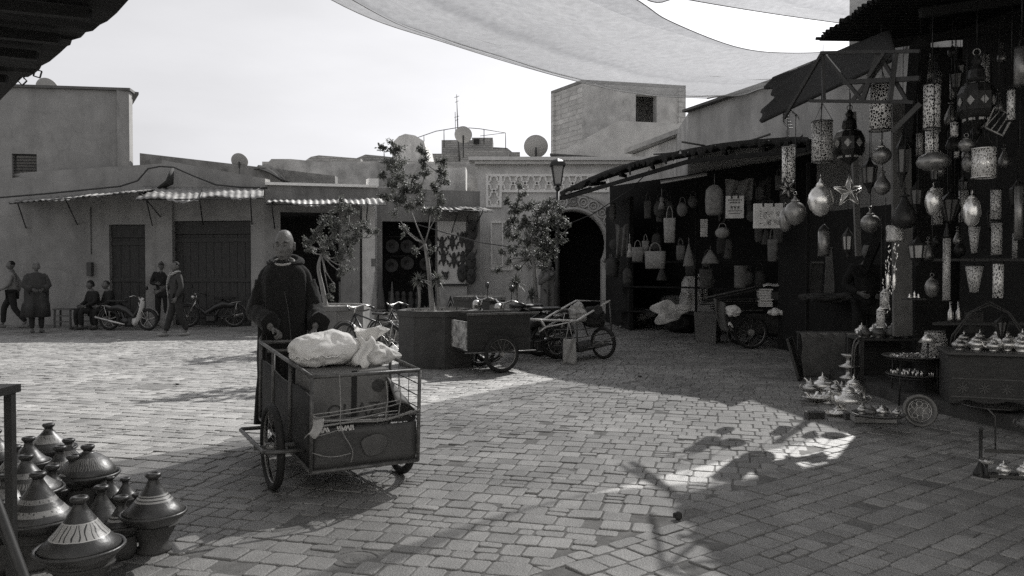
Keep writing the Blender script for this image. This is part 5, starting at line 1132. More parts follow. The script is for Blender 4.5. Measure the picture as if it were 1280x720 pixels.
for px,Y in((1012,13.4),(872,17.0)):
    x=P(px,0,Y).x; b=MB(); b.beam((x,Y,0),(x,Y,3.3),.05,.05,up=(0,1,0)); b.build('post',TAR,RS,world=True)
b=MB(); 
for i in range(9): u=i/8; b.beam(roofp(u,0)-V((0,0,.1)),roofp(u,.95)-V((0,0,.12)),.05,.08)
b.beam(cr(e,.02)-V((0,0,.12)),cr(e,.5)-V((0,0,.16)),.05,.07); b.beam(cr(e,.5)-V((0,0,.16)),cr(e,.98)-V((0,0,.14)),.05,.07); b.build('rafter',TAR,RS,world=True)
wa,wb_=P(975,0,15.0),P(1125,0,12.0); b=MB(); wall(b,(wa.x,wa.y),(wb_.x,wb_.y),0,2.5,.08); b.build('shade_sheet',SD,RS,world=True)  # dark sheet added to stand for the shade between stall and lantern shop
# ladder of shelves along the back
b=MB()
def inn(u,z,off=0): 
    a=roofp(u,.72); return V((a.x-off*.8,a.y-off*.5,z))
for z in(.5,1.1,1.7): b.beam(inn(.18,z),inn(.52,z),.5,.03); b.beam(inn(.52,z),inn(.9,z),.5,.03)
b.build('shelf',TAR,RS,world=True)
c_=P(856,222,15.2); t=thing('strip_light','unlit strip light fixed under the long stall roof','lamp',c_[:]); b=MB(); b.beam(P(826,227,15.2),P(884,217,14.8),.05,.03); b.build('batten',mat('batten',.16,.6),t,world=True); b=MB(); b.tube([P(826,228.5,15.15),P(884,218.5,14.75)],.02,8); b.build('tube',mat('tube_glass',.35,.4),t,world=True)
# ---- hanging and piled goods in the long stall
BAGM={}
def bagmat(v,weave=False,rough=.85):
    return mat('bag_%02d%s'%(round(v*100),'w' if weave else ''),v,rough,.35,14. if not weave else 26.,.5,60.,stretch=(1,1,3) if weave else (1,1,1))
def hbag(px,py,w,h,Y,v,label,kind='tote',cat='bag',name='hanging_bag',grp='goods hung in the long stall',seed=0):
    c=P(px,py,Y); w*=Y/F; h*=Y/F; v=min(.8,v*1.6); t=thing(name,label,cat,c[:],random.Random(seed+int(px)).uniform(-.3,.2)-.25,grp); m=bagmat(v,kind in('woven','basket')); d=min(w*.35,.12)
    def ringz(z,a,b_,n=20,sq=3.):
        o=[]
        for i in range(n):
            t_=2*PI*i/n; f=lambda q:math.copysign(abs(q)**(2/sq),q); o.append((a*f(math.cos(t_)),b_*f(math.sin(t_)),z))
        return o
    b=MB()
    if kind in('tote','woven'):
        b.loft([ringz(-h/2,w*.40,d*.7),ringz(-h/2+.03*h,w*.44,d),ringz(0,w*.47,d),ringz(h*.42,w*.5,d*.6),ringz(h/2,w*.49,d*.45)]); b.build('bag_body',m,t); b=MB()
        for sy in(-d*.4,d*.4): b.tube([cr([(-w*.25,sy,h*.45),(-w*.2,sy,h*.8),(0,sy*.5,h*.98),(w*.2,sy,h*.8),(w*.25,sy,h*.45)],i/12) for i in range(13)],.006,5)
        b.build('handle',m,t)
    elif kind=='pack':
        b.loft([ringz(-h/2,w*.36,d),ringz(-h*.4,w*.46,d*1.3),ringz(0,w*.5,d*1.4),ringz(h*.32,w*.45,d*1.2),ringz(h*.46,w*.25,d*.8),ringz(h/2,w*.08,d*.3)]); b.build('bag_body',m,t); b=MB(); b.tube([(0,0,h*.48),(0,0,h*.85)],.006,5); b.build('handle',m,t)
    elif kind=='cone':
        b.loft([ringz(-h/2,w*.5,d,sq=2.2),ringz(-h*.45,w*.5,d*1.1,sq=2.2),ringz(0,w*.33,d*.8,sq=2.),ringz(h/2,w*.06,d*.2,sq=2.)]); b.build('bag_body',m,t); b=MB(); b.tube([(0,0,h*.45),(0,0,h*.8)],.006,5); b.build('strap',m,t)
    elif kind=='round':
        b.ball((0,0,0),(w/2,d*1.3,h/2),18,12); b.build('bag_body',m,t); b=MB(); b.tube([cr([(-w*.3,0,h*.35),(-w*.15,0,h*.8),(w*.15,0,h*.8),(w*.3,0,h*.35)],i/8) for i in range(9)],.006,5); b.build('strap',m,t)
    elif kind=='tassel':
        b.lathe([(.01,h/2),(w*.22,h*.45),(w*.28,h*.2),(w*.2,h*.12),(w*.35,-.1*h),(w*.5,-h/2),(0,-h/2)],14); b.build('pouch',m,t); b=MB(); b.tube([(0,0,h*.5),(0,0,h*1.2)],.005,4); b.build('strap',m,t)
    elif kind=='cloth':
        b.sheet(lambda u,v_:V((w*(u-.5)*(1-.1*v_),.03*math.sin(14*u+3*v_)*(1+v_),h*(.5-v_)-.08*h*math.sin(PI*u)*(1-v_)+.03*h*math.sin(9*u))),18,10,.012); b.build('cloth',m,t)
    elif kind=='cyl':
        b.lathe([(0,-h/2),(w*.44,-h/2),(w*.5,-h*.42),(w*.5,h*.45),(w*.52,h/2),(w*.46,h/2),(w*.44,h*.4),(0,h*.38)],20); b.build('basket_body',m,t)
    elif kind=='strips':
        for i in range(8): b.box((0,0,h*(.44-.125*i)),(w*(.9-.03*(i%3)),.02,h*.05))
        b.box((0,.012,0),(w*.85,.008,h)); b.build('rack_card',m,t)
    return t
hbag(893,250,23,38,14.6,.14,'round-topped woven backpack hanging highest in the long stall','pack')
hbag(924,237,34,28,15.2,.13,'large draped check cloth hanging behind the printed camel bag','cloth',cat='cloth',name='hanging_cloth')
hbag(948,245,30,46,15.6,.05,'very dark draped cloth hanging under the stall roof near the drawing bag','cloth',cat='cloth',name='hanging_cloth')
hbag(819,325,27,22,15.5,.17,'wide pale tote hanging lowest in the left half of the stall','tote')
hbag(797,318,15,18,15.6,.13,'small tote with long straps left of the wide pale tote','tote')
hbag(807,309,9,16,16.0,.12,'narrow folded bag just above the wide pale tote','tote')
hbag(837,288,15,31,15.0,.18,'tall narrow light fabric bag hanging mid-stall','tote')
hbag(853,262,14,18,15.4,.09,'small round dark fur bag beside the tall narrow bag','round')
hbag(827,254,9,15,15.0,.10,'tiny drawstring pouch hanging alone near the roof edge','tassel')
hbag(787,313,8,17,15.0,.22,'small banded bottle-shaped pouch with a pale lower band','tassel')
hbag(861,319,14,28,15.2,.12,'cone-shaped straw bag hanging point upwards','cone')
hbag(851,316,11,18,15.7,.10,'small dull tote between the wide tote and the cone-shaped bag','tote')
hbag(888,321,22,17,15.0,.13,'low flared leather handbag below the small clasp purse','cone')
hbag(903,291,18,14,14.6,.18,'small clasp purse with a scalloped top','round')
hbag(880,285,10,22,14.7,.30,'card of pale fringed strips beside the backpack','strips',cat='display card',name='display_card')
hbag(966,313,13,28,13.8,.09,'plain narrow dim bag hanging under the drawing bag','tote')
hbag(926,346,16,28,15.5,.12,'tall round straw basket standing on end below the purse','cyl',cat='basket',name='straw_basket')
hbag(777,300,16,40,17,.08,'dull pleated dress hanging at the far left of the stall','cloth',cat='dress',name='hanging_dress')
hbag(768,332,14,30,17.5,.06,'darkest dress hanging nearest the archway','cloth',cat='dress',name='hanging_dress')
hbag(905,262,14,30,16.5,.05,'dark shawl hanging behind the woven backpack','cloth',cat='shawl',name='hanging_shawl')
hbag(985,258,20,40,15.,.07,'patterned dark shawl hanging behind the pierced lantern','cloth',cat='shawl',name='hanging_shawl')
rr=random.Random(77)
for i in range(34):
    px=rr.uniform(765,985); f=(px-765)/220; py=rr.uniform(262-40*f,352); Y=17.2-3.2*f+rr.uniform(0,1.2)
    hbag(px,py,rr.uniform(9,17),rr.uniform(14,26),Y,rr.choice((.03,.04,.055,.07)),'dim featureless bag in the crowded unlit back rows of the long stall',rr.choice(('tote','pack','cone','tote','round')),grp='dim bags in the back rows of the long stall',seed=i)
# printed bags
def pbag(px,py,w,h,Y,v,label,what,rz):
    c=P(px,py,Y); w*=Y/F; h*=Y/F; t=thing('printed_bag',label,'bag',c[:],rz,'goods hung in the long stall'); b=MB(); b.box((0,0,0),(w,.08,h),ch=.006); b.build('bag_body',mat('printed_bag_%02d'%int(v*100),v,.6,.2,9.),t)
    b=MB(); 
    for sy in(-.03,.03): b.tube([cr([(-w*.18,sy,h*.42),(-w*.16,sy,h*.6),(w*.16,sy,h*.6),(w*.18,sy,h*.42)],i/8) for i in range(9)],.008,5)
    for sx in(-.18,.18): b.box((sx*w,-.042,h*.44),(.03,.006,h*.14))
    b.build('handle',SHT,t)
    Ml=lambda x,z:Matrix.Translation((x,-.0425,z))@Matrix.Rotation(R(90),4,'X')
    if what=='camel':
        b=MB()
        for zz,n_ in((.31,9),(.20,7)):
            for i in range(n_): b.box(((i-(n_-1)/2)*w*.085,-.0425,zz*h),(w*.055,.002,h*(.06 if i%3 else .075)))
        for i,cx in enumerate((-.18,.0,.18)):
            x=cx*w; b.prism([(x-.05*w,-.12*h),(x-.04*w,-.02*h),(x-.06*w,.03*h),(x-.02*w,.02*h),(x,.07*h),(x+.03*w,.02*h),(x+.06*w,.01*h),(x+.08*w,.06*h),(x+.10*w,.05*h),(x+.075*w,-.0*h),(x+.05*w,-.03*h),(x+.05*w,-.12*h),(x+.03*w,-.12*h),(x+.02*w,-.04*h),(x-.02*w,-.04*h),(x-.03*w,-.12*h)],.002,M=Matrix.Translation((0,-.0425,0)))
        b.box((0,-.0425,-.17*h),(w*.8,.002,.012)); b.box((0,-.0425,-.28*h),(w*.6,.002,.01)); b.build('print',INK,t)
    else:
        b=MB(); rr=random.Random(4)
        for _ in range(26):
            x=rr.uniform(-.15,.42)*w; z=rr.uniform(-.4,.15)*h*(1-abs(x/w)*.6); r=rr.uniform(.02,.06)*w; b.torus((x,-.0425,z),r,.0025,'y',9,3,arc=rr.choice((.5,.8,1)))
        for z in np.linspace(.28,-.3,7): b.box((-.27*w,-.0425,z*h),(.03*w+.01*math.sin(z*40),.002,.035*h))
        b.build('print',INK,t)
pbag(918.5,259,22,28,14.0,.6,'white printed carrier bag with a row of camels','camel',R(-14))
pbag(960,270,35,31,13.1,.75,'large pale carrier bag with a line drawing, beside the globe lanterns','draw',R(-8))
# floor goods
def fl(px,py,rz=0,z=ZG): p=G(px,py,z); return (p.x,p.y,z)
WK=brickmat('wicker',.45,rh=.035,bw_=.07,mort=.35)
t=thing('wicker_basket','tall square wicker basket standing in front of the boxes','basket',fl(885,428),R(-28)); b=MB(); b.loft([[(a*.20,c*.20,0) for a,c in((1,1),(-1,1),(-1,-1),(1,-1))],[(a*.23,c*.23,.60) for a,c in((1,1),(-1,1),(-1,-1),(1,-1))],[(a*.20,c*.20,.60) for a,c in((1,1),(-1,1),(-1,-1),(1,-1))],[(a*.19,c*.19,.2) for a,c in((1,1),(-1,1),(-1,-1),(1,-1))]],smooth=False); b.build('basket_body',WK,t)
b=MB(); 
for a,c,d_,e_ in((1,1,-1,1),(-1,1,-1,-1),(-1,-1,1,-1),(1,-1,1,1)): 
    p,q=V((a*.22,c*.22,.605)),V((d_*.22,e_*.22,.605)); b.tube([p.lerp(q,i/18)+V((0,0,.012*(i%2))) for i in range(19)],.014,6)
b.build('braided_rim',WK,t)
pillow('wrapped_bale','tall pale plastic-wrapped bale behind the wicker basket','bale',Matrix.Translation(V(fl(879,418))+V((0,1.2,.75))),.27,.26,.62,2,m=mat('pale_wrap',.8),fold=.05,sq=3.5)
pillow('wrapped_bale','brighter shorter plastic-wrapped bale beside the tall one','bale',Matrix.Translation(V(fl(899,418))+V((0,1.4,.95))),.25,.24,.45,4,m=mat('bright_wrap',.9),fold=.04,sq=4)
for px,w,h,dz_,lb,v in((897,.55,.72,0,'tall plain cardboard carton behind the wicker basket',.45),(918,.5,.5,.5,'dark square case stacked at the back of the boxes',.03),(920,.6,.5,0,'low brown carton under the dark case',.14)):
    q=fl(px,418); t=thing('carton' if v>.1 else 'dark_case',lb,'box',(q[0],q[1]+.9,ZG+dz_),R(-20)); b=MB(); b.box((0,0,h/2),(w,.5,h),ch=.01); b.build('box_body',mat('carton_%02d'%int(v*100),v,.9,.2,5.),t); b=MB(); b.box((0,0,h+.006),(w*.96,.48,.01)); b.build('lid_flap',mat('carton_%02d'%int(v*100),v),t)
q=fl(908,418); t=thing('straw_hat_pile','cone-shaped pile of straw hats on top of the bales','hat pile',(q[0],q[1]+1.8,1.25),0); b=MB(); b.lathe([(.26,0),(.25,.05),(.2,.1),(.22,.12),(.17,.2),(.13,.3),(.05,.38),(0,.4)],20); b.build('hats',bagmat(.15,True),t)
pillow('leather_pouf','big round leather pouf among the piled goods','pouf',Matrix.Translation(V(fl(848,410))+V((0,.2,.62))),.46,.34,.22,6,m=mat('tan_leather',.26,.5,.3,4.),fold=.04)
pillow('leather_bundle','long dark leather bundle sloping down left of the pouf','bundle',Matrix.Translation(V(fl(818,412))+V((0,.4,.42)))@Matrix.Rotation(R(-22),4,'Y'),.5,.3,.12,8,m=mat('tan_leather'),fold=.06)
pillow('cloth_heap','low dark heap of cloth at the left end of the goods','cloth heap',Matrix.Translation(V(fl(800,412))+V((0,.6,.25))),.42,.4,.28,9,m=mat('cloth_03'),fold=.08)
pillow('cloth_heap','black rounded heap under the pouf','cloth heap',Matrix.Translation(V(fl(853,416))+V((0,.1,.26))),.40,.34,.28,19,m=mat('cloth_02'),fold=.05)
c_=P(833,388,15.9); t=thing('goat_hide','pale goat hide draped over the black heap','hide',c_[:]); b=MB()
def hide(u,v):
    a=2*PI*u; r=.30*(1+.22*math.sin(3*a+1)+.15*math.sin(5*a))*v; x=r*math.cos(a)*1.15; z=r*math.sin(a)*.72; return V((x,-.15-.16*math.cos(x*3)+.03*math.sin(9*x+7*z),z-.10*max(0,-x)*v))
b.sheet(hide,40,8,.012); b.build('hide',mat('goat_hair',.5,.9,.5,5.,.6,40.,v2=.8),t)
# little silver lamps by the archway
for (px,py,h,lb) in((776,404,.62,'small silver lamp stand, leftmost by the archway'),(785,402,.75,'tall thin silver lamp stand second from the archway'),(791,404,.5,'short silver lamp stand nearest the cloth heap')):
    t=thing('lamp_stand',lb,'lamp stand',fl(px,py),0,'silver lamp stands by the archway'); b=MB(); b.lathe([(.10,0),(.09,.02),(.02,.05),(.015,h*.5),(.03,h*.52),(.012,h*.56),(.01,h)],12); b.build('stem',CHR,t)
    b=MB(); b.lathe([(.05,h*.6),(.06,h*.7),(.03,h*.82),(.0,h*.84)],10); b.build('shade',CHR,t)
t=thing('wooden_plank','short pale plank lying on the ground by the archway','plank',fl(783,409),R(5)); b=MB(); b.box((0,0,.02),(.36,.1,.04),ch=.005); b.build('board',mat('pale_wood',.34,.8),t)
# ---- loaded cart in the row
LC=thing('loaded_cart','dark cart piled with boards, papers and bundles in front of the stall','cart',fl(945,436),R(-3))
b=MB(); b.box((0,.35,.62),(1.05,.62,.06),ch=.01); b.box((0,.05,.45),(1.0,.03,.32)); b.box((0,.65,.45),(1.0,.03,.32)); b.build('cart_bed',SHT,LC)
b=MB(); b.tube([(.5,.1,.6),(.62,.05,.75),(.6,.05,1.12)],.015,6); b.tube([(-.5,.1,.55),(-.52,.05,.18)],.015,6); b.build('frame',STEEL,LC)
wheel(LC,(-.10,0,.31),.31,'y',.028,18,hub=.06); wheel(LC,(-.10,.72,.31),.31,'y',.028,18)
lo=V(LC.location)
b=MB(); rr=random.Random(2)
tpl=thing('board_pile','jumbled dark boards sticking out left over the loaded cart','boards',tuple(lo+V((-.2,.3,.68))),0)
for i in range(9):
    b=MB(); z=.02+.045*i; M=Matrix.Translation((-.1+rr.uniform(-.15,.1),rr.uniform(-.15,.15),z))@Matrix.Rotation(rr.uniform(-.15,.15),4,'Z')@Matrix.Rotation(-.02 if i<6 else -.22,4,'Y'); b.box((0,0,0),(rr.uniform(.9,1.3),.12,.022),M,ch=.003); o=b.build('board',SHT if i%4 else WD,tpl)
for x,z,w,h,d,lb,v in((.20,.90,.24,.34,.22,'stack of papers and magazines on the loaded cart',.75),(.45,.99,.30,.16,.3,'dark carton at the right end of the loaded cart',.06)):
    t=thing('paper_stack' if v>.1 else 'dark_carton',lb,'papers' if v>.1 else 'box',tuple(lo+V((x,.15,z-h*0))),R(-8)); b=MB()
    if v>.1:
        for i in range(11): b.box((rr.uniform(-.02,.02),rr.uniform(-.02,.02),-.1+i*.031),(w,d,.024))
    else: b.box((0,0,0),(w,d,h),ch=.01)
    b.build('pile',mat('papers_%02d'%int(v*100),v,.8,.4,30.,stretch=(1,1,6)),t)
t=thing('open_book','open pale printed sheet lying on top of the cart load','papers',tuple(lo+V((.38,.15,1.16))),R(-15)); b=MB(); b.sheet(lambda u,v:V((.40*(u-.5),.3*(v-.5),.03*math.sin(PI*u)+.035*v+.015*math.sin(9*u))),10,4,.008); b.build('sheet',mat('papers_75'),t)
pillow('white_bundle','round pale bag hanging at the left flank of the loaded cart','bag',Matrix.Translation(lo+V((-.45,-.05,.72))),.13,.1,.11,3,m=mat('pale_wrap'),fold=.04)
pillow('white_bundle','flat white folded cloth on the right of the loaded cart','cloth',Matrix.Translation(lo+V((.38,-.05,.68))),.19,.1,.07,13,m=mat('bright_wrap'),fold=.05)
pillow('white_bundle','pale upright bundle at the right end of the loaded cart','bundle',Matrix.Translation(lo+V((.57,-.05,.60))),.09,.1,.20,23,m=mat('pale_wrap'),fold=.05)
t=thing('draped_sack','long grey cloth hanging down the left end of the loaded cart','cloth',tuple(lo+V((-.66,-.02,.85)))); b=MB(); b.sheet(lambda u,v:V((-.12+.22*u+.16*v*v-.02,-.04*math.sin(9*u+4*v),-.62*v*(1-.15*u)+.1*(1-u))),10,14,.012); b.build('cloth',mat('dull_tarp'),t)
t=thing('white_tag','scrap of white cloth dangling from the loaded cart','rag',tuple(lo+V((-.5,-.08,.48)))); b=MB(); b.sheet(lambda u,v:V((.09*(u-.5),.02*math.sin(6*v),.03*math.sin(5*u)-.05*v)),5,4,.01); b.build('rag',mat('bright_wrap'),t)
# ================================================================ lantern shop
LS=thing('lantern_shop','dark lantern shop with corrugated roof and iron truss at the right','shop',(5.5,8,0))
b=MB(); a=P(1008,53,9.7); c=V((3.72,1.0,4.1)); a2=V((3.62,9.6,a.z))
corr(b,c+V((0,0,0)),a2,V((8.6,13.5,5.4)),V((8.6,1.0,5.1)),80,.03,.008,.01,5); b.build('tin_roof',TIN if False else TAR,LS,world=True)
b=MB(); corr(b,V((3.64,9.62,a.z-.08)),V((3.2,10.5,3.42)),V((4.6,11.6,4.2)),V((5.2,9.4,4.5)),14,.01,.02,.02,5)
A1,A2_,A3,A4=P(955,152,9.4),P(1122,73,7.2),P(1112,38,8.2),P(966,97,9.9)
def shard(u,v):
    p=A1.lerp(A2_,u).lerp(A4.lerp(A3,u),v); j=(.12*math.sin(9*v)+.07*math.sin(23*v+1))*(1-u)**6; return p+(A2_-A1).normalized()*(-j)
b=MB(); b.sheet(shard,24,16,.02); b.build('lower_awning',TAR,LS,world=True)
b=MB(); 
def bm(p,q,w_=.028): b.beam(p,q,w_,w_)
_P=P; P=lambda x,y,Y:_P(x,y,Y*.80)
T1,T2,T3,T4=P(1026,66,9.5),P(1150,64,8.6),P(1012,126,9.6),P(1142,128,8.6)
bm(T1,T2);bm(T3,T4); bm(P(1028,66,9.5),P(980,148,9.9)); bm(P(1028,66,9.5),P(1030,126,9.5)); bm(P(1030,68,9.5),P(1078,126,9.1)); bm(P(1098,66,9),P(1078,126,9.1),.04); bm(P(1098,66,9),P(1135,128,8.7)); bm(P(1055,103,9.3),P(1150,98,8.6),.04); bm(P(1064,128,9.2),P(1112,68,9),.035); bm(P(1120,66,8.8),P(1112,128,8.8),.035)
bm(P(1085,96,9),P(1105,66,8.9),.03); bm(P(1115,165,8.4),P(1150,130,8.3),.04); P=_P; b.build('truss',IRON,LS,world=True)
b=MB(); 
for i in range(5): b.torus(tuple(P(984+i*1.2,140+i*2.5,9.9)),.05+.012*i,.004,'y',16,4,arc=.8)
b.build('loose_wire',IRON,LS,world=True)
b=MB(); b.beam(G(1116,440),P(1150,55,8.3),.14,.14,up=(0,1,0)); b.beam(G(1078,430)+V((0,1.2,0)),P(1100,290,9.5),.1,.1,up=(0,1,0)); b.build('post',TAR,LS,world=True)
b=MB(); b.beam(P(1128,420,9.6),P(1126,125,9.6),.22,.05,up=(0,1,0)); b.beam(P(1073,320,10.5),P(1066,140,10.5),.07,.05,up=(0,1,0)); o=b.build('pale_strip',mat('strip_wood',.16,.8,.3,5.),LS,world=True)
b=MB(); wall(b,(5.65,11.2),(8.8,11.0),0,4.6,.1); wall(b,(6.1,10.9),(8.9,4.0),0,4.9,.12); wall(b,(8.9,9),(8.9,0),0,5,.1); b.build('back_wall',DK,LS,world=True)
b=MB(); 
for u in range(7): b.beam((4.0+u*.0,9.1-u*1.2,4.02),(8.3,9.1-u*1.2,4.62),.06,.09)
b.build('rafter',TAR,LS,world=True)
b=MB(); b.box((6.1,8.65,.09),(3.4,1.9,.18),M=Matrix.Rotation(0,4,'Z')); b.build('step',mat('step_stone',.07,.9,.3,5.,.4,40.),LS,world=True) if False else None
q0=G(1175,521,0); q1_=G(1292,549,0)
b=MB(); pts=[(q0.x-.15,q0.y+.3),(q0.x,q0.y),(q1_.x,q1_.y),(8.5,q1_.y),(8.5,10.8),(q0.x-.1,10.8)]
b.add([(x,y,0) for x,y in pts]+[(x,y,.17) for x,y in pts],[(5,4,3,2,1,0),(6,7,8,9,10,11)]+[(i,(i+1)%6,(i+1)%6+6,i+6) for i in range(6)]); b.build('step',mat('step_stone',.07,.9,.3,5.,.4,40.),LS,world=True)
# patterned counter
cA_=G(1186,505,.17);  cB_=V((cA_.x+1.55,cA_.y-.55,.17))
CN=thing('shop_counter','dark wooden counter with a faint row of carved stars','counter',tuple(cA_),math.atan2(-.55,1.55))
b=MB(); b.box((.85,.3,.25),(1.7,.6,.50),ch=.01); b.build('counter_body',mat('counter_wood',.055,.6,.3,5.,.2,30.,stretch=(1,1,5)),CN)
b=MB(); b.box((.85,.28,.51),(1.76,.68,.03),ch=.006); b.build('counter_top',mat('counter_edge',.09,.5),CN)
b=MB()
for i in range(9):
    x=.12+i*.19
    for kk in range(4):
        a=kk*PI/4; b.beam((x-.055*math.cos(a),-.004,.17-.055*math.sin(a)),(x+.055*math.cos(a),-.004,.17+.055*math.sin(a)),.010,.008,up=(0,1,0))
b.box((.85,-.003,.08),(1.66,.006,.012)); b.box((.85,-.003,.26),(1.66,.006,.012)); b.build('carving',mat('carving',.12,.6),CN)
t=thing('wide_tray','very wide dark tray lying on the shop step below the counter','tray',(4.60,7.62,.172),0); b=MB(); b.lathe([(0,.01),(.22,.01),(.27,.03),(.285,.045),(.27,.05),(.22,.02),(0,.018)],48); b.build('dish',mat('dark_metal',.09,.35,.3,9.,metal=.8),t)
# ---- metals
def pierced(name,hi,sc_=60.,kind='F1',thr=.45,lo=.012,wv=False):
    if name in MATS: return MATS[name]
    m=mat(name,hi,.42,.15,20.,metal=.25); Nn,Ll,B=nodes(m); tc=[n for n in Nn if n.type=='TEX_COORD'][0]
    # cylindrical unwrap so the pattern wraps round each lamp
    sp=Nn.new('ShaderNodeSeparateXYZ'); Ll.new(tc.outputs['Object'],sp.inputs[0]); at2=Nn.new('ShaderNodeMath'); at2.operation='ARCTAN2'; Ll.new(sp.outputs[1],at2.inputs[0]); Ll.new(sp.outputs[0],at2.inputs[1])
    mu_=Nn.new('ShaderNodeMath'); mu_.operation='MULTIPLY'; mu_.inputs[1].default_value=.12; Ll.new(at2.outputs[0],mu_.inputs[0]); cb_=Nn.new('ShaderNodeCombineXYZ'); Ll.new(mu_.outputs[0],cb_.inputs[0]); Ll.new(sp.outputs[2],cb_.inputs[1])
    vo=Nn.new('ShaderNodeTexVoronoi'); vo.feature='DISTANCE_TO_EDGE' if kind=='E' else 'F1'; vo.inputs['Scale'].default_value=sc_; Ll.new(cb_.outputs[0],vo.inputs['Vector'])
    if kind=='M': vo.distance='CHEBYCHEV'; vo.inputs['Randomness'].default_value=.7
    if kind=='G': vo.inputs['Randomness'].default_value=0
    gt=Nn.new('ShaderNodeMath'); gt.operation='GREATER_THAN' if kind!='E' else 'LESS_THAN'; gt.inputs[1].default_value=thr; Ll.new(vo.outputs['Distance'],gt.inputs[0])
    # holes are real openings: see-through with a dark inside
    tr=Nn.new('ShaderNodeBsdfTransparent'); mxs=Nn.new('ShaderNodeMixShader'); Ll.new(gt.outputs[0],mxs.inputs[0]); Ll.new(tr.outputs[0],mxs.inputs[1]); Ll.new(B.outputs[0],mxs.inputs[2]); Ll.new(mxs.outputs[0],Nn['Material Output'].inputs['Surface'])
    return m
PA=pierced('pierced_brass_a',.85,48.,'E',.13); PB=pierced('pierced_brass_b',.85,34.,'E',.12); PC=pierced('pierced_brass_c',.9,42.,'M',.36); PD=pierced('pierced_brass_d',.6,62.,'F1',.44)
BRA=mat('aged_brass',.30,.36,.3,14.,.15,60.,metal=.75); SIL=mat('polished_silver',.92,.22,.2,16.,.15,50.,metal=.8); DBR=mat('blackened_brass',.035,.4,.4,10.,metal=.4); PGL=mat('amber_glass',.16,.35,.3,9.,spec=.6); PGL2=mat('pale_glass',.42,.3,.2,6.,spec=.6)
GL='lanterns hanging in the lantern shop'
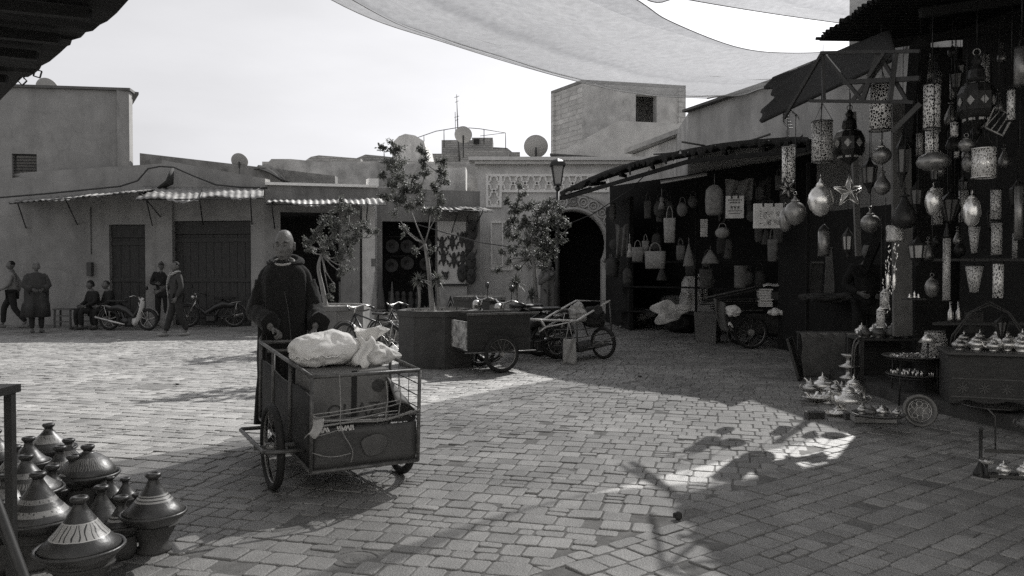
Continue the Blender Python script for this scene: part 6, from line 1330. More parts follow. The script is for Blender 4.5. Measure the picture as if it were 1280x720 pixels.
def lant(kind,px,y0_,y1_,w,Y,label,m=None,m2=None,cordto=None,cat='lantern',name='hanging_lantern',rz=None,flat=1.):
    top=P(px,y0_,Y); bot=P(px,y1_,Y); h=top.z-bot.z; w=w*Y/F; r=w/2; c=V((top.x,Y,bot.z)); t=thing(name,label,cat,c[:],(px*.7)%6 if rz is None else rz,GL)
    cz=cordto if cordto else min(4.0,top.z+.9)
    def cord(z=h): b=MB(); b.tube([(0,0,z),(0,0,max(z+.05,cz-bot.z))],.004,4); b.build('cord',DBR,t)
    if kind=='cyl':
        b=MB(); b.lathe([(r,0),(r,h)],28); o=b.build('shade',m,t); o.data.polygons.foreach_set('use_smooth',[True]*len(o.data.polygons))
        # drop the end caps so that it is an open tube
        b=MB(); 
        for z in(0,h): b.torus((0,0,z),r,.006,'z',28,6)
        b.lathe([(r*.45,h*.0+.004),(r*.93,h*.0+.008),(r*.93,h*.98),(0,h*.985)],20); b.build('rim',m2 or DBR,t)  # includes an inner sleeve, dark by default, standing for shade behind the holes
        b=MB(); 
        for k in range(3): b.tube([(r*math.cos(k*2.1),r*math.sin(k*2.1),h),(0,0,h+r*1.8)],.003,4)
        b.build('chain',DBR,t); cord(h+r*1.8)
    elif kind in('globe','pear','oval','tear','flat'):
        pr={'globe':[(0,0),(.10,.01),(.45,.06),(.82,.2),(1,.38),(.93,.56),(.68,.70),(.38,.77),(.30,.80),(.34,.82),(.28,.86),(.14,.90),(.12,.95),(0,1)],
            'pear':[(0,0),(.4,.03),(.85,.15),(1,.32),(.85,.48),(.5,.64),(.28,.78),(.2,.9),(.12,1),(0,1)],
            'oval':[(0,0),(.35,.03),(.75,.15),(1,.42),(.95,.62),(.7,.82),(.35,.9),(.38,.93),(.15,.97),(0,1)],
            'tear':[(0,0),(.5,.02),(.9,.12),(1,.26),(.8,.48),(.4,.7),(.14,.88),(.05,1),(0,1)],
            'flat':[(0,0),(.5,.05),(.9,.25),(1,.5),(.85,.75),(.5,.92),(.15,1),(0,1)]}[kind]
        b=MB(); b.lathe([(a*r,z*h) for a,z in pr],30,sc=(1,flat)); b.build('globe',m,t)
        b=MB(); b.torus((0,0,h*.80 if kind=='globe' else h*.9),r*.33,.008,'z',20,6); b.build('collar',m2 or m,t); b=MB(); b.torus((0,0,h+.02),.018,.004,'y',10,4); b.build('hanging_ring',m2 or m,t); cord()
    elif kind=='glass':
        b=MB(); n=6; z1,z2=h*.30,h*.72
        for k in range(n):
            a=k*2*PI/n; b.beam((r*.75*math.cos(a),r*.75*math.sin(a),z1),(r*.95*math.cos(a),r*.95*math.sin(a),z2),.012,.012)
        b.lathe([(0,0),(.2*r,.06*h),(.3*r,.15*h),(.8*r,z1)],6,smooth=False); b.lathe([(r*1.05,z2),(r*.9,z2+.06*h),(r*.45,z2+.16*h),(r*.3,z2+.2*h),(r*.1,h)],6,smooth=False); b.build('frame',m2 or DBR,t)
        b=MB(); b.lathe([(r*.7,z1+.003),(r*.9,z2-.003)],6,smooth=False); b.build('panes',m or PGL,t); cord()
    elif kind=='ornate':
        n=8; b=MB(); b.lathe([(0,0),(.08*r,.02*h),(.2*r,.06*h),(.5*r,.12*h),(.85*r,.20*h),(1*r,.28*h),(1*r,.50*h),(.8*r,.60*h),(.45*r,.66*h),(.5*r,.69*h),(.42*r,.80*h),(.2*r,.87*h),(.28*r,.92*h),(.1*r,1.*h)],n,smooth=False); b.build('body',m2 or DBR,t)
        b=MB()
        for k in range(n):
            a=(k+.5)*2*PI/n; ca_,sa_=math.cos(a),math.sin(a); M=Matrix.Translation((r*.93*ca_,r*.93*sa_,.39*h))@Matrix.Rotation(a+PI/2,4,'Z'); q=r*.23; b.prism([(0,-q*1.2),(q,0),(0,q*1.2),(-q,0)],.012,M=M)
            M=Matrix.Translation((r*.66*ca_,r*.66*sa_,.16*h))@Matrix.Rotation(a+PI/2,4,'Z'); b.prism([(-q*.7,-.01),(q*.7,-.01),(q*.8,.03),(-q*.8,.03)],.012,M=M)
        b.build('glass_lozenge',m or PGL,t); b=MB(); b.torus((0,0,.62*h),r*.6,.008,'z',24,5); b.torus((0,0,1.03*h),.03,.006,'y',12,5); b.build('rim',BRA,t); cord()
    elif kind=='star':
        b=MB(); n=5 if (m is not PGL2) else 6; R1=r; R2=r*.42; d=r*.28; vs=[(0,-d,h/2),(0,d,h/2)]
        for k in range(2*n): a=PI/2+PI*k/n+(.0 if n==5 else .3); q=R1 if k%2==0 else R2; vs.append((q*math.cos(a),0,h/2+q*math.sin(a)))
        fs=[]
        for k in range(2*n): fs+=[(0,2+k,2+(k+1)%(2*n)),(1,2+(k+1)%(2*n),2+k)]
        b.add(vs,fs); b.build('star_body',m,t); b=MB()
        for k in range(2*n): b.tube([vs[2+k],vs[2+(k+1)%(2*n)]],.008,5); b.tube([vs[2+k],(0,-d-.004,h/2)],.005,4)
        b.build('star_edges',m2 or DBR,t); cord(h/2+r)
    elif kind=='cone':
        b=MB(); b.lathe([(r*.45,0),(r,h)],24); b.build('shade',m,t); b=MB(); b.torus((0,0,0),r*.45,.006,'z',20,5); b.torus((0,0,h),r,.006,'z',24,5); b.build('rim',m2 or DBR,t); cord()
    elif kind=='cap':
        b=MB(); b.lathe([(r,0),(r,h*.8)],22); b.build('shade',m,t); b=MB(); b.lathe([(r*1.05,h*.8),(r*.9,h*.84),(r*.3,h*.96),(.01,h)],22); b.torus((0,0,0),r,.006,'z',22,5); b.build('cap',m2 or DBR,t); cord()
    elif kind=='fins':
        n=8; b=MB(); 
        for k in range(n):
            a=2*PI*k/n; b.beam((r*.35*math.cos(a),r*.35*math.sin(a),h*.1),(r*math.cos(a),r*math.sin(a),h*.75),.012,.012)
        b.lathe([(0,0),(.35*r,.1*h)],8,smooth=False); b.lathe([(1.05*r,.75*h),(.7*r,.84*h),(.2*r,.95*h),(0,h)],8,smooth=False); b.build('frame',m2 or DBR,t); b=MB(); b.lathe([(r*.3,.1*h),(r*.93,.745*h)],8,smooth=False); b.build('panes',PGL,t); cord()
    return t
lant('cyl',986,183,229,16,9.6,'small pierced tube lantern leftmost of all, above the six-pointed star',PC,rz=.3)
lant('star',984,222,250,28,9.3,'six-pointed glass star lantern leftmost in the shop',PGL2,DBR,rz=R(8))
lant('globe',994,244,282,27,9.0,'dull brass globe lantern under the six-pointed star',BRA)
lant('oval',982,258,290,16,9.5,'small globe lantern half hidden behind the dull brass globe',BRA)
lant('cyl',1028,152,203,25,8.9,'tall fine-pierced tube lantern hanging left of the big ornate lantern',PD)
lant('globe',1026,222,271,31,8.6,'brightest polished globe lantern left of the five-pointed star',SIL)
lant('star',1062,222,258,40,8.6,'large five-pointed metal star lantern',BRA,SIL,rz=R(-6))
lant('ornate',1062,137,208,38,8.9,'big dark eight-sided lantern with pale lozenge windows under the truss',PGL2)
lant('cap',1030,280,320,14,9.2,'plain capped tube lantern below the brightest globe',BRA)
lant('glass',1060,284,324,14,9.0,'little lantern with tall pale glass panes below the five-pointed star',PGL2)
lant('cyl',1101,107,163,26,8.2,'bright tube lantern cut with large lozenges beside the truss',PB)
lant('globe',1102,178,206,24,8.4,'round brass lantern directly under the lozenge-cut tube',BRA,SIL)
lant('pear',1103,212,244,20,8.6,'smooth pear-shaped brass lantern below the round one',BRA)
lant('globe',1088,262,291,24,9.2,'dim pointed globe lantern below the pear-shaped one',BRA)
lant('glass',1087,196,243,19,8.9,'dark narrow glass lantern behind the pear-shaped one',None)
lant('glass',1128,168,236,16,8.3,'long dark lantern with tall grey panes at the pale strip',PGL)
lant('cyl',1165,106,161,19,7.6,'bright tube lantern with a maze pattern, hung highest',PC)
lant('cyl',1165,162,196,15,7.8,'short maze-pattern tube directly below the highest bright tube',PC)
lant('flat',1167,190,214,40,7.5,'wide flattened disc-shaped brass lantern',BRA)
lant('tear',1131,240,286,31,8.0,'large black teardrop lantern over the silver cuff',DBR)
lant('glass',1146,226,268,15,8.4,'grey-paned lantern between the teardrop and the silver oval',PGL)
lant('cyl',1193,152,172,9,7.7,'tiny bright pierced tube right of the disc-shaped lantern',PC)
lant('cyl',1196,172,198,6,7.9,'thin pierced tube under the tiny bright tube',PA)
lant('oval',1167,233,270,20,7.8,'upright silver oval lantern below the disc',SIL)
lant('ornate',1221,68,166,42,7.4,'largest ornate lantern, hung high at the right with lozenge windows',PGL2)
lant('cyl',1230,186,222,27,7.1,'wide silver drum lantern with bold piercing, tilted',PB,SIL)
lant('oval',1215,243,284,21,7.3,'bright hammered silver oval lantern at the right',SIL)
lant('cyl',1245,237,275,12,7.4,'upper of the three matching slim pierced tubes',PD)
lant('cyl',1246,278,319,12,7.4,'middle of the three matching slim pierced tubes',PD)
lant('cyl',1248,329,373,12,7.4,'lowest and brightest of the three matching slim pierced tubes',PC)
lant('cone',1218,283,317,14,7.6,'narrow pierced cone shade above the wider cone shade',PD)
lant('cone',1218,332,366,21,7.6,'wider pierced cone shade on the back rail',PD)
lant('glass',1147,296,334,23,8.0,'six-sided house-shaped lantern with pale panes over the little figures',PGL2)
lant('fins',1187,240,280,24,7.9,'dark flared lantern with ribbed glass between the two silver ovals',PGL)
lant('cap',1184,278,376,9,7.9,'very long thin pierced tube hanging like a column',PD)
lant('oval',1208,172,190,18,7.3,'small dull globe just above the wide silver drum',BRA)
lant('globe',1210,190,216,14,7.6,'small dim globe hidden behind the wide silver drum',BRA)
lant('cyl',1264,112,151,9,7.2,'thin pierced strip lantern near the right edge of the roof',PC)
lant('cyl',1277,60,108,16,6.8,'dull plain shade cut off by the right edge of the picture',BRA)
lant('tear',1193,160,190,20,7.9,'black teardrop lantern in shadow beside the disc',DBR)
lant('oval',1165,346,372,17,8.4,'dim rounded metal lamp hanging above the cupboard',BRA)
lant('fins',1252,395,425,16,7.5,'small fluted metal lamp over the counter',PGL)
lant('cyl',1274,232,300,10,7.,'dull tall shade at the right edge beside the slim tubes',BRA)
t=thing('square_shade','openwork square metal shade tilted under the largest ornate lantern','lantern',tuple(P(1248,152,7.3)),0,GL); b=MB(); M=Matrix.Rotation(R(25),4,'Y'); 
for a,c in(((-.09,0,0),(.012,.012,.2)),((.09,0,0),(.012,.012,.2)),((0,0,.1),(.19,.012,.012)),((0,0,-.1),(.19,.012,.012))): b.box(a,c,M)
for i in range(4): b.beam(M@V((-.09+.06*i,0,-.1)),M@V((-.03+.045*i,0,.1)),.008,.008)
b.build('openwork',BRA,t); b=MB(); b.tube([(0,0,.1),(0,0,.9)],.004,4); b.build('cord',DBR,t)
rr=random.Random(31)
_src=[lant('globe',1200,300,322,14,9.3,'dim unlit lantern in the dark back rows of the lantern shop',DBR),lant('tear',1160,300,326,14,9.5,'dim unlit lantern in the dark back rows of the lantern shop',BRA),lant('cyl',1230,120,160,11,9.6,'dim unlit lantern in the dark back rows of the lantern shop',PD),lant('glass',1210,120,156,14,9.4,'dim unlit lantern in the dark back rows of the lantern shop')]
for o in _src: o['group']='dim lanterns in the back rows'
for i in range(40):
    px=rr.uniform(1145,1275); py=rr.uniform(70,330); Y=rr.uniform(8.9,10.2); p=P(px,py,Y); dup(_src[i%4],(p.x,p.y,p.z),rr.uniform(0,6),s=rr.uniform(.7,1.25))
# strings of small metal things on the post
t=thing('silver_cuff','broad bright silver cuff wrapped round the leaning post','cuff',tuple(P(1119,302,8.2)),0); b=MB(); b.lathe([(.08,0),(.085,.02),(.08,.08),(.088,.14),(.08,.165)],22,sc=(1,1.1)); b.build('cuff',mat('embossed_silver',.7,.35,.4,30.,.8,90.,metal=.8),t)
t=thing('spoon_string','long string of small silver spoons hanging down the post','spoons',tuple(P(1114,345,8.1)),0); rr=random.Random(5)
b=MB()
for i in range(64):
    z=.32-.011*i; x=rr.uniform(-.055,.055)-.0015*i; M=Matrix.Translation((x,-.06+rr.uniform(-.02,.02),z))@Matrix.Rotation(rr.uniform(-.5,.5),4,'Y'); b.ball((0,0,0),(.007,.004,.018),8,5,M=M)
o=b.build('silver_pieces',SIL,t); o['kind']='stuff'
for px,py,w,h,lb in((1106,373,11,24,'upper tin drum tied to the foot of the leaning post'),(1101,396,10,26,'lower tin drum tied to the foot of the leaning post')):
    lant('cap',px,py-h/2,py+h/2,w,7.95,lb,PD,SIL)
for px,py,lb in((1110,352,'slim silver ladle bowl hanging left on the post'),(1118,352,'slim silver ladle bowl hanging right on the post')):
    t=thing('silver_ladle',lb,'ladle',tuple(P(px,py,8.0)),0); b=MB(); b.ball((0,0,0),(.022,.012,.09),12,9); b.build('bowl',SIL,t); b=MB(); b.tube([(0,0,.08),(.01,0,.2)],.004,5); b.build('handle',SIL,t)
t=thing('wall_shelf','small shelf board holding three little silver figures','shelf',tuple(P(1143,374,8.3)),0); b=MB(); b.box((0,0,0),(.2,.12,.015)); b.build('board',WOOD,t)
for i,px in enumerate((1137,1143,1148)):
    t=thing('silver_figurine',('left','middle','right')[i]+' of three little silver figures on the small shelf','figurine',tuple(P(px,373,8.3)+V((0,0,.005))),0,'little silver figures'); b=MB(); h=.05 if i!=1 else .075; b.lathe([(.018,0),(.020,.006),(.008,h*.4),(.012,h*.6),(.004,h*.85),(0,h)],10); b.build('figure',SIL,t)
# ---- cupboard with carved front
t=thing('carved_cupboard','dark carved cupboard behind the lampshade and teapots','cupboard',tuple(G(1150,470,0)+V((.15,.9,0))),R(-12)); b=MB(); b.box((.0,0,.55),(.55,.4,1.1),ch=.01); b.box((.0,-.01,.86),(.6,.44,.05)); b.build('cupboard_body',mat('old_carved_wood',.06,.7,.4,14.,.5,60.),t)
b=MB()
for i in range(5): b.prism([(-.04,0),(.04,0),(.0,.11)],.012,M=Matrix.Translation((-.2+.1*i,-.225,.9)))
for i in range(9): b.lathe([(0,0),(.012,.02),(.006,.04),(.012,.06),(0,.08)],8,c=(-.24+.06*i,-.23,.76))
for z in(.15,.7): b.box((0,-.206,z),(.5,.012,.03))
b.build('carving',mat('old_carved_wood'),t)
b=MB(); b.box((-.12,-.207,.42),(.2,.012,.48)); b.build('door',mat('counter_wood'),t); b=MB(); b.box((.12,-.207,.42),(.2,.012,.48)); b.build('door',mat('counter_wood'),t)
# ---- stack of framed boards leaning
base=G(1003,428,0)
for i in range(17):
    px=1000+i*5.0; q=G(px,423+.25*i,ZG); t=thing('framed_board',['dull','black','narrow','scuffed','tall','plain'][i%6]+' framed board leaning, number %s from the left of the leaning row'%['one','two','three','four','five','six','seven','eight','nine','ten','eleven','twelve','thirteen','fourteen','fifteen','sixteen','seventeen'][i],'framed board',(q.x,q.y+.8,ZG),R(70),'dark framed boards leaning in a row'); t.rotation_euler=(0,R(12),R(66+i*1.2))
    h=.62+.02*(i%4)+.012*i; b=MB(); b.box((0,0,h/2),(.55,.03,h),ch=.004); b.build('panel',SHT,t); b=MB()
    for a,c in(((-.275,-.0,h/2),(.02,.045,h)),((.275,0,h/2),(.02,.045,h)),((0,0,h),(.57,.045,.02))): b.box(a,c)
    b.build('frame',mat('frame_edge',.05 if i%3 else .05,.5),t)
pillow('cloth_heap','rumpled dark cloth lying along the tops of the leaning boards','cloth heap',Matrix.Translation(P(1040,372,13.0)),.5,.3,.08,14,m=mat('cloth_05',.05,.9,.25,8.,.3,30.),fold=.08)
for px,y0_,y1_,lb,v in((1018,328,372,'tall leaning mirror with a pale top edge left of the plank',.10),(1036,310,372,'pale upright plank leaning behind the row of boards',.18)):
    a_,c_=P(px,y1_,13.4),P(px+3,y0_,13.5); t=thing('leaning_plank' if v>.15 else 'leaning_mirror',lb,'plank' if v>.15 else 'mirror',a_[:]); b=MB(); b.beam(a_,c_,.2 if v<.15 else .16,.04,up=(0,1,0)); b.build('board',mat('strip_wood') if v>.15 else mat('mirror_back',.06,.4,.3,5.),t,world=True)
    b=MB(); b.beam(c_-V((.1,.03,0)),c_+V((.1,-.03,0)),.03,.03); b.build('top_edge',mat('strip_wood'),t,world=True)
# ---- leaning leather panel + low bench
q=G(1003,474,ZG); t=thing('leather_hide','large scalloped leather panel leaning on the low bench','leather hide',tuple(G(1032,474,ZG)),R(-4)); t.rotation_euler=(R(-9),0,R(-4)); t.scale=(1.25,1.25,1.18)
b=MB(); s=.0112
def lp(u,v):
    x=-.24+.48*u; x*=1-.03*math.sin(9*v+1); z=.02+.50*v+ (.018*math.sin(22*u) if v>.9 else 0); return V((x,.0+.01*math.sin(6*u+4*v),z))
b.sheet(lp,26,10,.014); b.build('hide',mat('suede',.12,.85,.35,6.,.5,16.),t)
t=thing('picture_frame','dark wooden frame leaning edge-on left of the leather panel','frame',tuple(G(1002,474,ZG)),R(66)); t.rotation_euler=(R(-16),0,R(62)); b=MB(); 
for a,c in(((-.2,0,.28),(.04,.035,.56)),((.2,0,.28),(.04,.035,.56)),((0,0,.56),(.44,.035,.04)),((0,0,.02),(.44,.035,.04))): b.box(a,c,ch=.004)
b.build('moulding',mat('frame_wood',.05,.5,.3,9.),t); b=MB(); b.box((0,.005,.29),(.37,.008,.5)); b.build('backing',SHT,t)
t=thing('low_bench','low dark bench with a worn bright edge carrying nothing','bench',tuple(G(1060,474,0)+V((.0,.35,0))),R(-3)); b=MB(); b.box((.0,.1,.60),(1.0,.4,.03),ch=.005); b.build('seat',WOOD,t); b=MB(); b.box((0,-.11,.605),(1.01,.014,.035)); b.build('metal_edge',mat('worn_metal_edge'),t)
for sx in(-.46,.46):
    for sy in(-.05,.27): b=MB(); b.beam((sx,sy,0),(sx,sy,.585),.05,.05); b.build('leg',WOOD,t)
# ---- teapots, boxes, trays
def mk_pot(m,lid=True,body=1.,name='teapot'):
    def f(t,s):
        b=MB(); b.lathe([(0,0),(.5,0),(.55,.05),(.45,.12),(.8,.35),(1.*body,.62),(.92,.9),(.6,1.12),(.38,1.2),(.42,1.26)],20); b.lathe([(.42,1.26),(.41,1.33),(.33,1.46),(.14,1.53),(.05,1.58),(.11,1.66),(.05,1.74),(.03,1.86),(0,1.92)],16); o=b.build('pot_body',m,t); o.scale=(s,s,s)
        b=MB(); b.tube([cr([(.85,0,.45),(1.25,0,.7),(1.35,0,1.1),(1.6,0,1.3)],i/10) for i in range(11)],[.17-.01*i for i in range(11)],8); o=b.build('spout',m,t); o.scale=(s,s,s)
        b=MB(); b.tube([cr([(-.8,0,1.0),(-1.25,0,1.15),(-1.35,0,.7),(-.85,0,.4)],i/10) for i in range(11)],.06,7); o=b.build('handle',m,t); o.scale=(s,s,s)
    return f
def mk_jar(m):
    def f(t,s):
        b=MB(); b.lathe([(0,0),(.6,0),(.62,.06),(.5,.12),(.9,.5),(.95,.8),(.7,1.1),(.5,1.18)],18); o=b.build('jar_body',m,t); o.scale=(s,s,s); b=MB(); b.lathe([(.55,1.18),(.58,1.22),(.54,1.34),(.38,1.5),(.12,1.58),(.07,1.66),(.14,1.76),(.05,1.86),(0,2.05)],16); o=b.build('lid',m,t); o.scale=(s,s,s)
    return f
def mk_box(m):
    def f(t,s):
        b=MB(); b.box((0,0,.4),(2.2,1.3,.8),ch=.05); o=b.build('box_body',m,t); o.scale=(s,s,s); b=MB(); 
        for i in range(8): b.box((-.95+.27*i,-.66,.42),(.10,.05,.7))
        b.box((0,0,.83),(2.3,1.4,.08),ch=.02); o=b.build('lid',m,t); o.scale=(s,s,s)
    return f
def mk_cand(m):
    def f(t,s):
        b=MB(); b.lathe([(0,0),(.7,0),(.75,.08),(.25,.3),(.2,.6),(.55,.75),(.6,.85),(.2,1.0),(.2,1.4),(.5,1.5),(.55,1.6),(.2,1.75),(.18,2.1),(.45,2.2),(.5,2.35),(0,2.3)],16); o=b.build('stem',m,t); o.scale=(s,s,s); b=MB(); b.torus((0,0,1.55),.6,.05,'z',16,5); o=b.build('ring',m,t); o.scale=(s,s,s)
    return f
def mk_bowl(m):
    def f(t,s):
        b=MB(); b.lathe([(0,.05),(.5,.0),(.6,.05),(1.2,.35),(1.5,.5),(1.46,.52),(1.1,.38),(0,.12)],26); o=b.build('bowl_body',m,t); o.scale=(s,s,s); b=MB(); rr=random.Random(int(s*9999))
        for _ in range(9): a=rr.random()*6.3; q=rr.random()*.9; b.beam((q*math.cos(a),q*math.sin(a),.35),(q*math.cos(a)+rr.uniform(-.6,.6),q*math.sin(a)+rr.uniform(-.4,.4),.5+rr.random()*.25),.22,.05)
        o=b.build('trinkets',m,t); o.scale=(s,s,s)
    return f
PM=mat('pewter',.6,.24,.4,18.,.2,60.,metal=.9); BP=mat('bronze_pot',.14,.42,.35,12.,.2,50.,metal=.5); ENG=mat('engraved_tin',.16,.45,.5,40.,.8,90.,metal=.6)
GP='silver and brass pieces laid out on the paving'
def put(fn,px,py,s,z,lb,cat,name,rz=0,grp=GP,Y=None):
    p=G(px,py,z) if Y is None else V((P(px,py,Y).x,Y,z)); s*=2.25 if cat not in('bowl','dish','chest') else 1.25; t=thing(name,lb,cat,(p.x,p.y,z),rz,grp); fn(t,s); return t
z=ZG
put(mk_bowl(SIL),1022,502,.105,z,'wide silver bowl heaped with bright trinkets at the front left','bowl','trinket_bowl')
put(mk_box(ENG),1018,523,.062,z,'ribbed dark little chest, left of the two ribbed chests','chest','small_chest',R(4))
put(mk_box(ENG),1066,524,.060,z,'ribbed dark little chest beside the round tray crate','chest','small_chest',R(-6))
put(mk_bowl(SIL),1043,520,.062,z,'small overturned-looking bright dish between the ribbed chests','dish','silver_dish')
put(mk_pot(SIL),1028,491,.058,z,'shiny round-lidded pot rising behind the trinket bowl','teapot','teapot',R(160))
put(mk_pot(SIL,body=1.1),1060,512,.070,z,'fattest bright silver pot at the front by the crate','teapot','teapot',R(200))
put(mk_jar(PM),1044,500,.050,z,'slim pewter jar standing between the shiny pots','jar','jar')
put(mk_cand(PM),1036,504,.045,z,'short ringed candlestick behind the small bright dish','candlestick','candlestick')
put(mk_cand(PM),1061,488,.085,z,'tallest silver candlestick at the back of the ground display','candlestick','candlestick')
put(mk_jar(SIL),1067,498,.062,z,'bright tall-lidded jar next to the bench leg','jar','jar')
put(mk_pot(PM),1013,492,.045,z,'small pewter pot with a big handle at the far left','teapot','teapot',R(10))
put(mk_jar(PM),1052,498,.045,z,'little pewter jar behind the fattest silver pot','jar','jar')
put(mk_pot(PM),1072,507,.045,z,'small teapot tucked beside the round tray','teapot','teapot',R(140))
put(mk_cand(PM),1047,512,.035,z,'smallest candlestick in the middle of the ground display','candlestick','candlestick')
# crate with tray
cq=G(1098,530,ZG); t=thing('wooden_crate','pale wooden crate under a round tray at the shop front','crate',(cq.x+.0,cq.y+.16,ZG),R(-8)); b=MB(); 
for zz in(.035,.095): b.box((0,-.15,zz),(.38,.014,.052)); b.box((0,.15,zz),(.38,.014,.052)); b.box((-.185,0,zz),(.014,.28,.05)); b.box((.185,0,zz),(.014,.28,.05))
b.build('slats',mat('pale_crate',.30,.85,.2,9.),t); b=MB(); b.box((0,0,.127),(.37,.29,.01)); b.build('lid',mat('pale_crate'),t)
def tray(px,py,r,z,lb,name='round_tray',m=SIL,Y=None,grp='round metal trays at the shop front'):
    p=G(px,py,z) if Y is None else V((P(px,py,Y).x,Y,z)); t=thing(name,lb,'tray',(p.x,p.y,z),0,grp); b=MB(); b.lathe([(0,.004),(r*.88,.004),(r*.97,.02),(r,.024),(r*.97,.03),(r*.87,.012),(0,.012)],40); b.build('tray_plate',m,t); return V((p.x,p.y,z+.012))
tp=tray(1098,520,.235,ZG+.135,'round tray on the pale crate holding little pots',m=BP)
for fn,dx,dy,s,lb,nm,rz_ in((mk_pot(SIL),.02,-.02,.050,'pointed bright pot in the middle of the crate tray','teapot',1),(mk_pot(PM),.14,-.05,.040,'small fluted pot at the right of the crate tray','teapot',3),(mk_jar(BP),-.10,-.07,.055,'broad dull canister at the left of the crate tray','jar',0),(mk_jar(PM),-.12,.07,.050,'domed pewter jar at the back of the crate tray','jar',0),(mk_pot(BP),.10,.12,.045,'bronze pot at the back right of the crate tray','teapot',2)):
    t=thing(nm,lb,nm,tuple(tp+V((dx,dy,0))),rz_,GP); fn(t,s)
# display rack: tiered iron stand with two trays
sx0=G(1142,505,ZG); ST=thing('tiered_stand','black iron stand carrying two round trays of trinkets','stand',(sx0.x,sx0.y,ZG),0); b=MB()
for a in(.5,2.1,3.7,5.3): b.tube([(.27*math.cos(a),.27*math.sin(a),0),(.25*math.cos(a),.25*math.sin(a),.50)],.01,6)
for z_ in(.30,.50): b.torus((0,0,z_),.26,.008,'z',28,5)
b.build('iron_frame',IRON,ST)
for z_,lb,Rr in((ZG+.50,'upper round tray full of jewellery on the iron stand',.33),(ZG+.30,'lower round tray with upright trinkets on the iron stand',.29)):
    t=thing('round_tray',lb,'tray',(sx0.x,sx0.y,z_+.01),0,'round metal trays at the shop front'); b=MB(); b.lathe([(0,.004),(Rr*.9,.004),(Rr*.98,.02),(Rr,.024),(Rr*.97,.03),(Rr*.88,.012),(0,.012)],40); b.build('tray_plate',BP,t)
    b=MB(); rr=random.Random(int(z_*100))
    for _ in range(46):
        a=rr.random()*6.3; q=Rr*.8*math.sqrt(rr.random()); x,y=q*math.cos(a),q*math.sin(a)
        if z_>.45+ZG: b.beam((x,y,.02),(x+rr.uniform(-.06,.06),y+rr.uniform(-.04,.04),.028+rr.uniform(0,.012)),.016,.006)
        else: b.ball((x,y,.035),(.009,.009,.028),7,5)
    o=b.build('trinkets',SIL,t); o['kind']='stuff'
# standing plate
t=thing('standing_plate','engraved round metal plate leaning upright at the front','plate',tuple(G(1151,534,ZG)),R(-12)); t.rotation_euler=(R(-14),0,R(-12)); b=MB(); r=.155; M=Matrix.Translation((0,0,r))@Matrix.Rotation(R(90),4,'X'); b.lathe([(0,.0),(r*.72,.0),(r*.76,.014),(r*.95,.02),(r,.014),(r,.006),(r*.76,-.004),(0,-.006)],44,M=M); b.build('plate',BP,t)
b=MB(); 
for k_ in range(8): a=k_*PI/4; b.torus((r*.42*math.cos(a),-.001,r+r*.42*math.sin(a)),r*.16,.0025,'y',14,4)
b.torus((0,-.001,r),r*.2,.003,'y',16,4); b.torus((0,-.001,r),r*.66,.003,'y',30,4); b.torus((0,-.014,r),r*.97,.003,'y',40,4); b.build('engraving',PM,t)
# pot table above
q=G(1110,488,ZG); TB=thing('pot_table','dark draped table crowded with round pots','table',(q.x,q.y+.15,ZG),R(-6)); b=MB(); b.box((0,0,.63),(.72,.55,.03),ch=.006); b.build('tabletop',WOOD,TB)
for a,c in((-.33,-.24),(.33,-.24),(-.33,.24),(.33,.24)): b=MB(); b.beam((a,c,0),(a,c,.615),.045,.045); b.build('leg',WOOD,TB)
b=MB(); b.box((0,.24,.33),(.6,.02,.5)); b.build('back_panel',SHT,TB); b=MB(); b.tube([cr([(-.36,-.26,.62),(-.42,-.27,.5),(-.42,-.28,.2),(-.40,-.28,0)],i/10) for i in range(11)],.014,6); b.tube([cr([(-.34,-.27,.66),(-.43,-.28,.60),(-.46,-.29,.3),(-.45,-.29,0)],i/10) for i in range(11)],.012,6); b.build('bent_frame',BP,TB)
TM=Matrix.LocRotScale(TB.location,TB.rotation_euler,None)
i=0
desc=['round-bellied','squat','tall-lidded','pointed','bronze','dull','bright','handled','spouted','lidded','wide','small']
spots=[(-.27,-.18,.058,0,BP),(-.12,-.19,.066,1,BP),(.04,-.18,.066,0,BP),(.2,-.19,.06,1,BP),(-.26,0,.05,0,SIL),(-.12,.0,.056,1,SIL),(.03,.01,.06,0,BP),(.18,.0,.058,1,PM),(.30,-.02,.05,0,BP),(-.2,.17,.062,0,SIL),(.0,.17,.075,1,PM),(.2,.17,.08,0,PM)]
rowt=['front row','front row','front row','front row','middle row','middle row','middle row','middle row','middle row','back row','back row','back row']; ordn=['first','second','third','fourth','first','second','third','fourth','fifth','first','second','third']
for j,(x,y,s,kd,m) in enumerate(spots):
    p=TM@V((x,y,.646)); t=thing('teapot' if kd==0 else 'jar','%s pot, %s from the left in the %s on the dark pot table'%(desc[j],ordn[j],rowt[j]),'teapot' if kd==0 else 'jar',p[:],x*9,'pots crowded on the pot table'); (mk_pot(m) if kd==0 else mk_jar(m))(t,s*1.4)
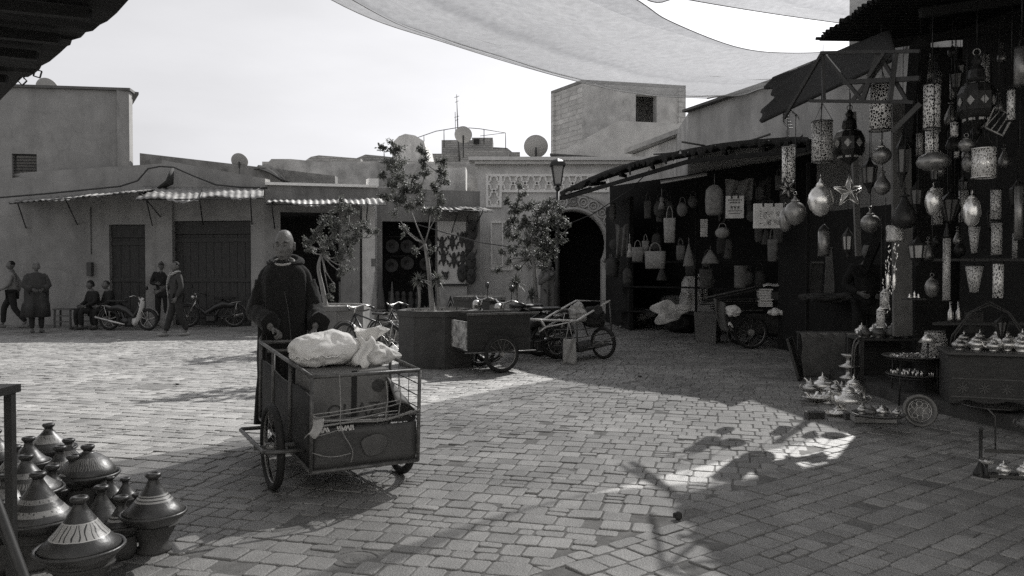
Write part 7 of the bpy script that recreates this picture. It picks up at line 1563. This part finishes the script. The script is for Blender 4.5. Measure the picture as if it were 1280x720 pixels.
# lampshades
t=thing('pierced_lampshade','large pierced metal lampshade standing beside the tiered stand','lampshade',tuple(G(1168,505,ZG)+V((0,.0,.49))),0); b=MB(); b.lathe([(.155,0),(.105,.31)],30); o=b.build('shade',PD,t); b=MB(); b.torus((0,0,0),.155,.006,'z',30,5); b.torus((0,0,.31),.105,.006,'z',26,5); b.lathe([(.147,.004),(.098,.306)],24); b.build('rim',BP,t)
t=thing('side_box','black box pedestal holding up the large pierced lampshade','pedestal',tuple(G(1168,505,ZG)),R(-8)); b=MB(); b.box((0,.03,.243),(.3,.3,.486),ch=.01); b.build('box_body',SHT,t)
t=thing('small_lampshade','small bright cone lampshade behind the large pierced one','lampshade',tuple(P(1160,428,8.6)),0); b=MB(); b.lathe([(.10,0),(.03,.085),(.0,.09)],22); b.build('shade',SIL,t); b=MB(); b.tube([(0,0,0),(0,0,-.35)],.01,6); b.build('stem',IRON,t)
# pots on the counter
CM=Matrix.LocRotScale(CN.location,CN.rotation_euler,None)
cs=[(.12,.2,.05,0,PM),(.28,.24,.055,1,SIL),(.42,.18,.05,0,SIL),(.55,.25,.06,0,SIL),(.66,.18,.055,1,SIL),(.34,.4,.07,0,PM),(.54,.42,.085,1,SIL),(.72,.40,.075,0,SIL),(.2,.42,.06,1,PM),(.84,.2,.045,1,BP),(1.0,.22,.05,0,BP),(1.14,.2,.045,1,BP),(.95,.42,.06,0,BP)]
cd=['slim','bright lidded','squat shiny','fat shiny','narrow bright','tall rear','largest domed','gleaming rear','dull rear','dim','dark round','dark slim','dark rear']
for j,(x,y,s,kd,m) in enumerate(cs):
    p=CM@V((x,y,.527)); t=thing('teapot' if kd==0 else 'jar','%s %s on the carved counter, %s from its left end'%(cd[j],'teapot' if kd==0 else 'jar','%d cm'%int(x*100) if False else ['nearest','second','third','fourth','fifth','behind the third','behind the fourth','behind the fifth','behind the second','sixth','seventh','eighth','behind the sixth'][j]),'teapot' if kd==0 else 'jar',p[:],x*7,'pots on the carved counter'); (mk_pot(m) if kd==0 else mk_jar(m))(t,s*1.5)
t=thing('horseshoe_frame','dark pointed arch frame standing behind the counter teapots','frame',tuple(CM@V((.45,.52,.527))),R(-20)); b=MB(); 
for rr_ in(.36,.33): b.tube([(-rr_,0,0),(-rr_*.95,0,.12),(-rr_*.5,0,.33+rr_*.1),(0,0,.45+(rr_-.33)),(rr_*.5,0,.33+rr_*.1),(rr_*.95,0,.12),(rr_,0,0)],.011,6)
b.build('arch_rail',mat('frame_wood'),t)
t=thing('folded_card','bright folded white card standing on the counter','card',tuple(CM@V((.88,.32,.527))),0); b=MB(); b.prism([(-.05,.14),(.03,.07),(-.04,.0)],.01); b.box((0,0,.004),(.1,.04,.008)); b.build('card',mat('bright_wrap'),t)
for px,lb in((1188,'left of the two bottles on the shelf behind the counter'),(1198,'right of the two bottles on the shelf behind the counter')):
    t=thing('bottle',lb,'bottle',tuple(P(px,402,8.7)),0,'bottles behind the counter'); b=MB(); b.lathe([(.03,0),(.034,.03),(.03,.1),(.012,.14),(.011,.22),(0,.22)],12); b.build('glass_body',PM,t)
t=thing('dark_case','plain dark box standing on end behind the counter','box',tuple(P(1217,403,8.6)),0); b=MB(); b.box((0,0,0),(.15,.1,.22)); b.build('box_body',mat('dull_case',.05,.6),t)
b=MB(); b.beam(P(1170,404,8.9),P(1290,404,8.3),.3,.03); b.beam(P(1170,325,8.9),P(1290,325,8.3),.2,.03); tag(b.build('back_shelf',WOOD,loc=tuple(P(1230,404,8.6)),world=True),'dark double shelf on the back wall behind the counter','shelf')
# bottom right rack with two silver pots
rk=G(1256,598,ZG); RK=thing('low_rack','low black metal rack at the lower right edge','rack',(rk.x,rk.y,ZG),R(-14)); b=MB(); b.beam((-.17,-.03,.02),(.30,-.03,.02),.012,.02); b.beam((-.10,.10,.17),(.34,.10,.17),.012,.025); b.box((.1,.04,.012),(.42,.14,.012)); b.tube([(-.03,.1,.17),(-.035,.1,.42),(-.08,.1,.47)],.006,5); b.tube([(.2,.1,.17),(.2,.1,.34),(.34,.1,.34)],.006,5); b.build('rails',mat('rack_edge',.10,.4,.3,9.,metal=.5),RK)
b=MB(); b.lathe([(.0,0),(.05,.0),(.045,.03),(.012,.1),(.012,.33),(.018,.34),(.0,.36)],14,c=(-.15,.02,.0)); b.build('tall_stem',IRON,RK)
RM=Matrix.LocRotScale(RK.location,RK.rotation_euler,None)
for x,lb in((-.0,'left of the two silver pots on the low black rack'),(.13,'right of the two silver pots on the low black rack')):
    t=thing('jar',lb,'jar',tuple(RM@V((x,.03,.018))),0,'silver pots on the low rack'); mk_jar(SIL)(t,.052)
t=thing('silver_bowl','small bright silver bowl beside the low black rack','bowl',tuple(RM@V((-.13,-.04,.10))),0); b=MB(); b.lathe([(0,0),(.03,.005),(.052,.03),(.05,.034),(.025,.012),(0,.01)],24); b.ball((0,0,.02),(.018,.018,.014),10,6); b.build('bowl_body',SIL,t); b=MB(); b.lathe([(.03,-.10),(.012,-.06),(.01,0)],10); b.build('foot',IRON,t)
t=thing('metal_kettle','dark round kettle cut off at the right edge above the low rack','kettle',tuple(G(1285,540,.17)),0); mk_pot(BP)(t,.09)
# ================================================================ masks, plates and cones of the middle shop
FM=mat('carved_mask_wood',.05,.7,.4,12.,.4,50.)
nrm=(V((q3[0]-p3[0],q3[1]-p3[1],0))).normalized(); ang=math.atan2(nrm.y,nrm.x)
def wallpt(px,py,off): u=ux(px); a=at(p3,q3,u,off); a.z=P(px,py,a.y).z; return a
G6='wall ornaments of the middle shop'
sp=[(552,306,'upper left'),(565,304,'upper middle'),(577,300,'upper right'),(554,323,'lower left pale'),(567,326,'lower middle'),(578,324,'lower right')]
for px,py,lb in sp:
    c_=wallpt(px,py,-.06); t=thing('lizard_ornament','%s dark gecko-shaped ornament on the pale shop wall'%lb,'wall ornament',c_[:],ang,G6); b=MB(); v=.25
    b.lathe([(0,-.9*v),(.1*v,-.7*v),(.16*v,-.4*v),(.3*v,-.1*v),(.28*v,.3*v),(.15*v,.5*v),(.22*v,.65*v),(.1*v,.9*v),(0,.95*v)],12,sc=(1,.4))
    for sx in(-1,1): b.tube([(0,0,.35*v),(sx*.4*v,0,.5*v),(sx*.5*v,0,.8*v)],.025,6); b.tube([(0,0,-.1*v),(sx*.45*v,0,-.3*v),(sx*.5*v,0,-.65*v)],.025,6)
    b.build('body',FM,t)
for px,py,w,h,lb in((590,288,16,26,'topmost dark horned mask beside the patterned gate'),(586,304,14,22,'dim second mask down beside the patterned gate'),(588,326,16,22,'third dark mask down beside the patterned gate'),(577,341,15,24,'shield-shaped mask lowest on the pale shop wall'),(588,345,15,20,'lowest dark mask beside the patterned gate'),(556,345,9,10,'small round mask by the pale lower wall panel')):
    c_=wallpt(px,py,-.08); s=c_.y/F; w*=s;h*=s; t=thing('carved_mask',lb,'mask',c_[:],ang,G6); b=MB(); b.ball((0,0,0),(w*.42,.07,h*.5),16,12); b.lathe([(.04,-.02),(.03,.05),(0,.07)],6,c=(0,-.06,0)); 
    for sx in(-1,1): b.tube([(sx*w*.25,0,h*.35),(sx*w*.45,0,h*.5),(sx*w*.4,0,h*.68)],[.035,.025,.01],6)
    b.build('face',FM,t); 
    for sx in(-1,1): b=MB(); b.ball((sx*w*.18,-.065,h*.1),(w*.09,.02,h*.06),8,6); b.build('eye_hole',SHT,t)
pl=[(492,308),(511,308),(534,306),(491,332),(511,329),(535,330)]
for i,(px,py) in enumerate(pl):
    c_=wallpt(px,py,.35); t=thing('hanging_plate','%s large carved plate hung in the shop opening by the slender tree'%['upper left','upper middle','upper right','lower left','lower middle','lower right'][i],'plate',c_[:],ang,'large plates in the shop opening'); b=MB(); r=.19; M=Matrix.Rotation(R(90),4,'X'); b.lathe([(0,0),(r*.3,.0),(r*.34,.02),(r*.6,.01),(r*.9,.04),(r,.035),(r,.02),(r*.6,-.01),(0,-.015)],26,M=M); b.build('plate',mat('dark_plate',.03,.5,.3,9.,metal=.3),t)
b=MB(); 
for py in(296,320): b.tube([wallpt(480,py,.38),wallpt(545,py,.38)],.008,5)
tag(b.build('hanging_rail',IRON,loc=tuple(wallpt(512,296,.38)),world=True),'two thin rails from which the large plates hang','rail')
for px,h,w,lb in((474,44,13,'tall pointed dark cone basket at the foot of the pillar'),(488,30,10,'second shorter pointed cone right of the pillar'),(467,40,10,'narrow pale cone leaning on the whitewashed pillar')):
    c_=wallpt(px,385,-.45); s=c_.y/F; t=thing('cone_basket',lb,'basket',(c_.x,c_.y,P(px,388,c_.y).z),0,'cone baskets by the pillar'); b=MB(); b.lathe([(w*.5*s,0),(w*.42*s,.2*h*s),(w*.15*s,.8*h*s),(.01,h*s*1.2)],14); b.build('cone',bagmat(.10 if px!=467 else .3,True),t)
    b=MB(); b.lathe([(w*.5*s,-.02),(w*.55*s,.01),(w*.5*s,.03)],14); b.build('rim',bagmat(.2,True),t)
for i,px in enumerate((489,498,506,515,524)):
    c_=wallpt(px,372,.3); t=thing('carved_figure','%s dim standing figure carving low in the shop opening'%['first','second','third','fourth','fifth'][i],'carving',(c_.x,c_.y,P(px,392,c_.y).z),0,'figure carvings in the shop opening'); b=MB(); h=.62; b.lathe([(.10,0),(.11,.05),(.07,h*.3),(.10,h*.55),(.05,h*.75),(.07,h*.85),(.05,h*.98),(0,h)],14); b.build('figure',mat('dim_wood',.06+.05*(i%2),.7),t)
t=thing('shop_board','low pale board with a dark ledge under the gecko ornaments','board',tuple(wallpt(566,365,-.1)),ang); b=MB(); b.box((0,0,-.35),(.75,.05,1.1)); b.build('board',mat('pale_board',.36,.9),t); b=MB(); b.box((0,-.03,.2),(.78,.1,.05)); b.build('ledge',SHT,t)
c_=wallpt(560,388,-.4); t=thing('triangle_sign','small dark triangular stand with a pale chevron by the nearest planter','stand',(c_.x,c_.y,P(560,392,c_.y).z),0); b=MB(); b.prism([(-.16,0),(.16,0),(0,.5)],.05); b.build('panel',SHT,t); b=MB(); b.beam((-.10,-.03,.12),(0,-.03,.36),.02,.02); b.beam((.10,-.03,.12),(0,-.03,.36),.02,.02); b.build('chevron',mat('pale_board'),t)
# doorway plates left
c_=wallpt(430,343,-.1); t=thing('hanging_plate','round dark woven plate on the wall by the whitewashed pillar','plate',c_[:],ang); b=MB(); b.lathe([(0,-.01),(.22,0),(.23,.02),(0,.04)],24,M=Matrix.Rotation(R(90),4,'X')); b.build('plate',mat('dark_plate'),t)
b=MB(); c1=P(443,310,20.6); b.beam(P(438,255,21.2),P(438,400,21.2),.5,.05,up=(0,1,0)); tag(b.build('wall_return',W2,loc=tuple(P(438,400,21.2)),world=True),'narrow plastered wall strip between the two doorways','wall')
cable([P(523,281,18),P(560,292,17.7),P(600,303,17.3),P(640,309,17),P(662,308,16.8)],.012,'thin sagging wire from the middle shop to the bushy tree')
cable([P(662,300,15),P(740,268,15.5),P(790,236,15.7),P(812,212,15.7)],.010,'thin wire rising from the bushy tree to the stall roof')
# rubble and litter
for i,(px,py,s,lb) in enumerate(((846,648,1,'dark lump of rubbish lying alone in the foreground paving'),(222,482,1,'small dark scrap on the sunlit paving left of the manhole cover'),(549,462,.8,'tiny dark scrap on the paving in front of the nearest planter'),(800,472,1,'small dark scrap on the paving between the frame cart and the loaded cart'))):
    p=G(px,py,ZG); pillow('rubbish_lump',lb,'rubbish',Matrix.Translation(p+V((0,0,.02))),.028*s,.025*s,.024*s*(1 if i==0 else .5),3+i,m=SHT,fold=.02)
# ================================================================ tagines
def glaze(name,base,bands,motif=None,rough=.38):
    """bands: (z0,z1,value) along the lid height in metres, painted glaze"""
    m=mat(name,base,rough,.35,7.,.12,30.,spec=.6); Nn,Ll,B=nodes(m); tc=[n for n in Nn if n.type=='TEX_COORD'][0]
    sp=Nn.new('ShaderNodeSeparateXYZ'); Ll.new(tc.outputs['Object'],sp.inputs[0]); prev=B.inputs['Base Color'].links[0].from_socket
    nz=Nn.new('ShaderNodeTexNoise'); nz.inputs['Scale'].default_value=9; Ll.new(tc.outputs['Object'],nz.inputs['Vector']); ad=Nn.new('ShaderNodeMath'); ad.operation='MULTIPLY_ADD'; ad.inputs[1].default_value=.006; Ll.new(nz.outputs['Fac'],ad.inputs[0]); Ll.new(sp.outputs[2],ad.inputs[2])
    for (a,c,v,mo) in bands:
        g1=Nn.new('ShaderNodeMath'); g1.operation='GREATER_THAN'; g1.inputs[1].default_value=a+.003; g2=Nn.new('ShaderNodeMath'); g2.operation='LESS_THAN'; g2.inputs[1].default_value=c+.003; Ll.new(ad.outputs[0],g1.inputs[0]); Ll.new(ad.outputs[0],g2.inputs[0]); mm=Nn.new('ShaderNodeMath'); mm.operation='MULTIPLY'; Ll.new(g1.outputs[0],mm.inputs[0]); Ll.new(g2.outputs[0],mm.inputs[1])
        fac=mm.outputs[0]
        if mo:
            at2=Nn.new('ShaderNodeMath'); at2.operation='ARCTAN2'; Ll.new(sp.outputs[1],at2.inputs[0]); Ll.new(sp.outputs[0],at2.inputs[1]); cb_=Nn.new('ShaderNodeCombineXYZ'); k1=Nn.new('ShaderNodeMath'); k1.operation='MULTIPLY'; k1.inputs[1].default_value=.14; Ll.new(at2.outputs[0],k1.inputs[0]); Ll.new(k1.outputs[0],cb_.inputs[0]); Ll.new(sp.outputs[2],cb_.inputs[1])
            if mo=='dots': vo=Nn.new('ShaderNodeTexVoronoi'); vo.inputs['Scale'].default_value=55; Ll.new(cb_.outputs[0],vo.inputs['Vector']); th=Nn.new('ShaderNodeMath'); th.operation='GREATER_THAN'; th.inputs[1].default_value=.28; Ll.new(vo.outputs['Distance'],th.inputs[0])
            else: vo=Nn.new('ShaderNodeTexWave'); vo.inputs['Scale'].default_value=9 if mo=='leaf' else 22; vo.inputs['Distortion'].default_value=9; vo.inputs['Detail'].default_value=1.5; vo.inputs['Detail Scale'].default_value=1.2; Ll.new(cb_.outputs[0],vo.inputs['Vector']); th=Nn.new('ShaderNodeMath'); th.operation='GREATER_THAN'; th.inputs[1].default_value=.14 if mo=='leaf' else .45; Ll.new(vo.outputs['Fac'],th.inputs[0])
            m3=Nn.new('ShaderNodeMath'); m3.operation='MULTIPLY'; Ll.new(fac,m3.inputs[0]); Ll.new(th.outputs[0],m3.inputs[1]); fac=m3.outputs[0]
        mx=Nn.new('ShaderNodeMix'); mx.data_type='RGBA'; Ll.new(fac,mx.inputs[0]); Ll.new(prev,mx.inputs[6]); mx.inputs[7].default_value=(v,v*.985,v*.95,1); prev=mx.outputs[2]
    Ll.new(prev,B.inputs['Base Color']); return m
DISH=mat('glazed_clay_dark',.05,.38,.35,8.,.12,30.,spec=.6); CLAY=mat('raw_clay',.085,.85,.25,8.,.3,40.)
def tagine(px,py,r,zl,hl,label,m,Y=None,dome=False,knob=.030,dep=.055,tilt=0.):
    """px,py: lip centre in the picture, zl lip height; r dish radius, hl lid height"""
    r*=1.06; hl*=.92; p=G(px,py,zl); t=thing('tagine',label,'tagine',(p.x,p.y,zl-dep),0,'tagines set out at the lower left'); t.rotation_euler=(R(tilt),R(-tilt*.6),random.uniform(0,6))
    b=MB(); b.lathe([(0,0),(r*.62,0),(r*.66,.008),(r*.88,dep*.55),(r*.99,dep*.92),(r,dep),(r*.97,dep+.010),(r*.92,dep+.004),(r*.86,dep*.7),(r*.6,.016),(0,.014)],48); b.build('dish',DISH,t)
    if dome: pr=[(r*.88,0),(r*.87,.02),(r*.80,hl*.28),(r*.64,hl*.52),(r*.42,hl*.70),(r*.22,hl*.82),(knob*.75,hl*.88)]
    else: pr=[(r*.89,0),(r*.88,.012),(r*.70,hl*.20),(r*.52,hl*.38),(r*.35,hl*.58),(r*.21,hl*.76),(knob*.8,hl*.88)]
    b=MB(); b.lathe(pr+[(knob*.85,hl*.90)],48)
    b.v=[(x*(1+.03*noise.noise(V((x*6+px,y*6,z*7)))),y*(1+.03*noise.noise(V((x*6+px,y*6,z*7)))),z+.004*noise.noise(V((x*9,y*9+py,z*9)))) for x,y,z in b.v]; o=b.build('lid',m,t); o.location=(0,0,dep)
    b=MB(); z=hl*.89; b.lathe([(knob*.7,z),(knob*.9,z+knob*.25),(knob*1.25,z+knob*.6),(knob*1.3,z+knob*.9),(knob*1.1,z+knob*1.15),(knob*.75,z+knob*1.2),(knob*.5,z+knob*.8),(0,z+knob*.7)],26); o2=b.build('knob',DISH,o); 
    return t
g1=glaze('glaze_leaf_band',.045,[(.058,.118,.42,'leaf'),(.054,.058,.5,None),(.118,.122,.5,None)])
g2=glaze('glaze_dot_bands',.06,[(.035,.060,.30,'dots'),(.088,.108,.26,'dots')])
g3=glaze('glaze_three_lines',.045,[(.062,.070,.34,None),(.075,.084,.38,None),(.089,.095,.32,None)])
g4=glaze('glaze_plain',.055,[])
g5=glaze('glaze_scroll',.06,[(.045,.105,.20,'scroll')])
g6=glaze('glaze_wide_band',.055,[(.045,.095,.30,'dots')])
g7=glaze('glaze_small_lines',.05,[(.03,.04,.36,None),(.047,.054,.36,None)])
g8=glaze('glaze_scribble',.05,[(.03,.07,.28,'leaf')])
g9=glaze('glaze_mottled_bands',.075,[(.03,.055,.22,'scroll'),(.075,.1,.30,'dots')])
tagine(100,684,.178,.27,.235,'front tagine with a broad white band of painted leaves',g1)
tagine(192,640,.152,.285,.20,'tagine with three thin pale rings on a tall clay pot, furthest right',g3)
tagine(48,648,.168,.29,.235,'large tagine with two dotted pale bands, left of the leaf-banded one',g2)
tagine(33,612,.178,.31,.19,'wide tagine with mottled bands behind the black table leg',g9)
tagine(110,592,.168,.30,.165,'dome-lidded tagine with engraved scrolls in the middle of the group',g5,dome=True)
tagine(61,560,.165,.31,.16,'furthest back tagine with a wide pale band, catching the light',g6)
tagine(75,590,.115,.29,.15,'small tagine with a scribbled band just below the back one',g8)
tagine(92,598,.11,.29,.125,'small ringed tagine left of the dome-lidded one',g7)
tagine(127,648,.105,.20,.17,'plain unpainted cone-lidded tagine in the middle of the group',g4)
tagine(152,656,.092,.20,.14,'small ringed tagine between the plain one and the rightmost',g7)
tagine(157,622,.075,.20,.11,'very small dark tagine behind the small ringed one',g4,knob=.022)
tagine(171,637,.05,.20,.08,'tiniest tagine beside the tall clay pot',g4,knob=.02,dep=.035)
tagine(18,592,.12,.32,.16,'small tagine with a scribbled lid behind the black table leg',g8)
tagine(-6,572,.13,.34,.17,'tagine with a pale side cut off by the left edge',g6)
tagine(0,660,.15,.24,.12,'dark tagine low at the left edge beside the leaning pole',g4)
tagine(138,618,.08,.20,.10,'little dark tagine wedged behind the plain cone',g4,knob=.02)
tagine(86,574,.09,.28,.12,'small dotted tagine at the right of the furthest back one',g2)
tagine(36,578,.12,.32,.15,'small tagine with a plain dark lid just left of the furthest back one',g4)
tagine(66,612,.09,.26,.13,'small ringed tagine wedged above the dot-banded one',g7)
tagine(8,632,.12,.27,.16,'tagine with a pale wide band half out of the picture at the left',g6)
def brazier(px,py,zt,rt,rb,label):
    p=G(px,py,zt); t=thing('clay_brazier',label,'brazier',(p.x,p.y,ZG),0,'clay pots under the tagines'); h=zt-ZG; b=MB(); b.lathe([(0,0),(rb*1.15,0),(rb*1.2,.02),(rb*.95,.035),(rb*1.0,h*.3),(rt*.84,h*.66),(rt*.9,h*.70),(rt*.88,h*.73),(rt*.97,h*.92),(rt*1.02,h*.96),(rt*1.0,h),(rt*.9,h),(rt*.8,h*.7),(0,h*.6)],44); b.build('pot_body',CLAY,t); b=MB(); b.torus((0,0,h*.71),rt*.9,.007,'z',40,6); b.build('raised_ring',CLAY,t)
brazier(192,640,.235,.135,.075,'tall flared clay pot under the rightmost tagine')
brazier(102,690,.20,.155,.10,'wide clay brazier under the leaf-banded tagine')
brazier(48,656,.23,.14,.09,'dark clay brazier under the dot-banded tagine')
# small round supports so the rear tagines rest at their height
rest=[(86,574,.28,.06,'small dotted'),(36,578,.32,.08,'plain dark'),(66,612,.26,.06,'wedged ringed'),(8,632,.27,.08,'half-out'),(33,612,.31,.12,'mottled'),(110,592,.30,.12,'dome-lidded'),(61,560,.31,.11,'furthest back'),(75,590,.29,.08,'scribble-banded'),(92,598,.29,.08,'ringed'),(18,592,.32,.08,'half-hidden'),(-6,572,.34,.09,'left-edge')]
for px,py,zl,r,lb in rest:
    p=G(px,py,zl); b=MB(); h=zl-.055-ZG; 
    if h>.0: 
        t=thing('upturned_pot','upturned clay pot supporting the %s tagine'%lb,'pot',(p.x,p.y,ZG),0,'upturned clay pots under the tagines'); b.lathe([(r,0),(r*1.02,.01),(r*.8,h*.8),(r*.7,h),(0,h)],28); b.build('dish',CLAY,t)
for px,py,zl,r,lb in((127,648,.20,.075,'plain cone-lidded'),(152,656,.20,.065,'small ringed'),(157,622,.20,.055,'very small dark'),(171,637,.20,.04,'tiniest'),(0,660,.24,.11,'low left'),(138,618,.20,.05,'wedged')):
    p=G(px,py,zl); d=.055 if 'tiniest' not in lb else .035; h=zl-d-ZG; t=thing('clay_pot','clay pot standing under the %s tagine'%lb,'pot',(p.x,p.y,ZG),0,'small clay pots under the tagines'); b=MB(); b.lathe([(0,0),(r*.8,0),(r*1.1,h*.4),(r*1.0,h*.9),(r*1.05,h),(0,h)],24); b.build('pot_body',CLAY,t)
# black table corner and leaning pole
p=P(12,481,3.55); TT2=thing('metal_table','black metal table, only its corner leg inside the picture','table',(p.x-.5,p.y-.3,ZG),0); b=MB(); b.box((0,0,p.z-ZG-.02),(1.04,.7,.035)); b.build('tabletop',IRON,TT2)
for sx,sy in((.5,-.3),(-.5,-.3),(.5,.3),(-.5,.3)): b=MB(); b.beam((sx,sy,0),(sx,sy,p.z-ZG-.038),.034,.034); b.build('leg',IRON,TT2)
t=thing('small_bowl','small dark bowl on the corner of the black metal table','bowl',(p.x-.08,p.y-.06,p.z),0); b=MB(); b.lathe([(0,0),(.03,0),(.07,.04),(.066,.042),(.03,.012),(0,.01)],24); b.build('bowl_body',DISH,t)
a_,c_=P(-8,620,3.2),P(34,735,3.1); t=thing('leaning_pole','thick dark pole leaning across the lower left corner','pole',a_[:]); b=MB(); b.tube([a_+(a_-c_)*1.2,a_,c_,c_+(c_-a_)*.3],.022,10); b.build('pole',IRON,t,world=True)
